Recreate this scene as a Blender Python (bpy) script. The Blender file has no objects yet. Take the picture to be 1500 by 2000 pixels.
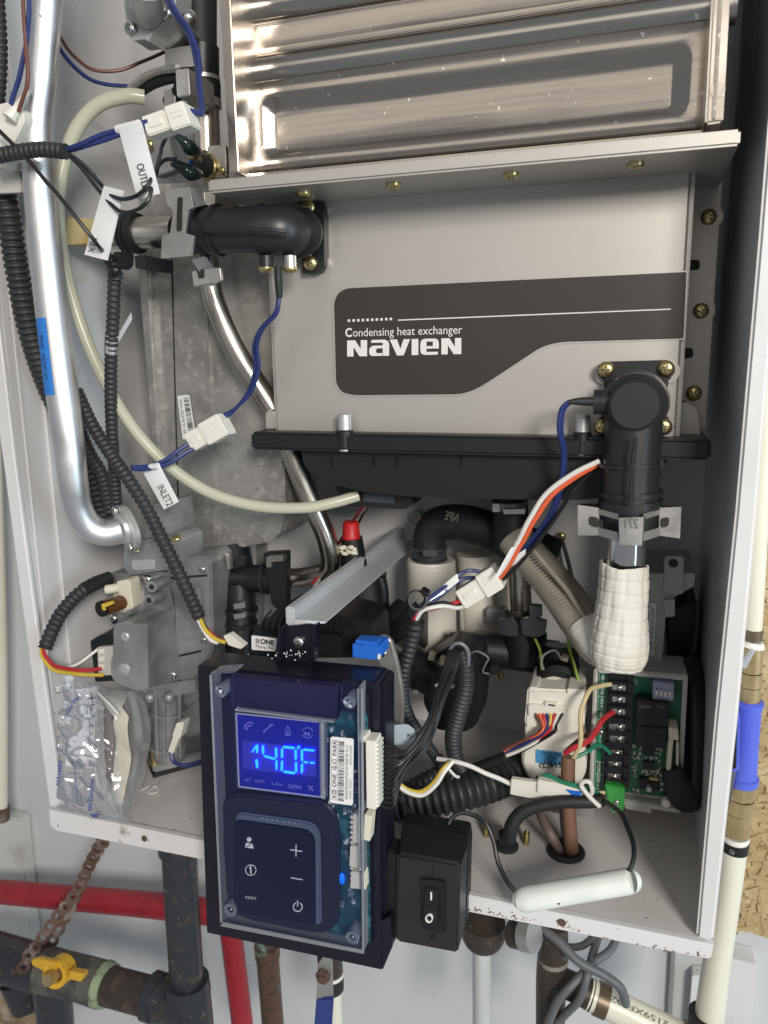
import bpy, bmesh, math, random
from mathutils import Vector, Matrix, noise
random.seed(7)
scn = bpy.context.scene
COL = scn.collection

# ------------------------------------------------------------------ camera
CAM = Vector((0.167, -0.40, 0.324))
F = 1502.0                                       # focal length in pixels of the 1500 x 2000 frame
CX = Vector((0.95150856, 0.04656318, -0.30407784))    # world axes seen in the camera's frame
CY = Vector((0.30726752, -0.19131677, 0.93219342))
CZ = Vector((-0.01476929, -0.98042326, -0.19634689))
cd = bpy.data.cameras.new('camera'); cam = bpy.data.objects.new('camera', cd); COL.objects.link(cam)
m = Matrix.Identity(4)
for i, a in enumerate((CX, CY, CZ)):
    m[i][0], m[i][1], m[i][2] = a[0], -a[1], -a[2]
    m[i][3] = CAM[i]
cam.matrix_world = m
cd.sensor_fit = 'AUTO'; cd.sensor_width = 36; cd.lens = F/2000*36
cd.clip_start = 0.01; cd.clip_end = 50
cd.dof.use_dof = True; cd.dof.focus_distance = 0.47; cd.dof.aperture_fstop = 13
scn.camera = cam

# ------------------------------------------------------------------ light
w = bpy.data.worlds.new('World'); scn.world = w; w.use_nodes = True
bg = w.node_tree.nodes['Background']
bg.inputs[0].default_value = (0.48, 0.495, 0.52, 1); bg.inputs[1].default_value = 0.47
def area(name, loc, aim, sx, sy, power, col):
    l = bpy.data.lights.new(name, 'AREA'); l.shape = 'RECTANGLE'; l.size = sx; l.size_y = sy
    l.energy = power; l.color = col
    o = bpy.data.objects.new(name, l); COL.objects.link(o); o.location = loc
    o.rotation_euler = (Vector(aim)-Vector(loc)).to_track_quat('-Z', 'Y').to_euler()
    return o
area('room_lamp', (1.02, -1.62, 0.86), (0, .1, .28), 0.42, 0.42, 32, (1.0, 0.94, 0.87))
area('added_fill_light', (-0.25, -2.2, 1.15), (-.1, .03, .42), 1.5, 1.0, 3.4, (1.0, 0.88, 0.75))  # added unseen fill, a warm panel for the stainless casing to reflect
area('window_light', (1.9, -0.75, 0.15), (0, .05, .2), 0.9, 1.2, 15, (0.70, 0.88, 1.0))
scn.view_settings.view_transform = 'Standard'; scn.view_settings.look = 'None'
scn.view_settings.exposure = 0.08; scn.view_settings.gamma = 1.0
scn.render.engine = 'CYCLES'
scn.cycles.max_bounces = 8; scn.cycles.transparent_max_bounces = 16
scn.cycles.caustics_reflective = False; scn.cycles.caustics_refractive = False
scn.cycles.use_denoising = True
scn.cycles.sample_clamp_indirect = 6

# ------------------------------------------------------------------ helpers
def W(px, py, Y):
    """the point of the plane at depth Y that is seen at a pixel of the photograph"""
    d = (px-750, py-1000, F)
    r = Vector((CX.dot(d), CY.dot(d), CZ.dot(d)))
    return CAM + r*((0.40+Y)/r.y)
def H(px, py, Z):
    """the point of the horizontal plane at height Z seen at a pixel"""
    d = (px-750, py-1000, F)
    r = Vector((CX.dot(d), CY.dot(d), CZ.dot(d)))
    return CAM + r*((Z-CAM.z)/r.z)
def S(px, py, Y):
    """metres per pixel there"""
    d = Vector((px-750, py-1000, F))
    return (0.40+Y)/CY.dot(d)
def wloc(o):
    v = Vector((0, 0, 0))
    while o is not None:
        v += o.location; o = o.parent
    return v
def T(name, label, cat, p, group=None):
    o = bpy.data.objects.new(name, None); COL.objects.link(o); o.location = p
    o.empty_display_size = .01
    o['label'] = label; o['category'] = cat
    if group: o['group'] = group
    return o
def tag(o, label=None, cat=None, group=None, kind=None):
    for k, v in (('label', label), ('category', cat), ('group', group), ('kind', kind)):
        if v: o[k] = v
    return o
class B:
    """collects shapes, then links them as one mesh object"""
    def __init__(s): s.v = []; s.f = []; s.mi = []
    def add(s, vs, fs, mi=0):
        n = len(s.v); s.v += [Vector(v) for v in vs]
        s.f += [[n+i for i in f] for f in fs]; s.mi += [mi]*len(fs); return s
    def bm(s, bm, mi=0):
        bm.verts.ensure_lookup_table(); bm.verts.index_update()
        s.add([v.co.copy() for v in bm.verts], [[v.index for v in f.verts] for f in bm.faces], mi); bm.free(); return s
    def prism(s, pts, ext, bev=0, seg=2, mi=0, back=True):
        """polygon of 3-D points pushed along ext, edges bevelled"""
        bm = bmesh.new(); ext = Vector(ext)
        a = [bm.verts.new(p) for p in pts]; b = [bm.verts.new(Vector(p)+ext) for p in pts]
        n = len(pts); bm.faces.new(a); bm.faces.new(b[::-1])
        for i in range(n): bm.faces.new((a[i], b[i], b[(i+1) % n], a[(i+1) % n]))
        bmesh.ops.recalc_face_normals(bm, faces=bm.faces)
        if bev:
            es = [e for e in bm.edges if len(e.link_faces) == 2 and e.calc_face_angle(0) > .5]
            bmesh.ops.bevel(bm, geom=es, offset=bev, segments=seg, affect='EDGES', clamp_overlap=True)
        return s.bm(bm, mi)
    def box(s, a, b, bev=0, seg=2, mi=0):
        x0, x1 = sorted((a[0], b[0])); y0, y1 = sorted((a[1], b[1])); z0, z1 = sorted((a[2], b[2]))
        return s.prism([(x0, y0, z0), (x1, y0, z0), (x1, y0, z1), (x0, y0, z1)], (0, y1-y0, 0), bev, seg, mi)
    def pbox(s, x0, y0, x1, y1, Y0, Y1, bev=0, seg=2, mi=0):
        a = W(x0, y0, Y0); b = W(x1, y1, Y0); return s.box(a, (b.x, Y1, b.z), bev, seg, mi)
    def pp(s, pts, Y0, Y1, bev=0, seg=2, mi=0):
        """outline given by pixels at depth Y0, pushed back to Y1"""
        return s.prism([W(x, y, Y0) for x, y in pts], (0, Y1-Y0, 0), bev, seg, mi)
    def obar(s, p0, p1, up, wd, ht, bev=0, seg=2, mi=0):
        """a bar from p0 to p1, wd across, ht along up"""
        p0 = Vector(p0); p1 = Vector(p1); d = (p1-p0).normalized(); u = Vector(up); u = (u-d*u.dot(d)).normalized(); r = d.cross(u)
        q = [p0+r*(a*wd/2)+u*(b*ht/2) for a, b in ((-1, -1), (1, -1), (1, 1), (-1, 1))]
        return s.prism(q, p1-p0, bev, seg, mi)
    def tube(s, pts, r, seg=12, cap=True, mi=0, samp=None, prof=None, flat=None, n0=None):
        """r: number or list along the control points; prof(s) scales the radius along the length in metres"""
        pts = [Vector(p) for p in pts]; rs = r if isinstance(r, (list, tuple)) else [r]*len(pts)
        P = []; Rr = []
        if len(pts) == 2: P = pts[:]; Rr = list(rs)
        else:
            k = samp or 8
            for i in range(len(pts)-1):
                p0 = pts[max(i-1, 0)]; p1 = pts[i]; p2 = pts[i+1]; p3 = pts[min(i+2, len(pts)-1)]
                for j in range(k):
                    t = j/k
                    P.append(.5*((2*p1)+(p2-p0)*t+(2*p0-5*p1+4*p2-p3)*t*t+(3*p1-p0-3*p2+p3)*t**3)); Rr.append(rs[i]*(1-t)+rs[i+1]*t)
            P.append(pts[-1]); Rr.append(rs[-1])
        if prof:
            L = [0]
            for a, b in zip(P, P[1:]): L.append(L[-1]+(b-a).length)
            step = prof[1]; n = max(2, int(L[-1]/step)); Q = []; Rq = []; j = 0
            for i in range(n+1):
                t = L[-1]*i/n
                while j < len(L)-2 and L[j+1] < t: j += 1
                u = (t-L[j])/max(L[j+1]-L[j], 1e-9); Q.append(P[j].lerp(P[j+1], u)); Rq.append((Rr[j]*(1-u)+Rr[j+1]*u)*prof[0](t))
            P, Rr = Q, Rq
        if seg == 8: P = [p+Vector((noise.noise(p*70), noise.noise(p*70+Vector((5, 0, 0))), noise.noise(p*70+Vector((0, 5, 0)))))*.0007 for p in P]
        n = len(P); tg = [(P[min(i+1, n-1)]-P[max(i-1, 0)]).normalized() for i in range(n)]
        if n0 is None: n0 = Vector((0, 0, 1)) if abs(tg[0].z) < .9 else Vector((1, 0, 0))
        u = Vector(n0); vs = []; fs = []
        for i in range(n):
            u = (u-tg[i]*u.dot(tg[i])).normalized(); b = tg[i].cross(u)
            for k in range(seg):
                a = 2*math.pi*k/seg; fl = flat or 1
                vs.append(P[i]+(u*math.cos(a)*fl+b*math.sin(a))*Rr[i])
        for i in range(n-1):
            for k in range(seg):
                fs.append((i*seg+k, i*seg+(k+1) % seg, (i+1)*seg+(k+1) % seg, (i+1)*seg+k))
        if cap: fs += [tuple(range(seg-1, -1, -1)), tuple((n-1)*seg+k for k in range(seg))]
        return s.add(vs, fs, mi)
    def ptube(s, pts, hp, **k):
        """control points (pixel x, pixel y, depth Y); hp is the half width in pixels"""
        hs = hp if isinstance(hp, (list, tuple)) else [hp]*len(pts)
        sc = [S(*p) for p in pts]
        if not isinstance(hp, (list, tuple)): sc = [sum(sc)/len(sc)]*len(sc)
        return s.tube([W(*p) for p in pts], [a*b for a, b in zip(hs, sc)], **k)
    def lathe(s, prof, p, ax, seg=20, mi=0, cap=True):
        """prof: (radius, distance along the axis)"""
        p = Vector(p); ax = Vector(ax).normalized(); u = ax.orthogonal().normalized(); b = ax.cross(u); vs = []; fs = []
        for r, t in prof:
            for k in range(seg):
                a = 2*math.pi*k/seg; vs.append(p+ax*t+(u*math.cos(a)+b*math.sin(a))*max(r, 1e-6))
        n = len(prof)
        for i in range(n-1):
            for k in range(seg): fs.append((i*seg+k, i*seg+(k+1) % seg, (i+1)*seg+(k+1) % seg, (i+1)*seg+k))
        if cap: fs += [tuple(range(seg-1, -1, -1)), tuple((n-1)*seg+k for k in range(seg))]
        return s.add(vs, fs, mi)
    def cyl(s, p0, p1, r, seg=16, mi=0, bev=0):
        d = Vector(p1)-Vector(p0); L = d.length
        pr = [(r, 0), (r, L)] if not bev else [(r-bev, 0), (r, bev), (r, L-bev), (r-bev, L)]
        return s.lathe(pr, p0, d, seg, mi)
    def ball(s, c, r, seg=14, mi=0, sc=(1, 1, 1)):
        bm = bmesh.new(); bmesh.ops.create_uvsphere(bm, u_segments=seg, v_segments=seg//2+1, radius=1)
        for v in bm.verts: v.co = Vector(c)+Vector((v.co.x*r*sc[0], v.co.y*r*sc[1], v.co.z*r*sc[2]))
        return s.bm(bm, mi)
    def obj(s, name, mats, parent=None, ang=35, origin=None):
        if not isinstance(mats, (list, tuple)): mats = [mats]
        if parent is not None: o0 = wloc(parent)
        elif origin is not None: o0 = Vector(origin)
        else:
            c = sum(s.v, Vector())/len(s.v); o0 = Vector((c.x, c.y, min(v.z for v in s.v)))
        me = bpy.data.meshes.new(name); me.from_pydata([v-o0 for v in s.v], [], s.f)
        for mt in mats: me.materials.append(mt)
        me.polygons.foreach_set('material_index', s.mi); me.polygons.foreach_set('use_smooth', [ang > 0]*len(s.f))
        if ang > 0: me.set_sharp_from_angle(angle=math.radians(ang))
        me.update()
        o = bpy.data.objects.new(name, me); COL.objects.link(o)
        if parent is not None: o.parent = parent
        else: o.location = o0
        return o
def rrect(cx, cy, hw, hh, r, n=4):
    out = []
    for sx, sy, a0 in ((1, 1, 0), (-1, 1, 90), (-1, -1, 180), (1, -1, 270)):
        for i in range(n+1):
            a = math.radians(a0+90*i/n); out.append((cx+sx*(hw-r)+r*math.cos(a), cy+sy*(hh-r)+r*math.sin(a)))
    return out
def rquad(q, r, n=4):
    """four corners (pixel pairs) with rounded corners"""
    out = []
    q = [Vector(p) for p in q]; k = len(q)
    rr = r if isinstance(r, (list, tuple)) else [r]*k
    for i in range(k):
        p = q[i]; a = (q[i-1]-p); b = (q[(i+1) % k]-p); ra = min(rr[i], a.length*.49, b.length*.49)
        if ra < .1: out.append(p); continue
        p0 = p+a.normalized()*ra; p2 = p+b.normalized()*ra
        for j in range(n+1):
            t = j/n; out.append(p0*(1-t)**2+p*2*t*(1-t)+p2*t*t)
    return out
_tx = {}
def tmesh(body, off=0.0):
    k = (body, off)
    if k not in _tx:
        c = bpy.data.curves.new('t', 'FONT'); c.body = body; c.size = 1; c.offset = off; c.resolution_u = 3
        o = bpy.data.objects.new('t', c); me = o.to_mesh()
        _tx[k] = ([v.co.copy() for v in me.vertices], [list(p.vertices) for p in me.polygons])
        o.to_mesh_clear(); bpy.data.objects.remove(o); bpy.data.curves.remove(c)
    return _tx[k]
def text(body, mapf, mat, parent, off=0.0, name='lettering', b=None):
    """mapf(u, v): u 0..1 along the line, v 0..1 over a capital's height"""
    vs, fs = tmesh(body, off)
    x0 = min(v.x for v in vs); x1 = max(v.x for v in vs)
    bb = b or B(); bb.add([mapf((v.x-x0)/(x1-x0), v.y/.7) for v in vs], fs)
    if b is None: return bb.obj(name, mat, parent, ang=0)
def ptext(body, p0, p1, hpx, Y, mat, parent, off=0.0, lift=.0004, name='lettering', b=None):
    a = W(*p0, Y); c = W(*p1, Y); d = c-a; u = d.normalized(); vv = Vector((-u.z, 0, u.x)); h = hpx*S(*p0, Y)
    return text(body, lambda s, t: a+d*s+vv*(t*h)+Vector((0, -lift, 0)), mat, parent, off, name, b)

# ------------------------------------------------------------------ materials
def nt(name):
    mt = bpy.data.materials.new(name); mt.use_nodes = True; n = mt.node_tree.nodes; n.clear()
    out = n.new('ShaderNodeOutputMaterial'); p = n.new('ShaderNodeBsdfPrincipled'); mt.node_tree.links.new(p.outputs[0], out.inputs[0])
    return mt, n, mt.node_tree.links, p
def M(name, col, rough=.5, metal=0, bump=None, var=None, specks=None, coat=0, aniso=None, emit=None, spec=.5, rvar=None):
    """bump=(scale, strength, distance); var=(scale, colour, lo, hi); specks=(scale, colour, threshold)"""
    mt, n, l, p = nt(name)
    p.inputs['Base Color'].default_value = (*col, 1); p.inputs['Roughness'].default_value = rough; p.inputs['Metallic'].default_value = metal
    p.inputs['Coat Weight'].default_value = coat; p.inputs['Specular IOR Level'].default_value = spec
    tc = n.new('ShaderNodeTexCoord'); last = None
    def nz(scale, det=5):
        t = n.new('ShaderNodeTexNoise'); t.inputs['Scale'].default_value = scale; t.inputs['Detail'].default_value = det
        l.new(tc.outputs['Object'], t.inputs['Vector']); return t
    def mixin(fac, colour):
        nonlocal last
        mx = n.new('ShaderNodeMix'); mx.data_type = 'RGBA'; l.new(fac, mx.inputs[0])
        if last is None: mx.inputs[6].default_value = (*col, 1)
        else: l.new(last, mx.inputs[6])
        mx.inputs[7].default_value = (*colour, 1); last = mx.outputs[2]
    for v in ([var] if var and not isinstance(var[0], tuple) else (var or [])):
        t = nz(v[0]); mr = n.new('ShaderNodeMapRange'); mr.inputs[1].default_value = v[2]; mr.inputs[2].default_value = v[3]
        l.new(t.outputs[0], mr.inputs[0]); mixin(mr.outputs[0], v[1])
    if specks:
        t = nz(specks[0], 2); mr = n.new('ShaderNodeMapRange'); mr.inputs[1].default_value = specks[2]; mr.inputs[2].default_value = specks[2]+.02
        l.new(t.outputs[0], mr.inputs[0]); mixin(mr.outputs[0], specks[1])
    if last is not None: l.new(last, p.inputs['Base Color'])
    if rvar:
        t = nz(rvar[0]); mr = n.new('ShaderNodeMapRange'); mr.inputs[1].default_value = .35; mr.inputs[2].default_value = .65
        mr.inputs[3].default_value = rvar[1]; mr.inputs[4].default_value = rvar[2]
        l.new(t.outputs[0], mr.inputs[0]); l.new(mr.outputs[0], p.inputs['Roughness'])
    if bump:
        t = nz(bump[0], 4); bp = n.new('ShaderNodeBump'); bp.inputs['Strength'].default_value = bump[1]; bp.inputs['Distance'].default_value = bump[2]
        l.new(t.outputs[0], bp.inputs['Height']); l.new(bp.outputs[0], p.inputs['Normal'])
    if emit: p.inputs['Emission Color'].default_value = (*emit[0], 1); p.inputs['Emission Strength'].default_value = emit[1]
    return mt
def clear(name, tint, mixf, rough=.08, diff=None):
    """thin clear plastic: see-through with a glossy skin; diff=(colour, weight) for milky stuff"""
    mt = bpy.data.materials.new(name); mt.use_nodes = True; n = mt.node_tree.nodes; l = mt.node_tree.links; n.clear()
    out = n.new('ShaderNodeOutputMaterial'); tr = n.new('ShaderNodeBsdfTransparent'); tr.inputs[0].default_value = (*tint, 1)
    gl = n.new('ShaderNodeBsdfGlossy'); gl.inputs['Roughness'].default_value = rough; gl.inputs[0].default_value = (.95, .97, 1, 1)
    fr = n.new('ShaderNodeLayerWeight'); fr.inputs[0].default_value = mixf
    tc = n.new('ShaderNodeTexCoord'); t = n.new('ShaderNodeTexNoise'); t.inputs['Scale'].default_value = 60; l.new(tc.outputs['Object'], t.inputs['Vector'])
    bp = n.new('ShaderNodeBump'); bp.inputs['Strength'].default_value = .15; bp.inputs['Distance'].default_value = .002
    l.new(t.outputs[0], bp.inputs['Height']); l.new(bp.outputs[0], gl.inputs['Normal'])
    mx = n.new('ShaderNodeMixShader'); l.new(fr.outputs['Fresnel'], mx.inputs[0]); l.new(gl.outputs[0], mx.inputs[2])
    if diff:
        df = n.new('ShaderNodeBsdfDiffuse'); df.inputs[0].default_value = (*diff[0], 1); tl = n.new('ShaderNodeBsdfTranslucent'); tl.inputs[0].default_value = (*diff[0], 1)
        m0 = n.new('ShaderNodeMixShader'); m0.inputs[0].default_value = .4; l.new(df.outputs[0], m0.inputs[1]); l.new(tl.outputs[0], m0.inputs[2])
        m2 = n.new('ShaderNodeMixShader'); m2.inputs[0].default_value = diff[1]
        l.new(tr.outputs[0], m2.inputs[1]); l.new(m0.outputs[0], m2.inputs[2]); l.new(m2.outputs[0], mx.inputs[1])
    else: l.new(tr.outputs[0], mx.inputs[1])
    l.new(mx.outputs[0], out.inputs[0]); return mt

paint = M('white_enamel', (.72, .715, .715), .32, var=[(7, (.66, .655, .65), .45, .65), (40, (.62, .60, .57), .66, .80)], specks=(170, (.25, .2, .17), .755), bump=(7, .12, .004), rvar=(30, .26, .42))
floorp = M('white_enamel_floor', (.70, .675, .665), .36, var=[(14, (.62, .58, .54), .5, .8), (60, (.50, .42, .35), .70, .80)], specks=(210, (.12, .1, .08), .74), bump=(900, .06, .0003))
lipp = M('white_enamel_chipped', (.72, .71, .71), .34, var=(55, (.36, .29, .23), .66, .74), specks=(190, (.15, .1, .07), .73))
drywall = M('painted_wall', (.60, .615, .62), .75, var=[(5, (.53, .545, .55), .4, .7), (60, (.45, .44, .42), .72, .76)], bump=(150, .12, .0006))
hxs = M('silver_metallic_paint', (.545, .52, .48), .42, .55, var=[(1200, (.54, .51, .47), .40, .62), (1500, (.72, .69, .64), .68, .73), (9, (.55, .525, .49), .5, .7)], bump=(1300, .12, .0003))
hxd = M('charcoal_label', (.036, .032, .030), .45, 0, bump=(2000, .05, .0002))
stain = M('stainless_steel', (.56, .50, .43), .17, 1, bump=(16, .16, .006), rvar=(12, .1, .22), specks=(230, (.95, .93, .9), .735))
stainb = M('brushed_steel', (.60, .55, .49), .30, 1, bump=(70, .05, .002), rvar=(25, .2, .36))
alu = M('aluminium_tube', (.86, .87, .88), .42, 1, bump=(90, .06, .001), rvar=(40, .36, .5), specks=(260, (.3, .3, .3), .75))
cast = M('cast_aluminium', (.40, .405, .41), .5, .55, bump=(500, .2, .0005), var=(40, (.24, .24, .24), .4, .7))
castl = M('bright_cast_aluminium', (.62, .62, .62), .42, .6, bump=(400, .15, .0005))
galv = M('galvanised_steel', (.47, .455, .43), .40, .6, var=[(22, (.32, .31, .295), .35, .66), (150, (.55, .53, .50), .52, .70), (260, (.30, .29, .28), .62, .74)], bump=(120, .15, .001), rvar=(50, .32, .55))
zinc = M('zinc_plate', (.52, .51, .49), .34, .75, bump=(300, .1, .0004), rvar=(60, .25, .5))
blk = M('black_plastic', (.011, .011, .012), .42, bump=(700, .08, .0003))
blkg = M('black_glossy_plastic', (.022, .022, .024), .38, bump=(500, .06, .0003))
keyb = M('key_gloss', (.004, .004, .012), .18, spec=.3)  # black key, slight blue painted in for the display's haze
barz = M('bar_zinc', (.60, .63, .65), .45, .30, bump=(300, .1, .0004))
blkm = M('black_rubber', (.016, .016, .016), .6)
cond = M('black_conduit', (.030, .030, .031), .5)
navy = M('haze_tinted_housing', (.007, .007, .017), .36, bump=(600, .1, .0003))  # dark plastic, blue tint stands in for lens flare from the display
gold = M('yellow_zinc_screw', (.62, .52, .24), .28, .95)
chrome = M('bright_screw', (.70, .69, .67), .22, 1)
dark = M('recess_dark', (.02, .018, .015), .6)
wht = M('white_nylon', (.80, .78, .70), .42)
cream = M('cream_plastic', (.74, .70, .56), .4)
pvc = M('white_pvc', (.72, .69, .62), .4, var=(9, (.66, .62, .54), .4, .7))
cpvc = M('ivory_pipe', (.74, .72, .60), .36, var=(12, (.68, .64, .5), .45, .75))
paper = M('white_label_paper', (.80, .80, .80), .6)
wrap = M('cream_insulation', (.76, .745, .67), .75, var=[(40, (.66, .62, .52), .5, .75), (130, (.55, .48, .36), .66, .8)], bump=(1500, .5, .0008))
ink = M('black_print', (.02, .02, .02), .6)
bluink = M('blue_print', (.03, .07, .32), .6)
wprint = M('white_print', (.78, .77, .74), .5)
gprint = M('grey_print', (.30, .30, .33), .5)
bluet = M('blue_tape', (.03, .20, .62), .5)
red = M('red_cap_plastic', (.55, .02, .02), .4)
pexr = M('red_pex', (.36, .022, .035), .45, var=(30, (.28, .02, .03), .4, .7))
wred = M('red_wire', (.48, .03, .04), .4); wora = M('orange_wire', (.75, .13, .05), .4); wyel = M('yellow_wire', (.62, .45, .05), .4)
wwht = M('white_wire', (.76, .75, .70), .4); wblu = M('blue_wire', (.020, .036, .150), .4); wblk = M('black_wire', (.014, .014, .015), .4)
wgrn = M('green_wire', (.02, .22, .13), .4); wbrn = M('brown_wire', (.16, .06, .04), .42); wcrm = M('pale_yellow_wire', (.68, .58, .33), .4)
wgry = M('grey_cable', (.11, .12, .13), .5); wyg = M('green_yellow_wire', (.30, .42, .05), .4)
bluc = M('blue_connector', (.02, .15, .62), .38)
pcb = M('green_board', (.008, .14, .07), .35, var=(120, (.006, .09, .045), .48, .54))
teal = M('teal_board', (.006, .055, .07), .4, var=(160, (.03, .13, .16), .52, .62))
grn = M('green_terminal', (.05, .36, .07), .4)
boxg = M('grey_box_plastic', (.52, .51, .48), .45)
rust = M('rusty_strap', (.12, .068, .048), .75, .2, var=(90, (.26, .22, .20), .5, .7), bump=(500, .4, .0006))
iron = M('black_iron_pipe', (.042, .046, .054), .30, .3, var=[(90, (.11, .085, .06), .58, .72), (170, (.3, .3, .26), .70, .74)], bump=(160, .4, .0012))
copper = M('tarnished_copper', (.16, .095, .065), .45, .6, var=[(60, (.22, .42, .36), .60, .68), (140, (.08, .06, .05), .5, .7)], bump=(200, .3, .0006))
bronze = M('dark_bronze', (.075, .06, .05), .45, .5, var=[(40, (.14, .09, .06), .5, .7), (90, (.12, .2, .16), .63, .7)], bump=(200, .3, .0006))
brass = M('brass', (.50, .38, .20), .42, .7, var=(60, (.38, .28, .14), .4, .7))
yelv = M('yellow_handle', (.70, .40, .03), .42, var=(120, (.35, .2, .03), .62, .7))
bluv = M('blue_valve_plastic', (.09, .13, .62), .38)
osb = M('osb_board', (.50, .36, .17), .8, var=[(30, (.34, .22, .09), .45, .62), (120, (.64, .5, .28), .52, .62)], bump=(70, .6, .003))
hosec = clear('milky_silicone', (.9, .9, .75), .25, .2, ((.90, .89, .70), .88))
braidc = M('braided_hose', (.36, .33, .265), .35, var=(30, (.44, .40, .33), .4, .7))
acryl = clear('blue_haze_acrylic', (.93, .95, .99), .16, .06, ((.14, .24, .90), .020))  # clear cover, blue scatter colour stands in for the display's bloom
acryle = clear('frosted_acrylic', (.85, .9, .95), .35, .12, ((.76, .79, .84), .42))
film = clear('clear_film', (.97, .98, 1), .36, .10, ((.85, .87, .9), .15))
bagm = clear('milky_bag_film', (.95, .96, .97), .25, .15, ((.92, .93, .93), .50))
poly = M('frosted_tube', (.80, .83, .79), .34, var=(60, (.72, .76, .72), .4, .7))
def streaked(name, col):
    mt, n, l, p = nt(name); p.inputs['Base Color'].default_value = (*col, 1); p.inputs['Metallic'].default_value = 1
    tc = n.new('ShaderNodeTexCoord'); mp = n.new('ShaderNodeMapping'); mp.inputs['Scale'].default_value = (4, 60, 110); l.new(tc.outputs['Object'], mp.inputs['Vector'])
    a = n.new('ShaderNodeTexNoise'); a.inputs['Scale'].default_value = 3; a.inputs['Detail'].default_value = 6; l.new(mp.outputs[0], a.inputs['Vector'])
    w_ = n.new('ShaderNodeTexNoise'); w_.inputs['Scale'].default_value = 14; w_.inputs['Detail'].default_value = 1; l.new(tc.outputs['Object'], w_.inputs['Vector'])
    mr = n.new('ShaderNodeMapRange'); mr.inputs[1].default_value = .3; mr.inputs[2].default_value = .7; mr.inputs[3].default_value = .10; mr.inputs[4].default_value = .30; l.new(a.outputs[0], mr.inputs[0]); l.new(mr.outputs[0], p.inputs['Roughness'])
    b1 = n.new('ShaderNodeBump'); b1.inputs['Strength'].default_value = .25; b1.inputs['Distance'].default_value = .006; l.new(w_.outputs[0], b1.inputs['Height'])
    b2 = n.new('ShaderNodeBump'); b2.inputs['Strength'].default_value = .05; b2.inputs['Distance'].default_value = .0008; l.new(a.outputs[0], b2.inputs['Height']); l.new(b1.outputs[0], b2.inputs['Normal']); l.new(b2.outputs[0], p.inputs['Normal'])
    s = n.new('ShaderNodeTexNoise'); s.inputs['Scale'].default_value = 230; l.new(tc.outputs['Object'], s.inputs['Vector'])
    m2 = n.new('ShaderNodeMapRange'); m2.inputs[1].default_value = .72; m2.inputs[2].default_value = .74; l.new(s.outputs[0], m2.inputs[0])
    mx = n.new('ShaderNodeMix'); mx.data_type = 'RGBA'; l.new(m2.outputs[0], mx.inputs[0]); mx.inputs[6].default_value = (*col, 1); mx.inputs[7].default_value = (.95, .93, .9, 1); l.new(mx.outputs[2], p.inputs['Base Color'])
    return mt
stain = streaked('stainless_sheet', (.46, .425, .385)); stainr = streaked('stainless_roll', (.48, .46, .43))
seg_on = M('lit_segment', (.01, .05, .5), .4, emit=((.0010, .016, 1.0), 42.0))
lcd = M('lit_screen', (.006, .006, .03), .3, emit=((.0, .008, .62), .32))
lcdin = M('lit_screen_window', (.03, .03, .12), .3, emit=((.020, .030, .60), .36))
bled = M('blue_indicator', (.01, .08, .6), .3, emit=((.0, .12, 1.0), 1.2))

# a pan head screw of unit size, looking along +Z, shared by every screw
def screw_mesh(mat, cross=True):
    b = B(); b.lathe([(1, 0), (1, .25), (.93, .42), (.72, .58), (.4, .66), (0, .68)], (0, 0, 0), (0, 0, 1), 14)
    if cross:
        b.box((-.5, -.09, .3), (.5, .09, .675), 0, mi=1); b.box((-.09, -.5, .3), (.09, .5, .672), 0, mi=1)
    o = b.obj('screw', [mat, dark], None, 40, origin=(0, 0, 0)); me = o.data; bpy.data.objects.remove(o); return me
SCR = {'gold': screw_mesh(gold), 'chrome': screw_mesh(chrome)}
def screw(parent, p, ax, r, kind='gold', name='screw'):
    o = bpy.data.objects.new(name, SCR[kind]); COL.objects.link(o); o.parent = parent
    q = Vector(ax).to_track_quat('Z', 'Y') @ Matrix.Rotation(random.uniform(0, 1.5), 3, 'Z').to_quaternion()
    o.matrix_basis = Matrix.LocRotScale(Vector(p)-wloc(parent), q, Vector((r, r, r))); return o
FRONT = (0, -1, 0)
def pscrew(parent, px, py, Y, hp, kind='gold', ax=FRONT): return screw(parent, W(px, py, Y), ax, hp*S(px, py, Y), kind)
def corr(pitch, amp): return (lambda t: 1-amp*(.5-.5*math.cos(2*math.pi*t/pitch))**2.2, pitch/7)
def conduit(name, label, pts, hp, pitch=.0034, amp=.2, mat=None, group='black corrugated conduits'):
    o = B().ptube(pts, hp, prof=corr(pitch, amp), seg=14).obj(name, mat or cond, None, 60); return tag(o, label, 'conduit', group)
def wires(t, specs):
    """specs: (material, half width, [points])"""
    for mt, hp, pts in specs: B().ptube(pts, hp, seg=8).obj('wire', mt, t)
# ------------------------------------------------------------------ the wall behind
o = B().box((-1.6, .243, -1.2), (1.6, .26, 1.6)).obj('wall', drywall); tag(o, kind='structure')
# white jamb board at the lower left
t = T('trim_board', 'grey white trim board on the wall at the far left, behind the red pipe', 'board', W(20, 1850, .23))
B().prism([W(-60, 1590, .225), W(38, 1600, .225), W(62, 1850, .225), W(-60, 1835, .225)], (0, .0175, 0), .002).obj('board', M('grey_trim', (.60, .62, .60), .55, var=(18, (.42, .41, .38), .56, .72)), t)
o = T('ivory_riser_pipe', 'ivory pipe with a brown crimp ring cut off by the left edge of the photo', 'pipe', W(0, 1600, .20))
B().ptube([(-60, -700, .2), (-30, 200, .2), (-10, 860, .2), (2, 1250, .2), (4, 1580, .2)], 12, seg=16).obj('pipe', cpvc, o)
B().ptube([(4, 1575, .2), (4, 1600, .2)], 14, seg=16).obj('crimp_ring', rust, o)

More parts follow.
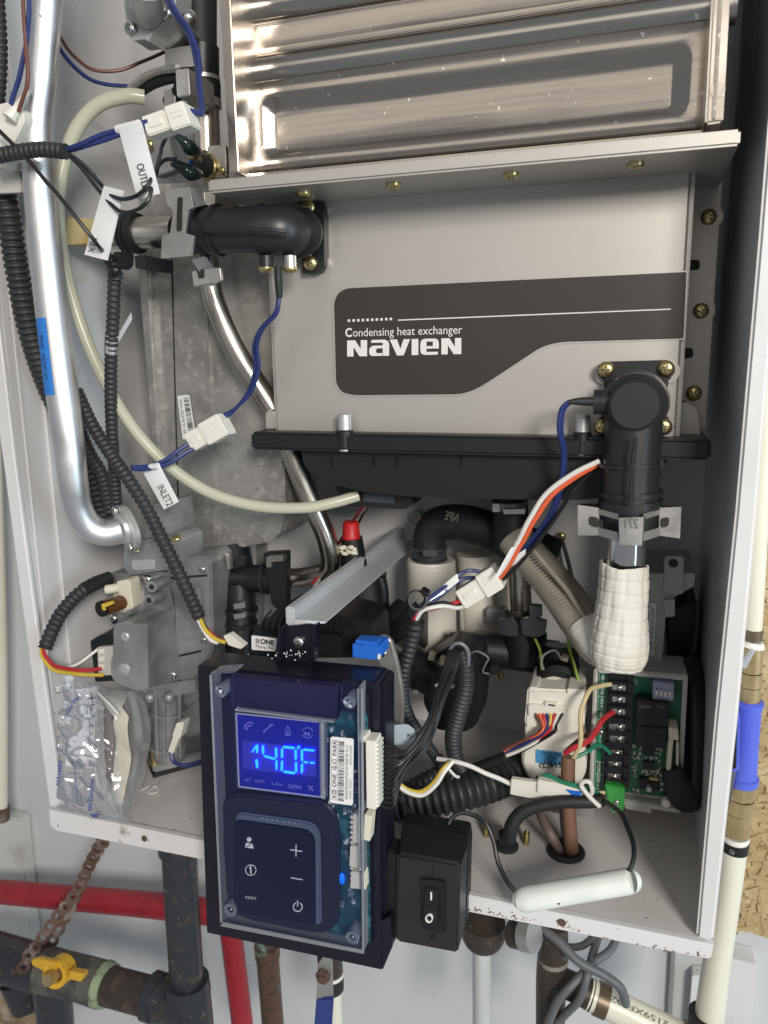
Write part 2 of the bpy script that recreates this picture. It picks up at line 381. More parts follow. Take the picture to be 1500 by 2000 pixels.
# ------------------------------------------------------------------ the heater cabinet
cab = T('heater_cabinet', 'white enamelled steel heater cabinet open at the front, holding everything else', 'cabinet', (0, .1, 0))
XL, XR, BK = -.2155, .2185, .21
B().box((XL-.001, BK, .005), (XR+.001, BK+.0015, .80)).obj('back_panel', paint, cab)
B().box((XL-.0012, .0025, .004), (XL, BK, .80)).obj('left_panel', paint, cab)
B().box((XL, .028, .0105), (XL+.0022, BK-.001, .80), .001).box((XL, .0095, .0105), (XL+.0006, .0115, .80)).obj('stiffening_fold', paint, cab)
B().box((XR, .0025, .004), (XR+.0012, BK, .80)).obj('right_panel', paint, cab)
B().pp([(96, 1579), (44, 1200), (0, 868), (-34, 600), (-110, 0), (-186, -600), (-124, -600), (-60, 0), (-3, 640), (28, 900), (71, 1225), (119, 1567)], -.002, .0024, .0012, 3).obj('left_flange', paint, cab)
B().pp([(1360, 1832), (1397, 1400), (1437, 1000), (1484, 450), (1520, 0), (1568, -600), (1654, -600), (1570, 0), (1524, 450), (1479, 1000), (1442, 1400), (1394, 1842)], -.002, .0024, .0016, 3).obj('right_flange', paint, cab)
zf = .0098
fl = B().box((XL, .002, zf-.0012), (XR, BK, zf)); fl.obj('floor_panel', floorp, cab)
lip = rquad([(96, 1581), (1394, 1845), (1389, 1874), (98, 1620)], [1, 2, 10, 18])
B().pp(lip, -.0018, .0022, .0009, 2).obj('bottom_flange', lipp, cab)
# rusty screw hole on the lip at the left
b = B(); c = W(283, 1637, -.0022)
b.lathe([(.0013, 0), (.0022, .0006), (.0019, .0012), (0, .0009)], c, FRONT, 12); b.obj('corroded_screw', rust, cab)
b = B(); c = W(1097, 1802, -.0019); b.lathe([(.0026, 0), (.0022, .0004), (0, .0003)], c, FRONT, 10); b.obj('rust_spot', rust, cab)

# threaded screw ends poking up through the floor
for i, (x, y, lab) in enumerate(((949, 1632, 'threaded brass screw end poking up through the cabinet floor, left of the cord grommet'),
                                 (1027, 1648, 'threaded brass screw end poking up through the cabinet floor, right of the cord grommet'))):
    p = H(x, y, zf); b = B()
    b.tube([p, p+Vector((.0004, 0, .0085))], .0022, seg=10, prof=corr(.0012, .3)); b.lathe([(.0012, 0), (.0003, .003)], p+Vector((.0004, 0, .0085)), (.2, 0, 1), 8)
    tag(b.obj('screw_end', gold), lab, 'screw', 'screw ends through the floor')

# ------------------------------------------------------------------ condensing heat exchanger
Yh = .06
xl = W(527, 690, Yh).x; xr = W(1338, 690, Yh).x
zt = W(925, 372, Yh).z; zb = W(925, 848, Yh).z
hx = T('heat_exchanger', 'silver painted condensing heat exchanger with a charcoal name plate', 'heat exchanger', (0, .1, zb))
B().box((xl, Yh, zb-.004), (xr, .185, zt+.006), .0035, 3).obj('body', hxs, hx)
xf = W(1391, 640, .105).x
fb = B().box((xr-.003, .105, zb), (xf, .112, zt+.004), .001)
for x, y in ((1384, 424), (1369, 607), (1355, 768)): fb.cyl(W(x+4, y, .1045), W(x+4, y, .1045)+Vector((0, .0065, 0)), .0068, 18)
fb.obj('rear_flange', hxs, hx)
for x, y in ((1384, 424), (1369, 607), (1355, 768)): pscrew(hx, x, y, .1042, 15)
for x, y in ((1356, 518), (1343, 690)): B().pp(rquad([(x-14, y-10), (x+11, y-11), (x+11, y+9), (x-14, y+10)], 8), .1046, .1052).obj('casting_slot', dark, hx)
Yl = .009
la = W(405, 362, Yl); lb = W(1447, 262, Yl); lz1 = W(925, 301, Yl).z; lz0 = W(925, 330, Yl).z
B().box((la.x, Yl, lz0), (lb.x, .11, lz1), .0012, 2).obj('top_flange', hxs, hx)
for x, y in ((593, 376), (768, 359), (998, 339), (1242, 319)):
    p = H(x, y, lz0); screw(hx, p, (0, 0, -1), .0041)
B().pp(rquad([(1328, 852), (1328, 790), (1340, 784), (1362, 800), (1368, 852)], [1, 4, 6, 10, 1]), .075, .104, .002).obj('lug', hxs, hx)
B().pp(rquad([(518, 838), (518, 806), (528, 798), (536, 806), (536, 838)], 5), .062, .075, .001).obj('lug', hxs, hx)
# name plate
pl = [(652, 590), (660, 572), (676, 563), (1341, 531), (1335, 661), (1092, 668), (1058, 677), (940, 755), (905, 770), (690, 772), (666, 766), (656, 748)]
def infl(pts, d):
    c = Vector((900, 660)); out = []; n = len(pts)
    for i in range(n):
        a = Vector(pts[i-1]); p = Vector(pts[i]); q = Vector(pts[(i+1) % n])
        e1 = (p-a).normalized(); e2 = (q-p).normalized(); nn = Vector((e1.y, -e1.x))+Vector((e2.y, -e2.x)); out.append(p+nn.normalized()*d)
    return out
rad = [8, 8, 8, .01, .01, 30, 20, 20, 22, 14, 14, 8]
pr = rquad(pl, rad, 4)
np_ = B().pp(pr, Yh-.0011, Yh+.001, .0004).obj('name_plate', hxd, hx)
B().pp(infl(pr, 4), Yh-.0006, Yh+.001, .0003).obj('plate_rim', hxs, hx)
Yt = Yh-.0012
b = B()
for i in range(10):
    x = 681.5+i*9.1; y = 626.3-i*.36; b.pp([(x-2.3, y-2.4), (x+2.3, y-2.5), (x+2.3, y+2.3), (x-2.3, y+2.4)], Yt-.0001, Yt)
b.pp([(777, 624.3), (1310, 602.6), (1310, 605), (777, 626.4)], Yt-.0001, Yt); b.obj('line_print', wprint, hx)
ptext('C', (675, 657.8), (688, 657.4), 16, Yt, wprint, hx, off=.03)
ptext('ondensing heat exchanger', (690, 657.3), (903, 651.5), 15.5, Yt, wprint, hx)
N_ = [[(0, 0), (0, 1), (.40, 1), (.68, .45), (.68, 1), (1, 1), (1, 0), (.62, 0), (.32, .58), (.32, 0)]]
V_ = [[(0, 1), (.36, 1), (.52, .40), (.68, 1), (1, 1), (.68, 0), (.36, 0)]]
I_ = [[(0, 0), (0, 1), (1, 1), (1, 0)]]
A_ = [[(.08, .82), (.12, 1), (.78, 1), (.95, .9), (1, .72), (1, 0), (.68, 0), (.68, .82)], [(.68, .64), (.18, .64), (.02, .5), (.0, .3), (.33, .26), (.38, .46), (.68, .48)], [(.0, .3), (.02, .1), (.14, 0), (.66, 0), (.66, .17), (.38, .17), (.33, .26)]]
E_ = [[(.33, .82), (.33, 0), (.2, .0), (.03, .1), (0, .3), (0, .72), (.05, .9), (.2, 1), (.33, 1)], [(.33, 1), (.8, 1), (.95, .92), (1, .75), (1, .38), (.68, .38), (.68, .82), (.33, .82)], [(.34, .38), (.34, .54), (.67, .54), (.67, .38)], [(.34, 0), (.34, .18), (.95, .18), (.95, 0)]]
b = B(); x0 = Vector((678, 696.5)); x1 = Vector((901, 691.5)); tot = 901-678.
for px0, px1, polys in ((0, 39, N_), (43, 82, A_), (83, 123, V_), (126, 139, I_), (143, 179, E_), (184, 223, N_)):
    for po in polys:
        pts = []
        for u, v in po:
            q = px0+(px1-px0)*u; base = x0.lerp(x1, q/tot); pts.append((base.x, base.y-31.5*v))
        b.pp(pts, Yt-.0001, Yt)
b.obj('brand_lettering', wprint, hx)

# ------------------------------------------------------------------ black condensate tray under it
Yr = .045
tr = T('condensate_tray', 'black plastic condensate tray bolted under the silver heat exchanger', 'tray', W(900, 970, .08))
a = W(488, 842, Yr); c = W(1391, 861, Yr); zt1 = W(925, 851, Yr).z; zt0 = W(925, 889, Yr).z
B().box((a.x, Yr, zt0), (c.x, .125, zt1), .0018, 3).obj('rim', blk, tr)
pan = rquad([(588, 880), (594, 915), (640, 944), (720, 963), (840, 973), (1150, 977), (1250, 958), (1300, 920), (1306, 880)], [1, 16, 20, 20, 30, 40, 30, 20, 1], 5)
B().pp(pan, .056, .122, .005, 4).obj('pan', blk, tr)
for x in (643, 727, 772, 898):
    p = W(x, 892, .0535); B().prism([p, p+Vector((.001, 0, 0)), p+Vector((.001, .0025, -.008)), p+Vector((0, .0025, -.008))], (0, .006, 0), .0004).obj('rib', blk, tr)
for x, y in ((669, 842), (1136, 846)):
    p = W(x, y, .046); b = B(); r = 18*S(x, y, .046)
    b.cyl(p+Vector((0, .004, .0005)), p+Vector((0, .004, -.0115)), r, 20, bev=.0008); b.obj('boss', blk, tr)
    b = B(); b.cyl(p+Vector((0, .004, .0105)), p+Vector((0, .004, -.013)), r*.75, 20, bev=.0006); b.obj('bolt', castl, tr)

# ------------------------------------------------------------------ stainless steel casing above
st = T('combustion_casing', 'polished stainless steel combustion casing with pressed ribs at the top', 'casing', W(925, 300, .05))
Yp = .030
pxl = W(478, 250, Yp).x; pxr = W(1392, 120, Yp).x; pz0 = W(925, 298, Yp).z
B().box((pxl-.006, Yp+.0075, pz0-.001), (pxr+.004, .17, pz0+.22)).obj('shell', stain, st)
# pressed front panel: nested outlines
def nest(levels, name, mat, par):
    b = B(); rings = []
    for x0, x1, z0, z1, y, r in levels:
        rings.append([Vector((x, y, z)) for x, z in rrect((x0+x1)/2, (z0+z1)/2, (x1-x0)/2, (z1-z0)/2, r, 5)])
    n = len(rings[0]); vs = [v for r in rings for v in r]; fs = []
    for i in range(len(rings)-1):
        for k in range(n): fs.append((i*n+k, (i+1)*n+k, (i+1)*n+(k+1) % n, i*n+(k+1) % n))
    fs.append(tuple((len(rings)-1)*n+k for k in range(n))[::-1])
    return b.add(vs, fs).obj(name, mat, par, 50)
ox0 = W(490, 250, Yp).x; ox1 = W(1380, 130, Yp).x; oz0 = pz0+.001; oz1 = W(925, 100, Yp).z
ix0 = W(512, 250, Yp).x; ix1 = W(1352, 130, Yp).x; iz0 = W(925, 268, Yp).z; iz1 = W(925, 136, Yp).z
nx0 = W(532, 250, Yp).x; nx1 = W(1311, 163, Yp).x; nz0 = W(925, 248, Yp).z; nz1 = W(925, 166, Yp).z
nest([(pxl, pxr, oz0-.001, oz1+.001, Yp+.006, .001), (pxl+.001, pxr-.001, oz0, oz1, Yp+.001, .003), (ox0, ox1, oz0+.001, oz1-.001, Yp, .004), (ix0, ix1, iz0, iz1, Yp, .006), (ix0+.001, ix1-.001, iz0+.001, iz1-.001, Yp+.0006, .006), (nx0-.001, nx1+.001, nz0-.001, nz1+.001, Yp+.0040, .003), (nx0, nx1, nz0, nz1, Yp+.0044, .003)], 'pressed_panel', stain, st)
def xrib(yc, hp, mat=stainr, name='rib'):
    p = W(925, yc, Yp); r = hp*S(925, yc, Yp); b = B()
    b.tube([(pxl-.001, Yp+.006, p.z), (pxl+.008, Yp+.006, p.z), (pxr-.012, Yp+.006, p.z), (pxr+.002, Yp+.006, p.z)], [r*.93, r, r, r*.95], seg=28, samp=4); b.obj(name, mat, st, 50)
    b = B()
    for s in (1, -1): b.obar((pxl, Yp+.003, p.z+s*(r+.0006)), (pxr, Yp+.003, p.z+s*(r+.0006)), (0, 0, 1), .003, .0012, .0005)
    b.obj('seam', stain, st)
xrib(75, 31); xrib(-62, 33)
z2a = W(925, 43, Yp).z; z2b = W(925, -30, Yp).z
nest([(pxl, pxr, z2a-.001, z2b+.001, Yp+.006, .001), (pxl+.001, pxr-.001, z2a, z2b, Yp+.003, .003), (pxl+.009, pxr-.009, z2a+.002, z2b-.002, Yp+.002, .004), (pxl+.012, pxr-.012, z2a+.004, z2b-.004, Yp+.0025, .004)], 'upper_panel', stain, st)
# side flanges folded forward
la0 = W(432, 0, .002); la1 = W(462, 330, .002)
B().prism([W(424, -60, .004), W(447, -60, .004), W(467, 336, .004), W(449, 336, .004)], (0, .03, 0), .0007).obj('side_flange', stainb, st)
B().prism([W(1392, -40, .004), W(1428, -40, .004), W(1413, 238, .004), W(1377, 243, .004)], (0, .03, 0), .0012).obj('side_flange', stainb, st)
b = B(); b.prism([W(1407, -40, .0028), W(1414, -40, .0028), W(1398, 232, .0028), W(1391, 232, .0028)], (0, .0015, 0), .0003); b.obj('flange_fold', stain, st)
b = B(); p0 = W(466, 300, .018); p1 = W(1376, 240, .018)
b.box((p0.x, .0185, lz1), (p1.x, .034, lz1+.0034), .0004); b.obj('bottom_strip', stain, st)
# solder runs at the left corner
b = B()
for i in range(26):
    p = W(476+random.uniform(-5, 5)+i*.25, 160+i*6.4, Yp-.0005); b.ball(p, random.uniform(.0012, .0024), 8, sc=(.7, .5, 1.6))
b.obj('solder_bead', stainb, st)
b = B(); b.cyl(W(1402, 176, .0035), W(1402, 176, .0035)+Vector((0, .002, 0)), .0032, 12); b.obj('spot_weld', stainb, st)
# ================================================================== LEFT SIDE
# buffer tank
tk = T('buffer_tank', 'galvanised steel buffer tank with a barcode sticker behind the left hoses', 'tank', W(400, 1080, .12))
B().pp(rquad([(268, 360), (545, 350), (556, 1000), (542, 1056), (395, 1084), (330, 1050), (302, 930)], [4, 4, 20, 26, 26, 30, 20]), .088, .150, .015, 6).obj('shell', galv, tk)
B().prism([W(394, 560, .0865), W(404, 560, .0865), W(428, 1060, .0865), W(418, 1064, .0865)], (0, .004, 0), .0008).obj('seam_strip', galv, tk)
B().prism([W(333, 480, .0872), W(334.5, 480, .0872), W(350, 1040, .0872), W(348, 1040, .0872)], (0, .003, 0)).obj('weld_seam', dark, tk)
B().prism([W(262, 470, .082), W(286, 470, .082), W(316, 920, .082), W(300, 924, .082)], (0, .05, 0), .002).obj('edge_strip', galv, tk)
sq = [(346, 773), (369, 771), (382, 852), (357, 859)]
b = B(); b.pp(rquad(sq, 3), .0858, .0864); b.obj('sticker', paper, tk)
def in_quad(q, u, v, Y):
    a = Vector(q[0]).lerp(Vector(q[1]), u); c = Vector(q[3]).lerp(Vector(q[2]), u); p = a.lerp(c, v); return W(p.x, p.y, Y)
def bars(q, u0, u1, v0, v1, Y, n, mat, par, rnd, name='barcode'):
    """bars across u, stacked along v"""
    b = B(); v = v0; st_ = (v1-v0)/n
    for i in range(n):
        wd = st_*rnd.choice((.25, .4, .6, .75)); b.prism([in_quad(q, u0, v, Y), in_quad(q, u1, v, Y), in_quad(q, u1, v+wd, Y), in_quad(q, u0, v+wd, Y)], (0, .00006, 0)); v += st_
    return b.obj(name, mat, par, 0)
rn = random.Random(3)
bars(sq, .50, .92, .06, .95, .0857, 36, ink, tk, rn)
text('NPE 13L BUFFER TANK', lambda s, t: in_quad(sq, .12+.22*(1-t)*1, .92-.84*s, .0857), ink, tk)

# aluminium gas tube
gp = T('gas_tube', 'fat bright aluminium gas tube running down the left side to the gas valve', 'pipe', W(205, 1043, .01))
gpts = [(130, -600, -.012), (96, -80, -.012), (90, 20, -.012), (82, 140, -.012), (73, 232, -.012), (76, 330, -.012), (86, 450, -.012), (101, 600, -.012), (118, 740, -.012), (134, 860, -.011), (143, 940, -.009), (152, 990, -.005), (172, 1026, 0), (205, 1041, .006), (240, 1034, .012)]
B().ptube(gpts, [28, 29, 29, 28.5, 27, 31, 31, 31, 31, 29.5, 28, 27, 27, 26, 26], seg=26).obj('tube', alu, gp)
fc = W(242, 1033, .012); ax = (W(285, 1020, .026)-fc).normalized()
b = B(); u = (W(272, 1066, .012)-W(238, 1000, .012)).normalized(); u = (u-ax*u.dot(ax)).normalized(); v = ax.cross(u); s_ = S(242, 1033, .012)
ell = []
for k in range(28):
    a = 2*math.pi*k/28; r = 33*(1+.42*abs(math.cos(a))**2.4); ell.append(fc+u*math.cos(a)*r*s_*.0+ (u*math.cos(a)+v*math.sin(a))*r*s_)
b.prism(ell, ax*.005, .0008); b.obj('flange', castl, gp)
b = B(); b.lathe([(27*s_, -.0035), (31*s_, -.0015), (31*s_, 0)], fc, ax, 24); b.obj('collar', castl, gp)
screw(gp, fc+u*(39*s_)-ax*.0006, -ax, .0032, 'chrome'); screw(gp, fc-u*(39*s_)-ax*.0006, -ax, .0032, 'chrome')
# blue tape on the tube: a patch bent round it
def bent(pxa, pxb, rpx, Y, a0, a1, lift):
    A = W(*pxa, Y); C = W(*pxb, Y); ax_ = (C-A).normalized(); r = rpx*S(*pxa, Y)+lift
    toc = (CAM-(A+C)/2); toc = (toc-ax_*toc.dot(ax_)).normalized(); sd = ax_.cross(toc)
    def f(s, t): # s along, t across
        an = math.radians(a0+(a1-a0)*t); return A.lerp(C, s)+(toc*math.cos(an)+sd*math.sin(an))*r
    return f
def patch(f, n=12, nv=8):
    vs = [f(i/nv, j/n) for i in range(nv+1) for j in range(n+1)]; fs = [(i*(n+1)+j, i*(n+1)+j+1, (i+1)*(n+1)+j+1, (i+1)*(n+1)+j) for i in range(nv) for j in range(n)]
    return B().add(vs, fs)
f1 = bent((104, 622, ), (121, 770), 31, -.012, 78, 25, .0003)
probe = f1(.5, 0); 
patch(f1).obj('blue_label', bluet, gp)
f2 = bent((104, 622), (121, 770), 31, -.012, 78, 25, .0005)
text('TS-MZ24   0058', lambda s, t: f2(.80-.58*s, .40+.26*t), ink, gp)

# plastic cable clamp at the left edge
t = T('cable_clamp', 'milky white plastic cable clamp at the left edge, holding brown and blue wires', 'clamp', W(15, 300, -.02))
b = B(); b.pp(rquad([(-12, 205), (20, 198), (44, 214), (48, 236), (22, 285), (14, 325), (-12, 330)], 12), -.026, -.014, .003); b.obj('clamp_body', wht, t)
b = B(); b.ptube([(18, 232, -.03), (38, 205, -.026), (56, 180, -.022)], [14, 9, 5], seg=10); b.obj('tail', wht, t)
t = T('clamp_wires', 'brown and blue wires going up together from the milky clamp beside the aluminium tube', 'wires', W(40, 200, -.02))
wires(t, [(wblu, 5, [(22, 205, -.03), (40, 140, -.03), (54, 70, -.03), (56, -20, -.03), (50, -300, -.02), (40, -560, -.01)]), (wbrn, 4, [(36, 217, -.029), (54, 160, -.031), (50, 80, -.031), (44, -20, -.03), (40, -300, -.02), (30, -560, -.01)])])
conduit('conduit', 'short black conduit across the aluminium tube, below the white clamp', [(-10, 306, -.034), (30, 298, -.034), (80, 292, -.034), (128, 296, -.034)], 15)
conduit('conduit', 'thick black conduit pair at the far left edge behind the aluminium tube', [(-4, 330, .0), (16, 420, .0), (32, 520, .004), (56, 640, .01), (92, 750, .022), (140, 850, .034), (178, 930, .042), (200, 1010, .046)], 22, .004)
conduit('conduit', 'black conduit sliver at the upper left corner of the photo', [(-40, -600, -.01), (-6, -40, -.01), (2, 110, -.01), (-6, 235, -.01)], 13)
conduit('conduit', 'black conduit lowest behind the crossing of the hoses, left of the buffer tank', [(140, 800, .03), (172, 880, .036), (200, 930, .04), (215, 1000, .045)], 13)
t = T('cable_clamp', 'grey clip around the thick black conduit at the left edge under the short conduit', 'clamp', W(8, 380, -.01))
B().pp(rquad([(-20, 330), (38, 332), (42, 376), (-20, 378)], 4), -.014, -.010, .001).obj('clamp_body', boxg, t)

# vertical conduit with split end
conduit('conduit', 'upright black conduit with a silver tape band in front of the white left panel', [(224, 528, .005), (221, 620, .008), (217, 700, .012), (217, 800, .018), (222, 900, .026), (228, 1000, .036)], 12.5)
t = T('tape_band', 'silver tape band wrapped round the upright black conduit with a loose tail', 'tape', W(218, 690, .01))
B().ptube([(219, 652, .0105), (217, 690, .0115)], 13.6, seg=18).obj('band', zinc, t)
b = B(); b.prism([W(230, 655, .011), W(256, 610, .013), W(258, 624, .013), W(232, 668, .011)], (0, .0003, 0)); b.obj('tail', M('tape_grey', (.45, .47, .52), .5), t)
t = T('zip_tie', 'black push mount zip tie on top of the upright conduit beside the metal pipe', 'zip tie', W(225, 510, 0))
b = B(); b.ptube([(228, 545, .004), (222, 520, .002), (206, 498, -.003)], [13, 13, 11], seg=12, prof=corr(.003, .2)); b.obj('conduit_end', cond, t)
b = B()
for px, py, r in ((230, 500, 11), (238, 517, 12), (244, 496, 9), (222, 528, 13)): b.ball(W(px, py, -.001), r*S(px, py, 0), 10, sc=(1, .7, .8))
b.pp([(232, 488), (252, 492), (250, 520), (238, 528), (226, 510)], -.004, .002, .001); b.obj('tie_head', blk, t)

# diagonal conduit to the connector
conduit('conduit', 'long diagonal black conduit running from behind the aluminium tube down past the gas valve', [(150, 765, .016), (180, 830, .010), (215, 885, .006), (250, 935, 0), (285, 990, -.002), (315, 1050, -.002), (350, 1120, -.001), (380, 1185, 0), (390, 1208, .0)], 13.5, .0038, .22)
t = T('signal_wires', 'yellow, white and red wires out of the diagonal conduit ending in a thin white plug', 'wires', W(440, 1250, 0))
wires(t, [(wyel, 4, [(389, 1205, 0), (400, 1228, 0), (418, 1246, .001), (440, 1254, .003)]), (wwht, 3.5, [(384, 1206, 0), (398, 1232, 0), (412, 1250, 0), (425, 1255, .002)]), (wred, 3, [(387, 1206, .001), (400, 1224, .003), (425, 1247, .004), (445, 1250, .004)]), (wblk, 3, [(391, 1206, .002), (410, 1238, .003), (440, 1258, .004)])])
b = B(); b.pp(rquad([(436, 1242), (448, 1238), (478, 1262), (470, 1268), (446, 1260)], 2), .001, .006, .0006); b.obj('plug', wht, t)

# silicone tube
o = B().ptube([(282, 191, .062), (245, 188, .055), (190, 206, .042), (148, 255, .028), (122, 330, .020), (114, 420, .018), (128, 530, .018), (160, 640, .020), (205, 745, .022), (262, 838, .024), (330, 910, .030), (410, 962, .038), (500, 988, .046), (590, 992, .054), (650, 982, .062), (700, 968, .07)], [14.5, 14.5, 14, 14, 13, 12.5, 12.5, 12, 11.5, 11.5, 11.5, 11.5, 11.5, 11, 11, 11], seg=16).obj('silicone_tube', hosec)
tag(o, 'milky yellowish silicone tube looping from the upper left down under the heat exchanger', 'tube')

# foam piece and shadow side bits
o = B().pp(rquad([(130, 425), (195, 428), (200, 475), (128, 478)], 6), .05, .062, .002).obj('foam_piece', M('yellow_foam', (.72, .60, .30), .85, var=(60, (.55, .38, .1), .5, .7))); tag(o, 'small yellowed foam piece on the back left beside the silicone tube', 'foam')

# ---------------------------------------------------- sensors wires upper left
t = T('thermistor_wire', 'single thin black wire slanting from the left edge down to the upright conduit', 'wire', W(100, 380, -.03))
wires(t, [(wblk, 4.2, [(-8, 250, -.036), (60, 318, -.034), (120, 390, -.034), (170, 452, -.031), (192, 480, -.024), (207, 499, -.006)])])
t = T('hex_wires', 'two black wires looping from the short conduit through the folded HEX tag', 'wires', W(200, 370, -.02))
wires(t, [(wblk, 4, [(130, 298, -.030), (165, 325, -.026), (195, 358, -.020), (225, 385, -.022), (262, 384, -.026), (290, 360, -.026), (305, 330, -.018), (318, 285, .002), (330, 255, .006)]),
          (wblk, 4, [(132, 302, -.030), (160, 330, -.026), (190, 368, -.020), (228, 408, -.022), (262, 412, -.026), (288, 392, -.026), (302, 350, -.020), (310, 325, -.008), (325, 312, .004), (345, 312, .008)])])
def tag_strip(name, label, q0, q1, hw0, hw1, Y0, Y1, word, u0, u1, hgt, sh=0):
    t = T(name, label, 'tag', W(*q0, Y0), 'folded white wire tags')
    a = Vector(q0); c = Vector(q1); d = (c-a).normalized(); n = Vector((-d.y, d.x))
    n_ = 8; vs = []; 
    for i in range(n_+1):
        s = i/n_; hw = hw0+(hw1-hw0)*s; Y = Y0+(Y1-Y0)*s+.0012*math.sin(s*5)
        for g in (-1, -.4, .4, 1): p = a.lerp(c, s)+n*hw*g; vs.append(W(p.x, p.y, Y+.0006*abs(g)))
    fs = [(i*4+j, i*4+j+1, (i+1)*4+j+1, (i+1)*4+j) for i in range(n_) for j in range(3)]
    b = B().add(vs, fs); b.add([v+Vector((.0002, .0005, .0001)) for v in vs], [f[::-1] for f in fs]); b.obj('paper_strip', paper, t)
    def mp(s, v):
        k = u0+(u1-u0)*s; p = a.lerp(c, k)+n*(-(v-.5)*hgt+sh); Y = Y0+(Y1-Y0)*k+.0012*math.sin(k*5); return W(p.x, p.y, Y-.0004)
    text(word, mp, ink, t); return t
def wrapband(t, x, y, Y, hp, ang, ln, mat=None):
    d = Vector((math.cos(ang), math.sin(ang))); B().ptube([(x-d.x*ln, y-d.y*ln, Y), (x+d.x*ln, y+d.y*ln, Y)], hp, seg=12, flat=.7).obj('fold', mat or paper, t)
t = tag_strip('wire_tag', 'folded white paper tag printed OUTLET hanging on the blue wires', (253, 244), (290, 384), 23, 22, -.0335, -.022, 'OUTLET', .54, .95, 15)
wrapband(t, 253, 249, -.0285, 13, -.25, 22)
t = tag_strip('wire_tag', 'folded white paper tag printed HEX on the black wires beside the aluminium tube', (222, 368), (187, 503), 20, 23, -.024, -.016, 'HEX', .74, .95, 12, 12)
t = T('blue_wires', 'pair of blue wires from the short conduit through the OUTLET tag to the white plug', 'wires', W(200, 270, -.03))
wires(t, [(wblu, 5, [(122, 292, -.033), (160, 282, -.033), (200, 264, -.031), (240, 252, -.029), (290, 236, -.026)]), (wblu, 5, [(124, 296, -.031), (165, 287, -.031), (205, 274, -.030), (242, 260, -.028), (292, 243, -.025)])])
def plug(t, p0, p1, hw, Y, th, split=.55, mat=None):
    """two-piece nylon connector along p0-p1 in the picture plane"""
    a = Vector(p0); c = Vector(p1); d = (c-a); L = d.length; d.normalize(); n = Vector((-d.y, d.x)); mt = mat or wht
    def q(s0, s1, w, Y0, Y1, nm, bv=.0007):
        pts = [a+d*L*s0-n*w, a+d*L*s1-n*w, a+d*L*s1+n*w, a+d*L*s0+n*w]; B().pp([(p.x, p.y) for p in pts], Y0, Y1, bv).obj(nm, mt, t)
    q(0, split, hw*.82, Y, Y+th, 'plug_half'); q(split, 1, hw, Y-.0012, Y+th+.001, 'socket_half')
    q(split*.2, split*.75, hw*.25, Y-.0008, Y+.001, 'latch', .0003)
    b = B()
    for g in (-.35, .05): 
        c0 = a+d*L*(split+.12)+n*hw*g; c1 = a+d*L*.9+n*hw*g; pts = [c0-n*hw*.06, c1-n*hw*.06, c1+n*hw*.06, c0+n*hw*.06]; b.pp([(p.x, p.y) for p in pts], Y-.0017, Y-.001)
    b.obj('ridge', mt, t)
t = T('wire_connector', 'white two piece wire connector on the blue wires right of the OUTLET tag', 'connector', W(320, 230, -.03))
plug(t, (281, 247), (363, 219), 25, -.027, .010)
t = T('sensor_wires', 'blue wire pair hanging from the top edge into the upper white connector', 'wires', W(390, 150, -.01))
wires(t, [(wblu, 4.5, [(362, 212, -.022), (380, 218, -.020), (396, 220, -.016), (391, 170, -.008), (387, 105, -.002), (368, 55, .0), (342, 20, .002), (325, -30, .004), (300, -200, .03), (290, -420, .06)]), (wblu, 4.5, [(362, 227, -.022), (378, 222, -.019), (393, 214, -.014), (387, 165, -.006), (381, 105, .0), (362, 55, .002), (336, 22, .004), (318, -30, .006), (294, -200, .03), (284, -420, .06)])])
t = T('back_wires', 'dark brown wire and navy wire sagging across the white left panel behind the aluminium tube', 'wires', W(200, 150, .06))
wires(t, [(wbrn, 3.4, [(105, 45, .02), (130, 95, .035), (165, 127, .05), (205, 140, .06), (255, 130, .07), (325, 100, .085)]), (wblu, 4, [(105, 75, .02), (130, 115, .03), (165, 148, .045), (205, 165, .058), (260, 168, .07)])])

# ---------------------------------------------------- upper left metal parts
t = T('gas_manifold', 'bright cast gas manifold head with silver screws at the top left', 'manifold', W(290, 60, .06))
B().pp(rquad([(238, -30), (345, -40), (342, 28), (300, 58), (290, 82), (284, 76), (258, 80), (250, 66), (244, 20)], [2, 2, 8, 8, 3, 2, 8, 10, 2]), .045, .062, .002).obj('plate', castl, t)
b = B(); b.tube([W(283, -30, .028), W(285, 5, .036), W(288, 28, .047)], [44*S(285, 0, .04), 38*S(285, 0, .04), 30*S(285, 0, .04)], seg=22); b.obj('neck', castl, t)
pscrew(t, 255, 55, .044, 13, 'chrome'); pscrew(t, 325, 26, .044, 13, 'chrome')
b = B(); b.ball(W(368, 36, .05), 17*S(368, 36, .05), 16); b.obj('cap_nut', chrome, t)
B().pp(rquad([(300, 72), (345, 30), (372, 60), (330, 92), (306, 92)], 6), .06, .085, .002).obj('lower_plate', zinc, t)
t = T('burner_bracket', 'dark metal burner bracket with a square clip beside the white connector', 'bracket', W(345, 170, .06))
B().pp(rquad([(322, 96), (372, 88), (378, 130), (335, 132), (322, 132)], 3), .062, .075, .001).obj('tab', zinc, t)
b = B(); b.ptube([(255, 172, .066), (285, 150, .064), (315, 138, .062), (348, 134, .060)], 9, seg=10, flat=.8); b.obj('curved_rim', zinc, t)
b = B(); b.ptube([(270, 176, .074), (300, 158, .07), (345, 148, .068), (352, 175, .072), (330, 200, .08)], 14, seg=10); b.obj('seal', blkm, t)
b = B(); bm0 = W(342, 136, .045); bm1 = W(371, 186, .045); b.box(bm0, (bm1.x, .075, bm1.z), .0005); b.obj('square_clip', zinc, t)
b = B(); b.pp([(319, 175), (342, 172), (342, 212), (320, 214)], .07, .073, .0005); b.obj('clip_leg', zinc, t)
pscrew(t, 292, 282, .08, 10); 
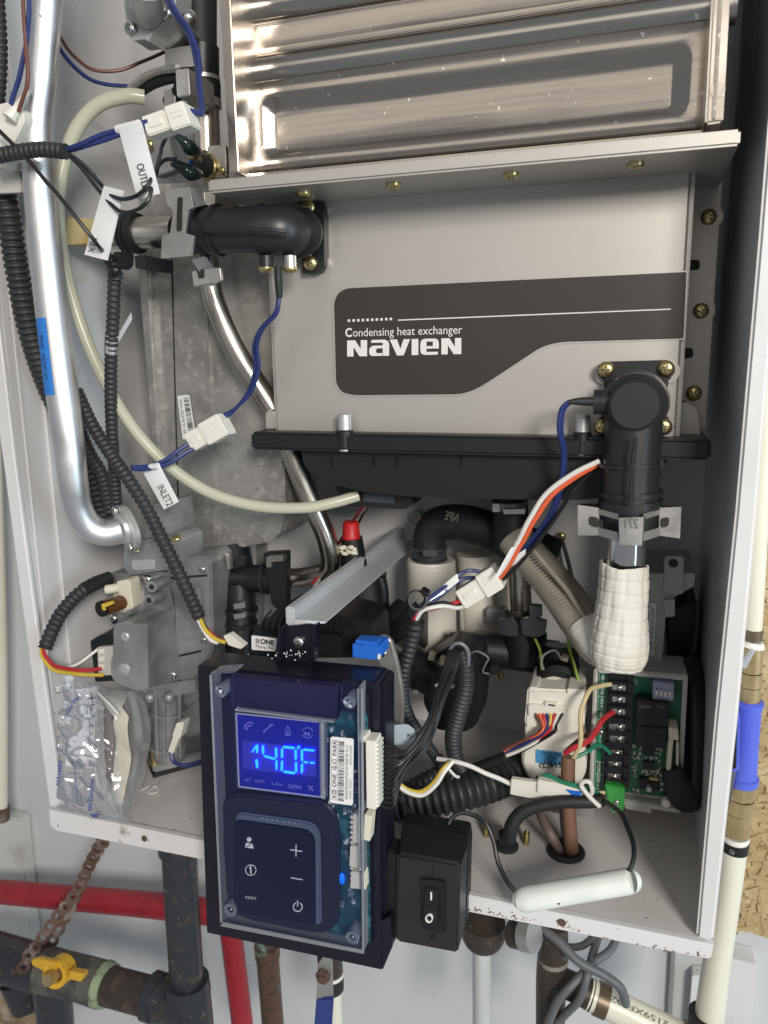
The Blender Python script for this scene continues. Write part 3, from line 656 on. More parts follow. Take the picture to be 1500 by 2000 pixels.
B().pp(rquad([(280, 262), (320, 240), (345, 330), (300, 345), (286, 320)], 6), .085, .095, .001).obj('lower_tab', cast, t)
# igniter with green glassy terminals
t = T('igniter', 'igniter with two glassy dark green terminals on a round dark port', 'igniter', W(395, 325, .05))
p = W(398, 322, .06); b = B(); b.lathe([(24*S(398, 322, .06), 0), (26*S(398, 322, .06), -.004), (22*S(398, 322, .06), -.006)], p+Vector((0, .01, 0)), (.35, 1, 0), 22); b.obj('port_ring', gold, t)
b = B(); b.cyl(p+Vector((-.004, -.004, 0)), p+Vector((.002, .012, 0)), 21*S(398, 322, .06), 20); b.obj('port', blkm, t)
gg = M('green_glass_terminal', (.012, .03, .024), .12)
for q in ([(345, 262, .02), (358, 275, .02), (370, 288, .024), (385, 296, .035)], [(338, 318, .02), (352, 325, .02), (372, 338, .024), (388, 340, .036)]):
    B().ptube(q, [8, 10, 15, 10], seg=12).obj('terminal', gg, t)
B().pp([(366, 300), (378, 300), (378, 310), (366, 310)], .04, .05, .0005).obj('brass_tab', brass, t)
o = B().ball(W(373, 318, .038), .0016, 8).obj('blue_dot', bluc, t)
t = T('steel_pipe', 'upright steel pipe with black collars between the gas manifold and the steel casing', 'pipe', W(400, 200, .09))
b = B(); b.ptube([(360, -520, .085), (388, -30, .085), (398, 130, .085), (405, 300, .085)], 27, seg=20); b.obj('pipe', stainb, t)
for y0, y1, mt in ((-20, 90, blkm), (92, 150, blk), (152, 160, zinc), (162, 190, blkm), (194, 210, zinc)):
    x = 388+(y0+y1)/2*.055
    B().ptube([(x, y0, .083), (x+.5, y1, .083)], 33, seg=20).obj('collar', mt, t)
t = T('flue_port', 'flat steel bracket with a round dark hole under the igniter', 'bracket', W(420, 310, .06))
B().pp(rquad([(405, 285), (440, 283), (442, 345), (402, 350)], 3), .066, .07, .0005).obj('plate', stainb, t)
B().pp(rquad([(386, 376), (420, 374), (420, 400), (386, 402)], 2), .06, .1).obj('spacer', stainb, t)
pscrew(t, 434, 333, .064, 8)

# ---------------------------------------------------- black outlet elbow at upper left of the exchanger
t = T('outlet_elbow', 'black plastic outlet elbow bolted to the upper left corner of the silver heat exchanger', 'pipe elbow', W(560, 450, .05))
Yq = .052
B().pp(rquad([(588, 398), (622, 388), (632, 400), (633, 520), (622, 532), (590, 534)], [2, 8, 4, 4, 8, 2]), Yq, Yh, .001).obj('mounting_plate', blk, t)
B().pp(rquad([(622, 392), (640, 400), (643, 414), (634, 422), (622, 424)], 8), .0575, .061, .0008).obj('boss', hxs, t); b = B(); b.pp(rquad([(620, 500), (640, 502), (645, 516), (636, 530), (612, 532)], 8), .0575, .061, .0008); b.obj('boss', hxs, t)
pscrew(t, 603, 405, Yq-.0005, 14); pscrew(t, 607, 514, Yq-.0005, 14)
b = B(); b.ptube([(588, 458, .058), (575, 455, .045), (553, 451, .034), (520, 449, .030), (470, 449, .030), (372, 452, .032)], [42, 44, 48, 45, 43, 43], seg=28, samp=10); b.obj('elbow', blkg, t)
b = B(); b.ball(W(549, 450, .034), 49*S(549, 450, .034), 24); b.obj('elbow_dome', blkg, t)
for x in (398, 427, 512):
    B().ptube([(x-2, 450, .031), (x+2, 450, .031)], 49.5, seg=28).obj('ring', blkg, t)
for x in (576, 586): B().ptube([(x-1.5, 455, .045), (x+1.5, 456, .047)], 48, seg=28).obj('ring', blkg, t)
b = B(); b.ptube([(400, 449, .0125), (510, 449, .011), (560, 452, .0145)], 3, seg=6); b.obj('mould_line', blkg, t)
b = B(); b.ptube([(240, 456, .034), (345, 453, .033)], 30, seg=24); b.obj('metal_pipe', stainb, t)
b = B(); b.lathe([(10*S(228, 456, .034), -.004), (27*S(228, 456, .034), -.002), (30*S(228, 456, .034), .003), (30*S(228, 456, .034), .006)], W(222, 457, .034), (1, 0, 0), 22); b.obj('end_cap', stainb, t)
b = B()
for x in (252, 266): b.ptube([(x-6, 456, .034), (x+6, 456, .034)], 38, seg=22)
b.obj('rubber_ring', blkm, t)
b = B(); b.pp(rquad([(262, 500), (284, 498), (284, 525), (264, 524)], 3), .02, .05, .001); b.obj('ring_tab', blkm, t)
for x in (520, 566):
    p = W(x, 500, .032); b = B(); b.cyl(p, p+Vector((0, 0, -.0075)), 13*S(x, 500, .03), 16); b.obj('sensor_stem', chrome if x > 540 else blkg, t)
    screw(t, W(x, 523, .031), (0, 0, -1), .0045)
# steel spring clip on it
def uclip(t, x0, x1, yt, yb, Y, mat=zinc):
    pass
t = T('spring_clip', 'bent steel spring clip gripping the horizontal pipe left of the black outlet elbow', 'clip', W(352, 460, .03))
B().pp(rquad([(322, 372), (370, 364), (378, 405), (366, 410), (360, 455), (378, 460), (372, 500), (314, 505), (316, 460), (332, 455), (338, 412), (326, 400)], 3), .006, .0085, .0005).obj('front_leaf', zinc, t)
B().prism([W(370, 364, .006), W(392, 366, .02), W(398, 400, .02), W(378, 405, .006)], (0, .0022, 0), .0004).obj('upper_wing', zinc, t)
B().pp(rquad([(346, 386), (356, 384), (354, 450), (344, 452)], 4), .0052, .0062, .0002).obj('slot', dark, t)
B().prism([W(372, 506, .008), W(398, 500, .02), W(430, 545, .03), W(408, 560, .022)], (0, .003, 0), .0004).obj('lower_wing', zinc, t)
B().pp(rquad([(374, 530), (430, 522), (432, 548), (378, 560)], 3), .016, .019, .0004).obj('lower_tab', zinc, t)
B().pp(rquad([(384, 527), (398, 525), (398, 542), (388, 544)], 2), .0152, .0158).obj('slot', dark, t)
# steel pipe behind, slanting down to the right
t = T('slanted_steel_pipe', 'polished steel pipe slanting from the spring clip down behind the heat exchanger and tray', 'pipe', W(460, 650, .07))
B().ptube([(402, 380, .066), (404, 470, .066), (412, 560, .066), (432, 620, .068), (470, 700, .072), (540, 810, .08)], [20, 20, 21, 22, 23, 23], seg=22).obj('upper_run', stainb, t)
B().ptube([(540, 810, .08), (575, 900, .085), (612, 990, .09), (640, 1060, .095), (640, 1110, .1), (590, 1128, .1), (520, 1128, .1)], 20, seg=22).obj('lower_run', stainb, t)
# sensor boot and blue wires to the white plug
t = T('thermistor_lead', 'blue wire pair from the outlet elbow sensor curving down to the plug over the tank', 'wires', W(500, 680, .03))
B().ptube([(543, 520, .026), (544, 548, .025), (546, 582, .026)], [7, 8, 6], seg=12).obj('boot', blkm, t)
wires(t, [(wblu, 3.6, [(546, 580, .026), (540, 612, .026), (514, 642, .028), (502, 680, .032), (505, 720, .036), (490, 768, .038), (455, 800, .038), (428, 815, .036), (416, 828, .034)]), (wblu, 3.6, [(544, 580, .027), (536, 612, .027), (509, 642, .029), (496, 680, .033), (498, 720, .037), (484, 768, .039), (452, 806, .039), (432, 820, .036), (428, 836, .034)])])
t = T('wire_connector', 'white two piece wire connector in front of the galvanised tank below the barcode sticker', 'connector', W(400, 845, .03))
plug(t, (366, 866), (434, 828), 23, .030, .010, .42)
t = T('inlet_wires', 'dark blue wire pair from the diagonal conduit through the INLET2 tag to the white plug', 'wires', W(320, 900, .02))
wires(t, [(wblu, 4.5, [(255, 912, 0), (300, 908, .012), (340, 886, .024), (372, 866, .032)]), (wblu, 4.5, [(258, 915, 0), (305, 913, .012), (348, 894, .024), (382, 874, .032)])])
t = tag_strip('wire_tag', 'folded pale grey paper tag printed INLET2 hanging below the blue wires', (293, 912), (334, 988), 17, 16, .010, .014, 'INLET2', .48, .98, 14)
wrapband(t, 290, 912, .0105, 9, -.1, 18)
# ================================================================== GAS VALVE
gv = T('gas_valve', 'grey cast gas valve with a riveted cover box under the aluminium tube', 'gas valve', W(320, 1500, .06))
B().pp(rquad([(286, 1098), (400, 1086), (412, 1100), (416, 1270), (380, 1330), (300, 1340), (286, 1300)], [6, 8, 8, 8, 6, 4, 4]), .052, .095, .003).obj('body', cast, gv)
B().pp(rquad([(238, 1064), (322, 1050), (336, 1062), (338, 1112), (250, 1124), (238, 1110)], 5), .034, .075, .002).obj('neck_block', cast, gv)
B().pp(rquad([(256, 1094), (300, 1092), (302, 1112), (258, 1114)], 5), .0332, .036, .0004).obj('neck_slot', castl, gv)
B().pp(rquad([(205, 1122), (320, 1118), (338, 1200), (330, 1225), (215, 1222), (205, 1180)], 8), .046, .085, .002).obj('diaphragm_housing', cast, gv)
for x, y in ((395, 1112), (398, 1250), (300, 1092)): pscrew(gv, x, y, .0515, 7, 'chrome')
B().pp([(300, 1130), (404, 1122), (404, 1126), (300, 1134)], .0513, .053).obj('part_line', dark, gv)
B().pp([(302, 1290), (392, 1270), (392, 1274), (302, 1294)], .0513, .053).obj('part_line', dark, gv)
B().pp(rquad([(340, 1150), (392, 1146), (396, 1240), (344, 1248)], 6), .0495, .053, .001).obj('raised_pad', cast, gv)
B().pp(rquad([(292, 985), (330, 980), (336, 1060), (280, 1062)], 5), .05, .08, .003).obj('inlet_riser', cast, gv)
ax = Vector((-.42, -.85, .16)).normalized()
p = W(265, 1165, .05); sp = S(265, 1165, .05)
b = B(); b.lathe([(44*sp, -.004), (44*sp, .002), (38*sp, .004), (36*sp, .008)], p, ax, 28); b.obj('regulator_ring', cast, gv)
b = B(); b.lathe([(30*sp, .004), (30*sp, .010), (26*sp, .012), (0, .0125)], p, ax, 24); b.obj('regulator_cap', cream, gv)
b = B(); q = W(246, 1146, .038); b.cyl(q, q+Vector((-.013, -.006, -.0015)), 9*sp, 14, bev=.0008); b.obj('cap_nib', cream, gv)
B().pp(rquad([(226, 1136), (252, 1132), (260, 1190), (238, 1192)], 6), .030, .042, .0015).obj('cap_wall', cream, gv)
b = B(); q0 = W(246, 1173, .034); q1 = W(196, 1190, .014); b.cyl(q0, q1, 14*sp, 18, bev=.0006); b.obj('coil', M('brown_varnished_coil', (.12, .05, .02), .25), gv)
b = B(); b.cyl(q1.lerp(q0, .15), q1.lerp(q0, -.03), 15*sp, 18, bev=.0005); b.obj('coil_end', blk, gv)
b = B(); dd = (q1-q0).normalized(); b.cyl(q1.lerp(q0, -.02), q1.lerp(q0, -.04), 6*sp, 12); b.obj('coil_hole', dark, gv)
B().pp([(198, 1180), (220, 1174), (222, 1179), (204, 1187), (206, 1192), (200, 1192)], .0085, .0095).obj('paint_mark', wyel, gv)
for x, y in ((213, 1127), (288, 1132), (222, 1208)): pscrew(gv, x, y, .0445, 10, 'chrome')
for (x, y), (x2, y2) in (((296, 1146), (325, 1133)), ((291, 1172), (322, 1160))):
    a = W(x, y, .032); c = W(x2, y2, .05); b = B(); b.lathe([(5*sp, .002), (5*sp, 0), (11*sp, 0), (11*sp, (c-a).length)], a, c-a, 16); b.obj('nozzle', cast, gv)
    b = B(); b.cyl(a, a.lerp(c, .06), 6*sp, 12); b.obj('nozzle_hole', dark, gv)
# cover box
fr = rquad([(221, 1220), (252, 1211), (262, 1218), (288, 1218), (290, 1345), (268, 1350), (216, 1330), (216, 1290), (222, 1278)], [14, 6, 4, 2, 4, 6, 26, 12, 8])
B().pp(fr, .018, .050, .0018).obj('cover_plate', cast, gv)
sd = [W(286, 1219, .020), W(340, 1180, .050), W(352, 1330, .050), W(290, 1345, .020)]
B().prism(sd, (0, .012, 0), .001).obj('cover_side', cast, gv)
for x, y, r in ((245, 1243, 9), (244, 1307, 12)):
    q = W(x, y, .018); b = B(); b.lathe([(r*sp, .0002), (r*sp, -.0008), (r*sp*.8, -.0013), (0, -.0014)], q, (0, 1, 0), 18); b.obj('rivet', castl, gv)
# lower outlet
q0 = W(326, 1340, .056); 
B().ptube([(326, 1330, .062), (328, 1400, .062), (332, 1480, .062)], [34, 30, 30], seg=20).obj('lower_body', cast, gv)
for x in (304, 318, 350): B().ptube([(x, 1345, .048 if x < 340 else .05), (x+3, 1480, .048 if x < 340 else .05)], 3.5, seg=8).obj('rib', cast, gv)
for y in (1385, 1452): B().ptube([(328, y-2.5, .062), (328, y+2.5, .062)], 37, seg=22).obj('rib', cast, gv)
B().pp(rquad([(272, 1340), (380, 1328), (385, 1352), (290, 1368)], 6), .048, .09, .002).obj('joint_flange', cast, gv)
for x, y in ((293, 1362), (330, 1362)): b = B(); b.ball(W(x, y, .046), 12*sp, 12); b.obj('bolt_boss', cast, gv)
pscrew(gv, 338, 1318, .044, 9, 'chrome')
pts = [H(288, 1482, .013), H(300, 1512, .013), H(400, 1486, .013), H(396, 1450, .013)]
b = B(); b.prism(pts, (0, 0, .008), .0015); b.obj('base_flange', cast, gv)
p = H(302, 1490, .021); b = B(); b.cyl(p, p+Vector((0, 0, .002)), .005, 18).cyl(p, p+Vector((0, 0, .010)), .0026, 10); b.obj('base_bolt', gold, gv)
p = H(300, 1506, .0115); b = B(); b.prism([H(286, 1488, .0101), H(299, 1520, .0101), H(420, 1486, .0101), H(400, 1446, .0101)], (0, 0, .003)); b.obj('gasket', blkm, gv)
for x, y in ((268, 1075), (345, 1052)): pscrew(gv, x, y, .036, 10, 'gold', (0, -.5, 1))
# plug on its left side
t = T('valve_plug', 'black plug with a white insert on the left side of the gas valve cover', 'connector', W(200, 1300, .04))
B().pp(rquad([(176, 1252), (196, 1240), (228, 1238), (226, 1330), (186, 1332), (182, 1300)], 3), .030, .048, .001).obj('plug_shell', blk, t)
B().pp(rquad([(190, 1264), (220, 1262), (222, 1318), (192, 1320)], 2), .027, .040, .0006).obj('insert', boxg, t)
for y in (1272, 1287, 1302): B().pp([(192, y-4), (203, y-5), (203, y+4), (193, y+5)], .0262, .028).obj('terminal_slot', wht, t)
conduit('conduit', 'short black conduit arching over the white left panel beside the gas valve', [(205, 1132, .040), (180, 1142, .030), (148, 1165, .018), (118, 1200, .006), (98, 1240, -.004), (88, 1266, -.008)], 14, .0036)
B().ptube([(165, 1150, .022), (190, 1138, .033), (215, 1128, .043)], 13, seg=12).obj('sleeve_end', blkm, t)
t = T('valve_wires', 'red, yellow and white wires looping from the short arching conduit to the black valve plug', 'wires', W(130, 1300, .02))
wires(t, [(wred, 4, [(85, 1262, -.008), (87, 1280, -.008), (108, 1300, -.002), (150, 1308, .012), (198, 1306, .026)]), (wyel, 4, [(82, 1262, -.008), (83, 1284, -.008), (106, 1308, -.002), (150, 1316, .012), (202, 1318, .026)]), (wwht, 3, [(89, 1262, -.007), (93, 1287, -.004), (122, 1304, .008), (155, 1295, .018), (192, 1268, .029)])])
# little white plug near the valve foot
t = T('spare_plug', 'small spare white plug on a navy lead leaning on the gas valve foot', 'connector', W(340, 1470, .04))
B().pp(rquad([(345, 1412), (360, 1410), (352, 1442), (336, 1438)], 2), .036, .044, .0008).pp(rquad([(338, 1438), (350, 1440), (338, 1472), (328, 1468)], 1), .038, .042, .0005).obj('plug_body', wht, t)
B().ptube([(333, 1468, .04), (340, 1488, .038), (365, 1494, .04), (400, 1484, .05)], 4, seg=8).obj('lead', wblu, t)

# black coupling cluster right of the valve
t = T('pipe_tee', 'black plastic pipe tee under the galvanised tank with clips on its right and lower ends', 'pipe fitting', W(465, 1130, .08))
B().ptube([(425, 1130, .085), (560, 1130, .085)], 27, seg=24).obj('run', blk, t)
B().ptube([(468, 1140, .085), (472, 1300, .075)], 30, seg=24).obj('branch', blk, t)
B().ptube([(456, 1072, .095), (465, 1118, .088)], 32, seg=20).obj('neck', blk, t)
for y, h in ((1190, 34), (1216, 33), (1240, 32)): B().ptube([(470, y-4, .08), (470, y+4, .08)], h, seg=24).obj('ring', blkg, t)
for x in (452, 520, 552): B().ptube([(x-3, 1130, .085), (x+3, 1130, .085)], 31, seg=24).obj('ring', blkg, t)
B().pp(rquad([(455, 1180), (478, 1176), (480, 1186), (458, 1190)], 1), .048, .052).pp(rquad([(456, 1200), (480, 1197), (480, 1206), (458, 1210)], 1), .048, .052).obj('branch_clip', chrome, t)
B().pp(rquad([(520, 1088), (553, 1086), (553, 1096), (530, 1098), (530, 1108), (520, 1108)], 1), .06, .066, .0004).obj('run_clip', stainb, t)
B().pp(rquad([(514, 1080), (560, 1078), (560, 1180), (545, 1195), (530, 1180)], 3), .068, .075, .001).obj('clip_frame', blk, t)
B().pp(rquad([(458, 1090), (476, 1088), (478, 1104), (460, 1106)], 1), .062, .066).obj('badge', blkg, t)
B().pp([(440, 1080), (448, 1080), (450, 1112), (444, 1112)], .07, .074).obj('stay', zinc, t)
t = T('steel_bracket', 'upright steel bracket strip with a hole behind the black pipe tee', 'bracket', W(510, 1180, .12))
B().pp([(500, 1060), (520, 1058), (512, 1215), (498, 1215)], .12, .123, .0003).obj('strip', zinc, t)
b = B(); b.cyl(W(503, 1173, .1195), W(503, 1173, .1205), .0022, 12); b.obj('strip_hole', dark, t)

# ================================================================== PUMP, BAR, CENTRE
pu = T('circulation_pump', 'black circulation pump with ribbed housing and a white sticker behind the controller', 'pump', W(600, 1280, .04))
B().pp(rquad([(486, 1285), (492, 1232), (512, 1214), (545, 1190), (600, 1192), (690, 1204), (724, 1222), (730, 1285)], [3, 10, 14, 14, 10, 12, 10, 3]), .016, .050, .003).obj('housing', blk, pu)
B().pp(rquad([(488, 1285), (494, 1234), (552, 1242), (548, 1290)], 4), .006, .02, .0015).obj('front_block', blk, pu)
for i in range(5):
    x = 512+i*13; B().ptube([(x-8, 1236-i*2, .013), (x+2, 1212-i*3, .0155), (x+18, 1192-i*1, .020)], 2.4, seg=6).obj('rib', blk, pu)
for i in range(7):
    x = 632+i*10; B().ptube([(x, 1232, .0145), (x+7, 1207, .0145)], 2.0, seg=6).obj('rib', blk, pu)
B().pp(rquad([(610, 1270), (612, 1236), (668, 1244), (666, 1285)], 3), .008, .02, .001).obj('terminal_box', blk, pu)
sq = [(491, 1241), (540, 1247.5), (538, 1272.5), (491.5, 1269)]
B().pp(rquad(sq, 3), .0052, .0061).obj('sticker', paper, pu)
f3 = lambda u0, u1, v0, v1: (lambda s, t: in_quad(sq, u0+(u1-u0)*s, v1-(v1-v0)*t, .005))
text('ONE', f3(.36, .92, .16, .50), ink, pu, off=.045)
text('Piping Ass', f3(.18, .90, .60, .84), ink, pu)
b = B(); b.prism([f3(0, 1, 0, 1)(x, y) for x, y in ((.17, .50), (.33, .50), (.33, .82), (.17, .82))], (0, .00005, 0)); b.obj('logo_square', gprint, pu)
b = B(); b.prism([f3(0, 1, 0, 1)(x, y) for x, y in ((.08, .46), (.93, .46), (.93, .44), (.08, .44))], (0, .00005, 0)); b.obj('rule', gprint, pu)
# vent with red cap
t = T('air_vent', 'bright red rubber cap on a black pipe vent with white sealant, behind the silver bar', 'air vent', W(690, 1100, .08))
B().ptube([(712, 1190, .118), (706, 1122, .118)], [50, 47], seg=26).obj('body', blk, t)
B().ptube([(706, 1128, .118), (705, 1114, .118)], 50, seg=26).obj('lid', blkg, t)
B().ptube([(692, 1118, .112), (687, 1050, .110)], [28, 21], seg=20).obj('neck', blk, t)
p = W(686, 1052, .110); sp = S(686, 1052, .110); b = B(); b.lathe([(18.5*sp, 0), (18.5*sp, .0025), (17*sp, .004), (16*sp, .0115), (13*sp, .0128), (0, .013)], p, (0, 0, 1), 22); b.obj('red_cap', red, t)
b = B(); rs = random.Random(5)
for i in range(20): b.ball(W(683+rs.uniform(-16, 14), 1074+rs.uniform(-7, 8), .098+rs.uniform(0, .004)), rs.uniform(.0008, .0022), 7, sc=(1.3, .7, .8))
b.obj('sealant', cream, t)
B().ptube([(742, 1128, .112), (747, 1150, .112), (748, 1175, .112)], 12, seg=14).obj('side_port', blk, t)
t = T('vent_wires', 'red, white and black wires running from under the tray past the red cap', 'wires', W(660, 1080, .07))
wires(t, [(wred, 3.2, [(712, 985, .085), (694, 1010, .125), (672, 1045, .132), (645, 1085, .125), (612, 1140, .085)]), (wwht, 3.2, [(717, 985, .084), (700, 1010, .125), (676, 1052, .131), (648, 1094, .124), (616, 1145, .084)]), (wblk, 3.2, [(722, 985, .085), (704, 1012, .125), (680, 1060, .132), (652, 1098, .125), (622, 1148, .085)])])
t = T('motor_mount', 'black block with a blue grey face under the black tray beside the silver bar', 'motor', W(750, 985, .09))
B().pp(rquad([(655, 950), (800, 955), (808, 985), (790, 995), (665, 988)], 5), .075, .11, .002).obj('block', blk, t)
B().pp(rquad([(708, 962), (770, 966), (770, 984), (708, 980)], 3), .0735, .078, .0006).obj('face', M('slate_plastic', (.05, .06, .075), .4), t)
# the silver bar from the back wall to the controller
t = T('support_bar', 'bent silver steel bar running from the back wall forward to the controller', 'bar', W(570, 1220, -.012))
pa = W(563, 1186, -.013); zz = W(563, 1222, -.013).z; L_ = .2225; wd = .0046
B().prism([(pa.x-.0022, pa.y, pa.z), (pa.x+wd-.001, pa.y, pa.z), (pa.x+wd-.001, pa.y, zz), (pa.x-.0022, pa.y, zz)], (0, L_, 0), .0009).obj('web', barz, t)
B().prism([(pa.x+wd-.001, pa.y+.0006, zz+.0036), (pa.x+wd+.0135, pa.y+.012, zz), (pa.x+wd+.0135, pa.y+.012, zz-.001), (pa.x+wd-.001, pa.y+.0006, zz)], (0, L_-.013, 0), .0003).obj('foot', barz, t)
b = B(); p = W(815, 1010, .205); b.cyl(p, p+Vector((0, -.004, 0)), .006, 14); b.obj('end_tab', cast, t); screw(t, p+Vector((.004, -.004, 0)), FRONT, .003)

# black hose marked NPE and PVC pipes at the back
t = T('drain_hose', 'thick black rubber hose printed NPE bending into the white pipe under the tray', 'hose', W(870, 1030, .15))
hp_ = [(838, 1086, .15), (839, 1050, .15), (856, 1024, .15), (900, 1020, .148), (955, 1036, .145), (1030, 1070, .14), (1075, 1092, .135)]
B().ptube(hp_, [32, 32, 34, 35, 38, 42, 44], seg=26).obj('hose', blkm, t)
fn = bent((860, 1012), (945, 1030), 41, .148, 0, 40, .0012)
ptext('NPE', (893, 1020), (868, 1014), -18, .120, M('faded_print', (.16, .15, .13), .6), t)
for y0, y1, h in ((1066, 1072, 35), (1074, 1088, 33), (1089, 1094, 35)): B().ptube([(839, y0, .15), (839, y1, .15)], h, seg=24).obj('clamp_ring', M('slate_ring', (.045, .05, .055), .3), t)
B().pp(rquad([(826, 1074), (852, 1074), (852, 1087), (826, 1087)], 1), .125, .128).obj('clamp_block', M('slate_block', (.08, .085, .09), .3), t)
t = T('condensate_pipe', 'fat cream white plastic pipe standing under the black NPE hose', 'pipe', W(848, 1300, .15))
B().ptube([(842, 1096, .152), (846, 1320, .152)], 47, seg=28).obj('pipe', pvc, t)
B().ptube([(842, 1092, .152), (842, 1102, .152)], [45, 48], seg=28).obj('rim', pvc, t)
t = T('condensate_pipe', 'second cream plastic pipe, in shade right of the fat pipe under the hose', 'pipe', W(945, 1250, .17))
B().ptube([(932, 1080, .175), (942, 1250, .175)], 40, seg=24).obj('pipe', pvc, t)
B().ptube([(912, 1180, .17), (914, 1250, .17)], 16, seg=16).obj('side_pipe', pvc, t)
B().pp(rquad([(950, 1190), (985, 1190), (985, 1215), (950, 1218)], 2), .15, .16, .001).obj('bracket', cast, t)
t = T('steel_inlet_pipe', 'upright dark steel pipe with a black lobed clip, right of the white wire connector', 'pipe', W(1015, 1200, .12))
B().ptube([(1012, 1070, .125), (1016, 1205, .125)], 23, seg=22).obj('pipe', stainb, t)
B().ptube([(995, 960, .125), (1000, 1075, .125)], [34, 38], seg=24).obj('elbow_cup', blk, t)
B().ptube([(994, 978, .12), (994, 992, .12)], 33, seg=24).obj('collar', M('dull_clip', (.25, .26, .27), .35, .8), t)
B().pp(rquad([(962, 984), (976, 984), (976, 1000), (962, 1000)], 1), .095, .1).pp(rquad([(982, 995), (1025, 994), (1025, 1004), (984, 1004)], 1), .095, .1).obj('clip_leaf', zinc, t)
dk = M('dark_clip_steel', (.10, .095, .09), .3, .8)
for q in ([(974, 1212), (1000, 1206), (1012, 1222), (1012, 1242), (998, 1244), (976, 1240)], [(1016, 1210), (1040, 1206), (1068, 1214), (1064, 1240), (1042, 1246), (1020, 1240)], [(1034, 1182), (1058, 1184), (1058, 1206), (1034, 1206)]):
    B().pp(rquad(q, 3), .095, .10, .0008).obj('clip_lobe', dk, t)
B().ptube([(1016, 1195, .122), (1018, 1250, .122)], 31, seg=24).obj('socket', blk, t)
t = T('manifold_pipe', 'black plastic manifold pipe running across the middle behind the wire bundle', 'pipe', W(980, 1280, .12))
B().ptube([(880, 1268, .12), (960, 1270, .125), (1090, 1286, .13)], 34, seg=24).obj('run', blk, t)
B().ptube([(1020, 1240, .124), (1022, 1290, .124)], 36, seg=22).obj('tee', blk, t)
for x in (930, 1060): B().ptube([(x-4, 1272, .124), (x+4, 1273, .124)], 38, seg=24).obj('ring', blkm, t)
t = T('wall_screw', 'small dark screw on the cabinet back, right of the black manifold pipe', 'screw', W(976, 1318, .205))
pscrew(t, 976, 1318, .2, 9, 'gold')
t = T('ground_screw', 'dark screw with a black ground wire on the cabinet back, above the braided hose', 'screw', W(1096, 1048, .205))
pscrew(t, 1096, 1048, .205, 9, 'gold'); B().ptube([(1098, 1056, .2), (1108, 1090, .195), (1116, 1125, .19)], 4, seg=8).obj('ground_wire', wblk, t)

# centre-right pump pieces
t = T('flow_sensor', 'black flow sensor body with brass coloured screws and a wire clip, behind the wire bundle', 'sensor', W(880, 1420, .08))
B().pp(rquad([(822, 1300), (880, 1262), (935, 1290), (942, 1330), (932, 1420), (905, 1436), (850, 1430), (825, 1380)], [8, 12, 12, 10, 18, 12, 10, 10]), .082, .12, .004).obj('body', blk, t)
ax = Vector((.75, -.35, -.3)).normalized(); p = W(818, 1306, .07); sp = S(818, 1306, .07)
b = B(); b.lathe([(36*sp, -.012), (36*sp, 0), (40*sp, .0005), (40*sp, .006), (34*sp, .0065), (34*sp, .018)], p, ax, 26); b.obj('barrel', blk, t)
b = B(); b.lathe([(30*sp, -.02), (30*sp, -.011)], p, ax, 24); b.obj('steel_sleeve', stainb, t)
bh = M('pale_gold_tab', (.62, .52, .38), .3, .7)
for q in ([(826, 1302), (838, 1296), (851, 1302), (845, 1322), (824, 1316)], [(845, 1312), (862, 1310), (862, 1320), (858, 1332), (840, 1327)]):
    B().pp(rquad(q, 3), .062, .066, .0008).obj('gold_tab', bh, t)
for x, y in ((843, 1283), (864, 1292)): B().pp(rquad([(x-5, y-8), (x+7, y-5), (x+4, y+9), (x-8, y+6)], 2), .058, .063, .0006).obj('gold_screw', bh, t)
B().pp(rquad([(808, 1347), (819, 1347), (818, 1357), (806, 1355)], 1), .062, .065).pp(rquad([(846, 1336), (854, 1336), (854, 1341), (846, 1341)], 1), .060, .063).pp(rquad([(876, 1339), (886, 1340), (886, 1345), (876, 1344)], 1), .060, .063).obj('terminal', boxg, t)
B().ptube([(918, 1278, .078), (932, 1272, .076), (953, 1284, .076), (948, 1298, .077), (943, 1312, .08), (955, 1316, .085)], 2, seg=6).obj('wire_clip', zinc, t)
B().pp(rquad([(955, 1304), (975, 1303), (976, 1318), (958, 1318)], 2), .09, .095, .0006).obj('bracket', blk, t)
t = T('side_bracket', 'blue grey steel bracket plate with a bolt beside the blue connector', 'bracket', W(765, 1450, .02))
B().pp(rquad([(728, 1252), (746, 1240), (764, 1248), (776, 1290), (786, 1340), (790, 1390), (774, 1480), (742, 1470), (738, 1300)], [4, 6, 10, 10, 10, 16, 14, 4, 4]), .012, .016, .0012).obj('plate', zinc, t)
pscrew(t, 747, 1275, .0112, 9, 'chrome')
t = T('blue_connector', 'bright blue plastic connector clipped on top of the controller housing', 'connector', W(715, 1285, -.01))
B().pp(rquad([(688, 1258), (742, 1262), (744, 1284), (738, 1290), (688, 1284)], 2), -.012, .004, .0008).obj('shell', bluc, t)
B().pp(rquad([(694, 1250), (736, 1255), (736, 1262), (694, 1257)], 2), -.013, -.004, .0006).pp(rquad([(712, 1256), (719, 1256), (719, 1264), (712, 1264)], 1), -.0125, -.011).obj('latch', bluc, t)
B().pp(rquad([(738, 1277), (743, 1280), (742, 1288), (737, 1287)], 2), -.0127, -.011).obj('white_tip', wht, t)
t = T('pump_outlet', 'dark plastic block between the silver bar and the cream pipe', 'block', W(760, 1260, .11))
B().pp(rquad([(742, 1200), (770, 1212), (808, 1214), (808, 1300), (745, 1310)], 4), .09, .13, .003).obj('block', blk, t)
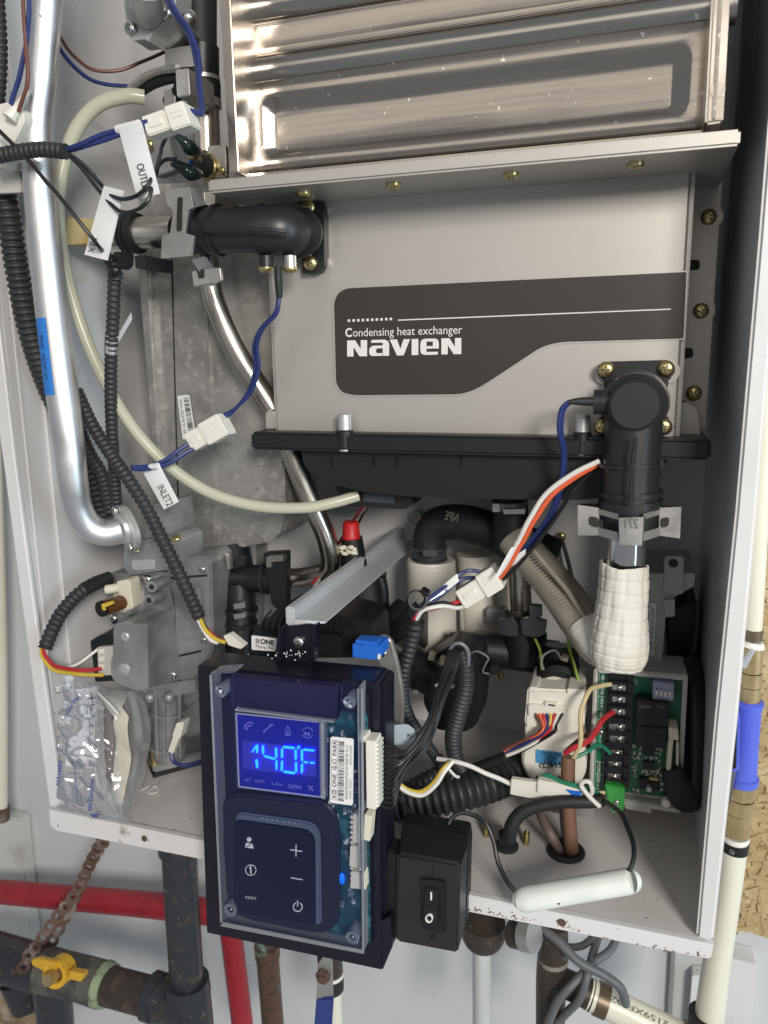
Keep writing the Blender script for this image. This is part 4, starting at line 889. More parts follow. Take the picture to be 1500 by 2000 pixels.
o = conduit('conduit', 'black conduit rising through a zip tie between the blue connector and the cream pipe', [(812, 1216, .028), (802, 1262, .026), (790, 1310, .026), (787, 1360, .03), (798, 1400, .034), (820, 1435, .04), (842, 1465, .05), (865, 1500, .06), (885, 1515, .06)], [15, 14, 13, 13, 13, 12, 11, 10, 9])
conduit('conduit', 'short black conduit crossing the cabinet floor beside the big drain hose', [(855, 1480, .065), (870, 1500, .066), (885, 1525, .062)], 11)
t = T('conduit_collar', 'black rubber collar and round zip tie on the conduit before the cream pipe', 'zip tie', W(812, 1210, .025))
B().ptube([(812, 1212, .027), (808, 1240, .027)], 18, seg=16, prof=corr(.004, .15)).obj('collar', blkm, t)
b = B(); b.lathe([(.0062, -.002), (.0062, .002), (.0048, .002), (.0048, -.002)], W(815, 1172, .024), (.5, -.8, .2), 20, cap=False); b.obj('tie_loop', blk, t)
B().pp(rquad([(797, 1190), (806, 1180), (812, 1200), (802, 1212)], 3), .022, .030, .001).pp(rquad([(822, 1150), (836, 1158), (836, 1166), (824, 1164)], 2), .020, .026, .0008).obj('tie_head', blk, t)
# wires and white connector in the middle
t = T('wire_connector', 'white two piece connector with red, white and black wires below the black hose', 'connector', W(935, 1160, .05))
plug(t, (898, 1174), (972, 1128), 24, .046, .012, .55)
t = T('sensor_leads', 'white and orange wire pair sweeping from the right elbow down to the white connector', 'wires', W(1050, 1000, .04))
wires(t, [(wwht, 5, [(1172, 900, .035), (1120, 925, .034), (1068, 962, .034), (1035, 1010, .036), (1010, 1060, .04), (985, 1105, .044), (962, 1138, .05)]), (wora, 5, [(1172, 905, .036), (1124, 932, .035), (1076, 968, .035), (1042, 1018, .037), (1016, 1066, .041), (990, 1110, .045), (965, 1142, .05)]), (wblk, 4, [(1178, 908, .042), (1130, 945, .042), (1085, 1010, .045), (1030, 1085, .048), (968, 1145, .052)])])
B().pp(rquad([(998, 1070), (1008, 1066), (976, 1122), (962, 1134)], 2), .036, .038).obj('paper_fold', paper, t)
t = T('lower_leads', 'red, white and black wires from the conduit collar to the white connector', 'wires', W(850, 1180, .035))
wires(t, [(wred, 4.2, [(808, 1212, .028), (818, 1196, .028), (850, 1188, .032), (880, 1180, .042), (900, 1174, .05)]), (wwht, 4.2, [(813, 1212, .028), (828, 1192, .027), (858, 1184, .03), (890, 1188, .042), (906, 1184, .05)]), (wblk, 4.2, [(819, 1214, .028), (835, 1188, .03), (862, 1178, .034), (885, 1182, .044), (902, 1180, .052)])])
t = T('elbow_sensor_wires', 'blue wire pair hanging from the right elbow sensor down to the zip tie', 'wires', W(1080, 1000, .045))
wires(t, [(wblu, 4.2, [(1112, 784, .02), (1097, 800, .02), (1093, 840, .022), (1100, 890, .03), (1090, 960, .04), (1070, 1010, .046), (1045, 1045, .05), (1018, 1080, .052)]), (wblu, 4.2, [(1112, 787, .021), (1101, 802, .022), (1098, 840, .024), (1104, 890, .032), (1095, 962, .042), (1076, 1012, .048), (1050, 1050, .052), (1022, 1084, .054)]),
          (wblu, 4, [(972, 1128, .056), (945, 1118, .055), (918, 1114, .052), (898, 1122, .05), (870, 1145, .044), (835, 1172, .034), (818, 1190, .03)]), (wblu, 4, [(968, 1130, .056), (930, 1128, .055), (900, 1132, .05), (870, 1155, .044), (842, 1180, .036), (820, 1200, .03)])])
B().ptube([(1110, 785, .02), (1135, 784, .022), (1162, 784, .026)], [4, 8, 9], seg=12).obj('boot', blkm, t)
t = T('wire_tag', 'small white tag folded over the blue wires right of the white connector', 'tag', W(1005, 1095, .05), 'folded white wire tags')
b = B(); b.prism([W(1026, 1078, .049), W(1028, 1088, .049), W(990, 1112, .051), W(993, 1104, .051)], (0, .0006, 0), .0002); b.prism([W(1014, 1080, .048), W(1027, 1072, .048), W(1026, 1084, .048), W(988, 1108, .05)], (0, .0005, 0)); b.obj('paper_strip', paper, t)
t = T('wire_tag', 'milky clear tag wrapped on the blue wires left of the white connector', 'tag', W(880, 1136, .045), 'folded white wire tags')
b = B(); b.prism([W(862, 1146, .043), W(893, 1120, .045), W(896, 1136, .045), W(866, 1160, .043)], (0, .0008, 0), .0003); b.prism([W(836, 1170, .036), W(866, 1150, .042), W(870, 1156, .042), W(842, 1176, .036)], (0, .0005, 0)); b.obj('paper_strip', poly, t)
# ================================================================== RIGHT SIDE
t = T('inlet_elbow', 'black plastic elbow with a round cap at the lower right of the heat exchanger', 'pipe elbow', W(1235, 900, .035))
Yq = .052
q = []
def lobe(cx, cy, r, a0, a1, n=7):
    for i in range(n+1):
        a = math.radians(a0+(a1-a0)*i/n); q.append((cx+r*math.cos(a), cy+r*math.sin(a)))
lobe(1184, 724, 18, 110, 280); lobe(1301, 721, 18, 260, 430); q.append((1300, 780)); lobe(1297, 834, 17, 290, 450); lobe(1178, 835, 17, 90, 250); q.append((1183, 780))
B().pp(q, Yq, Yh-.0005, .0012).obj('mounting_plate', blk, t)
for x, y in ((1182, 727), (1303, 724)): B().cyl(W(x+2, y+2, .0565), W(x+2, y+2, .0565)+Vector((0, .004, 0)), 22*S(x, y, .056), 20).obj('boss', hxs, t)
for x, y in ((1184, 722), (1301, 720), (1176, 834), (1296, 833)): pscrew(t, x, y, Yq-.0004, 15.5)
p = W(1240, 790, .028); sp = S(1240, 790, .028)
b = B(); b.lathe([(44*sp, -.0085), (50*sp, -.007), (51*sp, -.002), (60*sp, 0), (62*sp, .004), (62*sp, .03)], p, (0, 1, 0), 36); b.obj('knob_cap', blkg, t)
b = B(); b.lathe([(56*sp, .010), (66*sp, .011), (67*sp, .016), (66*sp, .02), (56*sp, .021)], p, (0, 1, 0), 36, cap=False); b.obj('knob_ring', blkg, t)
B().ptube([(1240, 790, .036), (1236, 850, .036), (1231, 940, .036), (1230, 1012, .036)], [54, 54, 54, 56], seg=32).obj('spout', blkg, t)
for y, h, l in ((906, 60, 3), (962, 61, 4), (985, 61, 10)): B().ptube([(1231, y-l, .036), (1231, y+l, .036)], h, seg=32).obj('ring', blkg, t)
B().ptube([(1242, 855, .0135), (1236, 900, .0135), (1232, 985, .0135)], 4, seg=6).obj('mould_line', blkg, t)
B().ptube([(1160, 785, .03), (1195, 785, .03)], 24, seg=20).obj('sensor_port', blkg, t)
p = W(1166, 785, .03); b = B(); b.lathe([(8*sp, -.002), (20*sp, -.0012), (23*sp, 0), (23*sp, .0012)], p, (1, 0, .05), 20); b.obj('sensor_washer', chrome, t)
B().pp(rquad([(1288, 897), (1296, 897), (1296, 915), (1288, 915)], 2), .03, .04, .0005).obj('stub', blkg, t)
# stamped steel clip below
t = T('spring_clip', 'stamped steel spring clip with 271 upside down on the black elbow spout at the right', 'clip', W(1232, 1070, .03))
Yc = .028
def leaf(pts, Y0, Y1, name='leaf', mt=zinc, th=.0011):
    a = [W(x, y, Y0+(Y1-Y0)*k) for x, y, k in pts]; B().prism(a, (0, th, 0), .0003).obj(name, mt, t)
leaf([(1128, 986, 0), (1170, 992, 0), (1170, 1046, 0), (1128, 1046, 0)], Yc, Yc, 'wing')
leaf([(1288, 992, 0), (1331, 990, 0), (1328, 1052, 0), (1286, 1046, 0)], Yc, Yc, 'wing')
leaf([(1128, 984, 1), (1170, 984, 1), (1172, 992, 0), (1128, 990, 0)], Yc, Yc+.006, 'wing_top', stainb)
leaf([(1288, 988, 1), (1328, 988, 1), (1331, 993, 0), (1288, 994, 0)], Yc, Yc+.006, 'wing_top', stainb)
for y0, y1 in ((1000, 1012), (1036, 1054)):
    leaf([(1168, y0-6, 0), (1208, y0+4, 1), (1208, y1+4, 1), (1168, y1-7, 0)], Yc, Yc-.012, 'strap')
    leaf([(1256, y0+4, 1), (1290, y0-6, 0), (1290, y1-7, 0), (1256, y1+4, 1)], Yc, Yc-.012, 'strap')
leaf([(1208, 1012, 0), (1258, 1010, 0), (1254, 1066, 0), (1210, 1064, 0)], Yc-.014, Yc-.014, 'centre_plate')
leaf([(1258, 1010, 0), (1262, 1008, 1), (1258, 1064, 1), (1254, 1066, 0)], Yc-.014, Yc-.010, 'centre_edge', stainb)
for q in ([(1150, 1008), (1170, 1012), (1170, 1032), (1150, 1026)], [(1290, 1012), (1308, 1010), (1306, 1028), (1290, 1032)]):
    B().pp(rquad(q, 7), Yc-.0006, Yc-.0001).obj('slot', dark, t)
ptext('271', (1247, 1032), (1221, 1032), -20, Yc-.0144, M('engraving', (.28, .27, .26), .4, .8), t)
B().ptube([(1232, 1012, .036), (1231, 1040, .036)], 52, seg=28).obj('rubber_seal', blkm, t)
t = T('steel_tail_pipe', 'short bright steel pipe between the 271 clip and the cream insulation wrap', 'pipe', W(1222, 1110, .036))
B().ptube([(1226, 1040, .036), (1222, 1130, .036)], 36.5, seg=26).obj('pipe', M('bright_steel', (.66, .67, .68), .16, 1), t)
# quilted insulation sleeve
t = T('insulation_sleeve', 'cream quilted insulation sleeve wrapped over the pipe end, above the terminal box', 'insulation', W(1212, 1300, .034))
A0 = [(1219, 1100, 46), (1218, 1140, 47), (1215, 1180, 49), (1211, 1220, 53), (1208, 1255, 56), (1207, 1280, 56), (1205, 1297, 49), (1203, 1304, 18)]
vs = []; fs = []; NS = 72; NR = 88
for i in range(NR+1):
    s = i/NR*(len(A0)-1); k = min(int(s), len(A0)-2); f_ = s-k; x, y, h = [A0[k][j]*(1-f_)+A0[k+1][j]*f_ for j in range(3)]
    c = W(x, y, .034); r = h*S(x, y, .034); row = i/NR*11
    tilt = .10*(i/NR)
    for j in range(NS):
        a = 2*math.pi*j/NS; ca = a/(2*math.pi)*13+i/NR*.6
        g = min(abs((row % 1)-.5), .5); e1 = min(row % 1, 1-row % 1); e2 = min(ca % 1, 1-ca % 1)
        d = -.0010*math.exp(-(e2/.075)**2)-.0007*math.exp(-(e1/.075)**2)+.0007*noise.noise(Vector((math.cos(a)*2, math.sin(a)*2, i*.05)))
        rr = r+d
        vs.append(c+Vector((math.cos(a)*rr, math.sin(a)*rr*.95, -math.cos(a)*rr*.06+ (.0015*noise.noise(Vector((a, i*.1, 3))) if i < 3 else 0))))
fs = [(i*NS+j, i*NS+(j+1) % NS, (i+1)*NS+(j+1) % NS, (i+1)*NS+j) for i in range(NR) for j in range(NS)]
fs.append(tuple(NR*NS+j for j in range(NS)))
B().add(vs, fs).obj('quilt', wrap, t, 80)
B().ptube([(1204, 1270, .037), (1180, 1262, .042), (1158, 1236, .052), (1148, 1222, .056)], [40, 44, 45, 42], seg=28, flat=.85).obj('wrapped_bend', wrap, t)
# braided hose from behind to the sleeve
bp = [(1006, 1052, .12), (1045, 1098, .11), (1090, 1150, .092), (1135, 1212, .066), (1168, 1262, .046), (1195, 1284, .040)]
t = T('braided_hose', 'grey tan reinforced hose slanting from the cream insulation sleeve up behind the wires', 'hose', W(1100, 1160, .09))
B().ptube(bp, [40, 41, 44, 47, 44, 34], seg=28, flat=.8).obj('hose', braidc, t)
b = B()
for i in range(30):
    s = i/29; x = 1020+s*118; y = 1070+s*160; Y = .088-.040*s
    b.obar(W(x-4, y+2, Y), W(x+7, y-3, Y-.001), (0, -1, 0), .0004, .0004)
b.obj('braid_stitch', M('braid_white', (.42, .39, .32), .6), t)
B().ptube([(1030, 1062, .095), (1085, 1125, .076), (1140, 1200, .052), (1160, 1232, .042)], 5, seg=8).obj('ridge', braidc, t)

# transformer / grey bracket box at the back right
t = T('steel_bracket', 'grey painted steel bracket box with a barcode sticker behind the insulation sleeve', 'bracket', W(1300, 1290, .12))
B().pp(rquad([(1240, 1120), (1358, 1120), (1356, 1145), (1318, 1165), (1302, 1182), (1292, 1300), (1240, 1300)], [2, 6, 6, 20, 10, 2, 2]), .115, .18, .002).obj('box', M('grey_enamel', (.48, .48, .46), .45), t)
B().pp(rquad([(1298, 1086), (1336, 1086), (1334, 1160), (1296, 1160)], [10, 10, 2, 2]), .112, .116, .0008).obj('ear', bpy.data.materials['grey_enamel'], t)
p = W(1315, 1100, .1118); b = B(); b.cyl(p, p+Vector((0, .0003, 0)), 9*S(1315, 1100, .11), 18); b.obj('ear_hole', dark, t)
sq = [(1263, 1177), (1282, 1179), (1277, 1281), (1258, 1278)]
B().pp(rquad(sq, 3), .1138, .1145).obj('sticker', paper, t)
f3 = lambda u0, u1, v0, v1: (lambda s, tt: in_quad(sq, u0+(u1-u0)*tt, v0+(v1-v0)*s, .1136))
text('A32W 1141 MADE BY SINLEY', f3(.55, .82, .08, .92), ink, t); text('02 1A0AN1319219MZ190 PS-012', f3(.12, .38, .04, .95), ink, t)
t = T('black_module', 'black plastic module in the dark right corner of the cabinet', 'module', W(1350, 1300, .1))
B().pp(rquad([(1305, 1190), (1350, 1170), (1362, 1180), (1372, 1560), (1300, 1560)], [4, 6, 6, 10, 4]), .14, .19, .003).obj('body', blk, t)
B().pp(rquad([(1296, 1172), (1318, 1170), (1318, 1204), (1300, 1206)], 2), .11, .13, .001).obj('tab', bpy.data.materials['grey_enamel'], t)
B().ptube([(1318, 1185, .13), (1350, 1175, .125), (1362, 1190, .12), (1356, 1260, .12), (1340, 1320, .12)], 5, seg=10).obj('lead', wblk, t)
t = T('ribbon_cable', 'wide black cable curving out of the terminal box against the right panel', 'cable', W(1350, 1590, .06))
B().ptube([(1310, 1500, .078), (1335, 1555, .078), (1358, 1555, .082), (1368, 1500, .09), (1366, 1380, .10), (1352, 1290, .12)], [20, 30, 32, 32, 30, 24], seg=18, flat=.55, n0=(0, 1, 0)).obj('cable', blkm, t)

# ------------------------------------------------------------------ terminal box with green board
tb = T('terminal_box', 'grey plastic terminal box with a green circuit board and black screw terminal strip', 'terminal box', W(1250, 1590, .1))
Yb = .084
oq = [(1160, 1305), (1344, 1319), (1330, 1590), (1150, 1562)]
iq = [(1168, 1314), (1334, 1330), (1321, 1578), (1158, 1552)]
# tray walls as four bars and a back
def barq(a, c, d, e): return [a, c, d, e]
B().pp(rquad(oq, [6, 10, 6, 4]), Yb+.008, .125, .002).obj('box_back', boxg, tb)
for q in ([oq[0], oq[1], iq[1], iq[0]], [oq[1], oq[2], iq[2], iq[1]], [oq[2], oq[3], iq[3], iq[2]], [oq[3], oq[0], iq[0], iq[3]]):
    B().pp(q, Yb, Yb+.0085, .0008).obj('box_rim', boxg, tb)
B().pp([(1167, 1312), (1335, 1328), (1322, 1560), (1158, 1540)], Yb+.0055, Yb+.0078).obj('board', pcb, tb)
def u2(x, y):  # zoomed crop to photo pixels
    return (1140+x/5.883, 1280+y/5.883)
Ys = Yb-.004
strip = [u2(285, 205), u2(580, 235), u2(520, 1530), u2(225, 1500)]
B().pp(strip, Ys+.004, Yb+.0056, .0006).obj('terminal_strip', blk, tb)
rows = [(410, 380), (408, 515), (405, 655), (415, 830), (410, 965), (380, 1130), (365, 1262), (352, 1400)]
for i in range(9):
    y = 300+i*140-(0 if i < 5 else 6); xo = -i*7
    B().pp([u2(300+xo, y), u2(560+xo, y+22), u2(560+xo, y+42), u2(300+xo, y+22)], Ys, Ys+.0045, .0004).obj('barrier', blk, tb)
B().pp([u2(500, 240), u2(580, 240), u2(525, 1530), u2(445, 1520)], Ys+.002, Ys+.0045, .0004).obj('strip_spine', blk, tb)
for x, y in rows:
    X, Y_ = u2(x, y)
    b = B(); b.pp([u2(x-80, y-38), u2(x+70, y-28), u2(x+72, y+28), u2(x-78, y+16)], Ys+.0032, Ys+.0042, .0002); b.obj('clamp_washer', chrome, tb)
    pscrew(tb, X, Y_, Ys+.0034, 6.5, 'chrome')
for x, y in ((200, 885),): pscrew(tb, *u2(x, y), Ys+.003, 5.5, 'chrome')
B().pp([u2(290, 790), u2(350, 795), u2(350, 850), u2(290, 845)], Ys+.003, Ys+.004).pp([u2(300, 925), u2(350, 930), u2(350, 985), u2(300, 980)], Ys+.003, Ys+.004).obj('lead_lug', M('dull_lug', (.45, .45, .45), .35, .9), tb)
# relays, dip switch and chips
B().pp([u2(610, 500), u2(975, 545), u2(965, 825), u2(600, 800)], Ys-.001, Yb+.006, .0006).obj('relay', blk, tb)
B().pp([u2(600, 805), u2(965, 835), u2(955, 1080), u2(590, 1050)], Ys-.001, Yb+.006, .0006).obj('relay', blk, tb)
ptext('JZC-20F', u2(640, 595), u2(770, 605), 5, Ys-.0012, gprint, tb); ptext('10A 28V', u2(850, 600), u2(920, 606), 4, Ys-.0012, gprint, tb)
B().pp([u2(795, 295), u2(1040, 330), u2(1035, 530), u2(790, 505)], Ys+.001, Yb+.006, .0005).obj('dip_switch', M('lilac_switch', (.33, .35, .52), .4), tb)
b = B()
for i in range(4):
    x = 840+i*50; yy = 375+i*8; b.pp([u2(x-12, yy+25), u2(x+12, yy+28), u2(x+12, yy+85), u2(x-12, yy+82)], Ys+.0005, Ys+.001)
b.obj('switch_slider', wht, tb)
for i in range(4): ptext('1234'[i], u2(832+i*50, 392+i*8), u2(848+i*50, 394+i*8), 4, Ys+.0008, ink, tb)
ptext('CTS 206-4', u2(835, 505), u2(990, 522), 4, Ys+.0008, ink, tb)
for q in ([(685, 1055), (815, 1065), (810, 1155), (685, 1145)], [(685, 1220), (810, 1232), (805, 1310), (680, 1300)], [(635, 1410), (740, 1415), (740, 1540), (640, 1530)], [(750, 1440), (870, 1460), (870, 1560), (750, 1550)]):
    B().pp([u2(*c) for c in q], Yb+.003, Yb+.006, .0004).obj('chip', blk, tb)
pg = B(); rs = random.Random(11)
for i in range(110):
    x = rs.uniform(560, 900); y = rs.uniform(1030, 1560)
    if any(q0 < x < q1 and y0 < y < y1 for q0, q1, y0, y1 in ((660, 820, 1040, 1170), (660, 820, 1210, 1320), (630, 880, 1400, 1580))): continue
    w_ = rs.choice((8, 12, 16)); h_ = rs.choice((8, 14, 20)); pg.pp([u2(x-w_, y-h_), u2(x+w_, y-h_), u2(x+w_, y+h_), u2(x-w_, y+h_)], Yb+.0042, Yb+.0058)
pg.obj('small_component', M('solder_grey', (.42, .42, .38), .4, .5), tb)['kind'] = 'stuff'
B().pp([u2(755, 1400), u2(865, 1415), u2(860, 1450), u2(750, 1435)], Yb+.002, Yb+.006, .0003).obj('crystal', brass, tb)
p = W(*u2(750, 1545), Yb-.001); b = B(); b.cyl(p, p+Vector((0, .007, 0)), .0019, 16, bev=.0003); b.obj('capacitor', M('grey_can', (.5, .48, .48), .4, .5), tb)
ptext('KDC-A101 P100 Rev01', u2(498, 1595), u2(850, 1640), 5, Yb+.0053, wprint, tb)
ptext('CN?'.replace('?', '7'), u2(575, 270), u2(600, 340), 4, Yb+.0053, wprint, tb)
# silk-screen column of terminal names
tm_ = [u2(180, 195), u2(272, 205), u2(215, 1545), u2(122, 1525)]
def tq(u, v): return in_quad(tm_, u, v, Yb+.0053)
b = B()
for u0, u1, v0, v1 in ((0, .03, 0, 1), (.97, 1, 0, 1), *[(.03, .97, v, v+.004) for v in (0, .205, .315, .405, .48, .64, .765, .87, .995)]):
    b.prism([tq(u0, v0), tq(u1, v0), tq(u1, v1), tq(u0, v1)], (0, .00005, 0))
b.obj('silk_frame', wprint, tb)
for wd, v0, v1 in (('AIR HANDLER', .02, .19), ('AUX IN', .22, .30), ('LOCK', .33, .39), ('CIRC', .42, .47), ('PUMP OUT', .50, .62), ('H/W', .78, .86), ('SENSOR', .88, .98)):
    text(wd, lambda s, tt: tq(.28+.42*(1-tt), v0+(v1-v0)*s), wprint, tb)
# white edge connector at its right, green block, white knob
B().pp([u2(975, 830), u2(1085, 850), u2(1095, 985), u2(980, 965)], Ys-.004, Yb+.006, .0006).obj('header_top', cream, tb)
B().pp([u2(975, 965), u2(1035, 975), u2(985, 1595), u2(935, 1530)], Ys-.004, Yb+.006, .0006).obj('header', cream, tb)
B().pp([u2(1060, 1000), u2(1095, 1000), u2(1090, 1350), u2(1060, 1240)], Ys-.002, Yb+.006, .0006).obj('header_wall', cream, tb)
b = B()
for i in range(14):
    y = 1040+i*36; x = 1030-i*3.4; b.pp([u2(x-4, y), u2(x+16, y+3), u2(x+14, y+20), u2(x-4, y+18)], Ys-.0045, Ys)
b.obj('header_teeth', blk, tb)
B().pp([u2(1030, 1030), u2(1075, 1040), u2(1130, 1380), u2(1010, 1640), u2(965, 1590)], Ys-.001, Yb+.004, .001).obj('cable_fan', blkm, tb)
B().pp([u2(240, 1490), u2(475, 1525), u2(470, 1700), u2(440, 1830), u2(320, 1810), u2(270, 1660)], Ys-.002, Yb+.02, .0008).obj('green_terminal', grn, tb)
for x, y in ((380, 1690), (378, 1770)): pscrew(tb, *u2(x, y), Ys-.0022, 6, 'chrome')
p = W(1301, 1570, Yb-.003); b = B(); b.lathe([(.0001, -.0004), (.0026, 0), (.003, .001), (.003, .004)], p, (0, 1, 0), 18); b.obj('white_stud', wht, tb)
B().pp([(1220, 1568), (1272, 1577), (1272, 1590), (1220, 1580)], Yb+.002, Yb+.01, .0006).obj('lower_tab', boxg, tb)
# wires to the terminals
t = T('terminal_wires', 'pale yellow, red and green wires from the brown cable to the terminal box screws', 'wires', W(1160, 1450, .06))
wires(t, [(wcrm, 4.6, [(1118, 1482, .055), (1134, 1450, .052), (1136, 1390, .054), (1150, 1350, .062), (1170, 1340, .070), (1193, 1337, .078)]), (wred, 5.4, [(1103, 1472, .053), (1122, 1460, .052), (1150, 1446, .056), (1165, 1425, .062), (1178, 1405, .068), (1198, 1392, .077)]), (wgrn, 4, [(1124, 1478, .056), (1150, 1466, .06), (1165, 1455, .066), (1175, 1456, .070), (1192, 1472, .077)]), (wgrn, 4, [(1172, 1450, .066), (1168, 1440, .068), (1166, 1435, .072)]), (wbrn, 4, [(1105, 1468, .055), (1130, 1446, .062), (1150, 1432, .07), (1170, 1418, .078)])])
# white water valve actuator
wa = T('valve_actuator', 'white motor actuator with a blue label and rainbow wires, left of the terminal box', 'actuator', W(1085, 1560, .09))
Ya = .082
B().pp(rquad([(1030, 1345), (1140, 1350), (1142, 1415), (1130, 1435), (1028, 1420), (1024, 1410)], [6, 6, 6, 10, 10, 4]), Ya-.008, .115, .003).obj('upper_case', wht, wa)
B().pp(rquad([(1034, 1342), (1050, 1342), (1050, 1352), (1034, 1352)], 2), Ya-.008, Ya+.01, .001).pp(rquad([(1108, 1345), (1140, 1347), (1142, 1358), (1108, 1356)], 2), Ya-.009, Ya+.01, .001).obj('case_tab', wht, wa)
p = W(1082, 1484, Ya); r = 62*S(1082, 1484, Ya)
b = B(); b.lathe([(r-.002, -.004), (r, -.002), (r, .028)], p, (0, 1, 0), 40); b.obj('motor_can', wht, wa)
B().pp(rquad([(1026, 1415), (1140, 1430), (1142, 1470), (1024, 1470)], 6), Ya-.003, .11, .002).obj('neck', wht, wa)
B().pp(rquad([(1032, 1376), (1110, 1380), (1108, 1404), (1032, 1398)], 4), Ya-.0105, Ya, .001).obj('socket', wht, wa)
B().pp(rquad([(1064, 1372), (1088, 1374), (1088, 1383), (1064, 1381)], 2), Ya-.0115, Ya-.006, .0006).obj('latch', wht, wa)
B().pp([(1071, 1375), (1084, 1377), (1084, 1380), (1071, 1378)], Ya-.0117, Ya-.011).obj('latch_hole', dark, wa)
sq = [(1046, 1464), (1098, 1470), (1097, 1496), (1046, 1490)]
B().pp(rquad(sq, 2), Ya-.0045, Ya-.003).obj('blue_label', M('sky_blue_label', (.07, .30, .58), .5), wa)
f3 = lambda u0, u1, v0, v1: (lambda s, tt: in_quad(sq, u0+(u1-u0)*s, v1-(v1-v0)*tt, Ya-.0047))
text('TM25-176R', f3(.22, .98, .10, .36), ink, wa); text('DC12V', f3(.36, .86, .42, .62), ink, wa); text('1811', f3(.34, .94, .68, .95), ink, wa)
ptext('MZ14CD', (1112, 1498), (1054, 1500), -10, Ya-.0046, ink, wa, off=.02)
ptext('H.NM', (1106, 1522), (1048, 1524), -9, Ya-.0046, ink, wa, off=.02)
rb = [wbrn, wora, wred, wblu, wyel, wred, wwht, wblk]
t = T('actuator_wires', 'rainbow wires fanning from the white actuator socket into a black sleeve at the left', 'wires', W(1050, 1440, .06))
sp_ = []
for i, mt in enumerate(rb):
    x = 1046+i*7.6; sp_.append((mt, 3.2, [(x, 1393, Ya-.010), (1058+i*4.0, 1415, Ya-.013), (1052+i*3+ (6 if i > 5 else 0), 1432, Ya-.014-(i % 2)*.002), (1015+i*1, 1450+i*2.2, Ya-.016+(i % 3)*.002), (985, 1465+i*2.4, Ya-.016)]))
wires(t, sp_)
o = B().ptube([(990, 1476, Ya-.016), (950, 1492, Ya-.014), (915, 1503, Ya-.012), (892, 1502, Ya-.008), (880, 1490, Ya-.004)], [13, 14, 13, 12, 10], seg=14, flat=.7).obj('cable_sleeve', blkm); tag(o, 'black heat shrink sleeve from the rainbow wires over the big corrugated hose', 'sleeve')
t = T('black_valve', 'round black valve body with a wire bail above the white actuator', 'valve', W(1088, 1340, .11))
p = W(1090, 1330, .10); r = 42*S(1090, 1330, .10)
b = B(); b.lathe([(r*.8, -.006), (r, -.003), (r, .02)], p, (-.1, 1, .2), 30); b.obj('body', blk, t)
B().ptube([(1094, 1260, .115), (1092, 1300, .112), (1090, 1330, .11)], [36, 38, 42], seg=26).obj('neck', blk, t)
b = B(); b.ball(W(1082, 1340, .094), .010, 16, sc=(1, .5, .8)); b.obj('cream_cap', cream, t)
B().ptube([(1098, 1282, .088), (1110, 1286, .088)], 8, seg=10).obj('gold_tab', bh, t)
B().ptube([(1062, 1308, .085), (1058, 1292, .085), (1064, 1278, .085), (1084, 1270, .085), (1096, 1284, .085), (1110, 1284, .085)], 2.2, seg=6).obj('wire_bail', zinc, t)
t = T('ground_wires', 'two thin green and yellow striped wires in front of the black valve', 'wires', W(1100, 1300, .09))
wires(t, [(wyg, 2.8, [(1045, 1248, .1), (1056, 1275, .095), (1059, 1308, .09)]), (wyg, 2.8, [(1108, 1232, .1), (1112, 1268, .095), (1124, 1305, .09), (1136, 1350, .085)])])
t = T('floor_bracket', 'small grey steel foot under the white actuator on the cabinet floor', 'bracket', W(1120, 1590, .07))
B().pp(rquad([(1050, 1565), (1160, 1578), (1158, 1598), (1105, 1592), (1050, 1582)], 2), .066, .12, .0008).obj('foot', zinc, t)
# big black ribbed drain hose
conduit('conduit', 'big ribbed black drain hose lying on the cabinet floor left of the white actuator', [(735, 1568, .05), (790, 1566, .052), (850, 1558, .056), (910, 1545, .064), (970, 1526, .078), (1030, 1502, .100), (1060, 1485, .12)], [38, 38, 37, 37, 36, 34, 30], .0052, .16)
conduit('conduit', 'small black conduit emerging beneath the yellow and white wire pair', [(800, 1540, .055), (835, 1522, .06), (870, 1505, .066)], 17, .004)
t = T('floor_wires', 'yellow wire and white wire looping together beside the controller over the big ribbed hose', 'wires', W(830, 1520, .04))
wires(t, [(wyel, 4.5, [(775, 1526, .022), (795, 1542, .024), (820, 1546, .028), (848, 1528, .032), (866, 1500, .036), (880, 1488, .04)]), (wwht, 4.5, [(775, 1532, .021), (797, 1548, .023), (824, 1552, .027), (852, 1532, .031), (868, 1506, .035), (885, 1486, .04)])])
t = T('jumper_wire', 'white wire running from behind the ribbed hose right to the long white plug', 'wire', W(950, 1500, .05))
wires(t, [(wwht, 4.6, [(855, 1481, .046), (885, 1486, .044), (920, 1496, .044), (960, 1514, .046), (1000, 1532, .05)])])
B().ptube([(878, 1500, .044), (890, 1514, .043), (898, 1517, .043)], 3, seg=8).obj('wire_end', wwht, t)
t = T('long_plug', 'long white plug with a blue patch lying in front of the white actuator', 'connector', W(1080, 1560, .05))
B().pp(rquad([(998, 1522), (1040, 1528), (1052, 1526), (1070, 1532), (1090, 1542), (1088, 1560), (1038, 1560), (996, 1552)], 2), .046, .0505, .001).obj('plug_half', wht, t)
B().pp(rquad([(1050, 1524), (1085, 1530), (1138, 1546), (1136, 1562), (1085, 1560), (1048, 1548)], 2), .044, .0495, .001).obj('socket_half', wht, t)
B().pp([(1104, 1542), (1137, 1547), (1134, 1555), (1118, 1554)], .0435, .045).obj('blue_patch', bluc, t)
t = T('terminal_leads', 'green, pale yellow and looped white wires at the right end of the long white plug', 'wires', W(1150, 1550, .05))
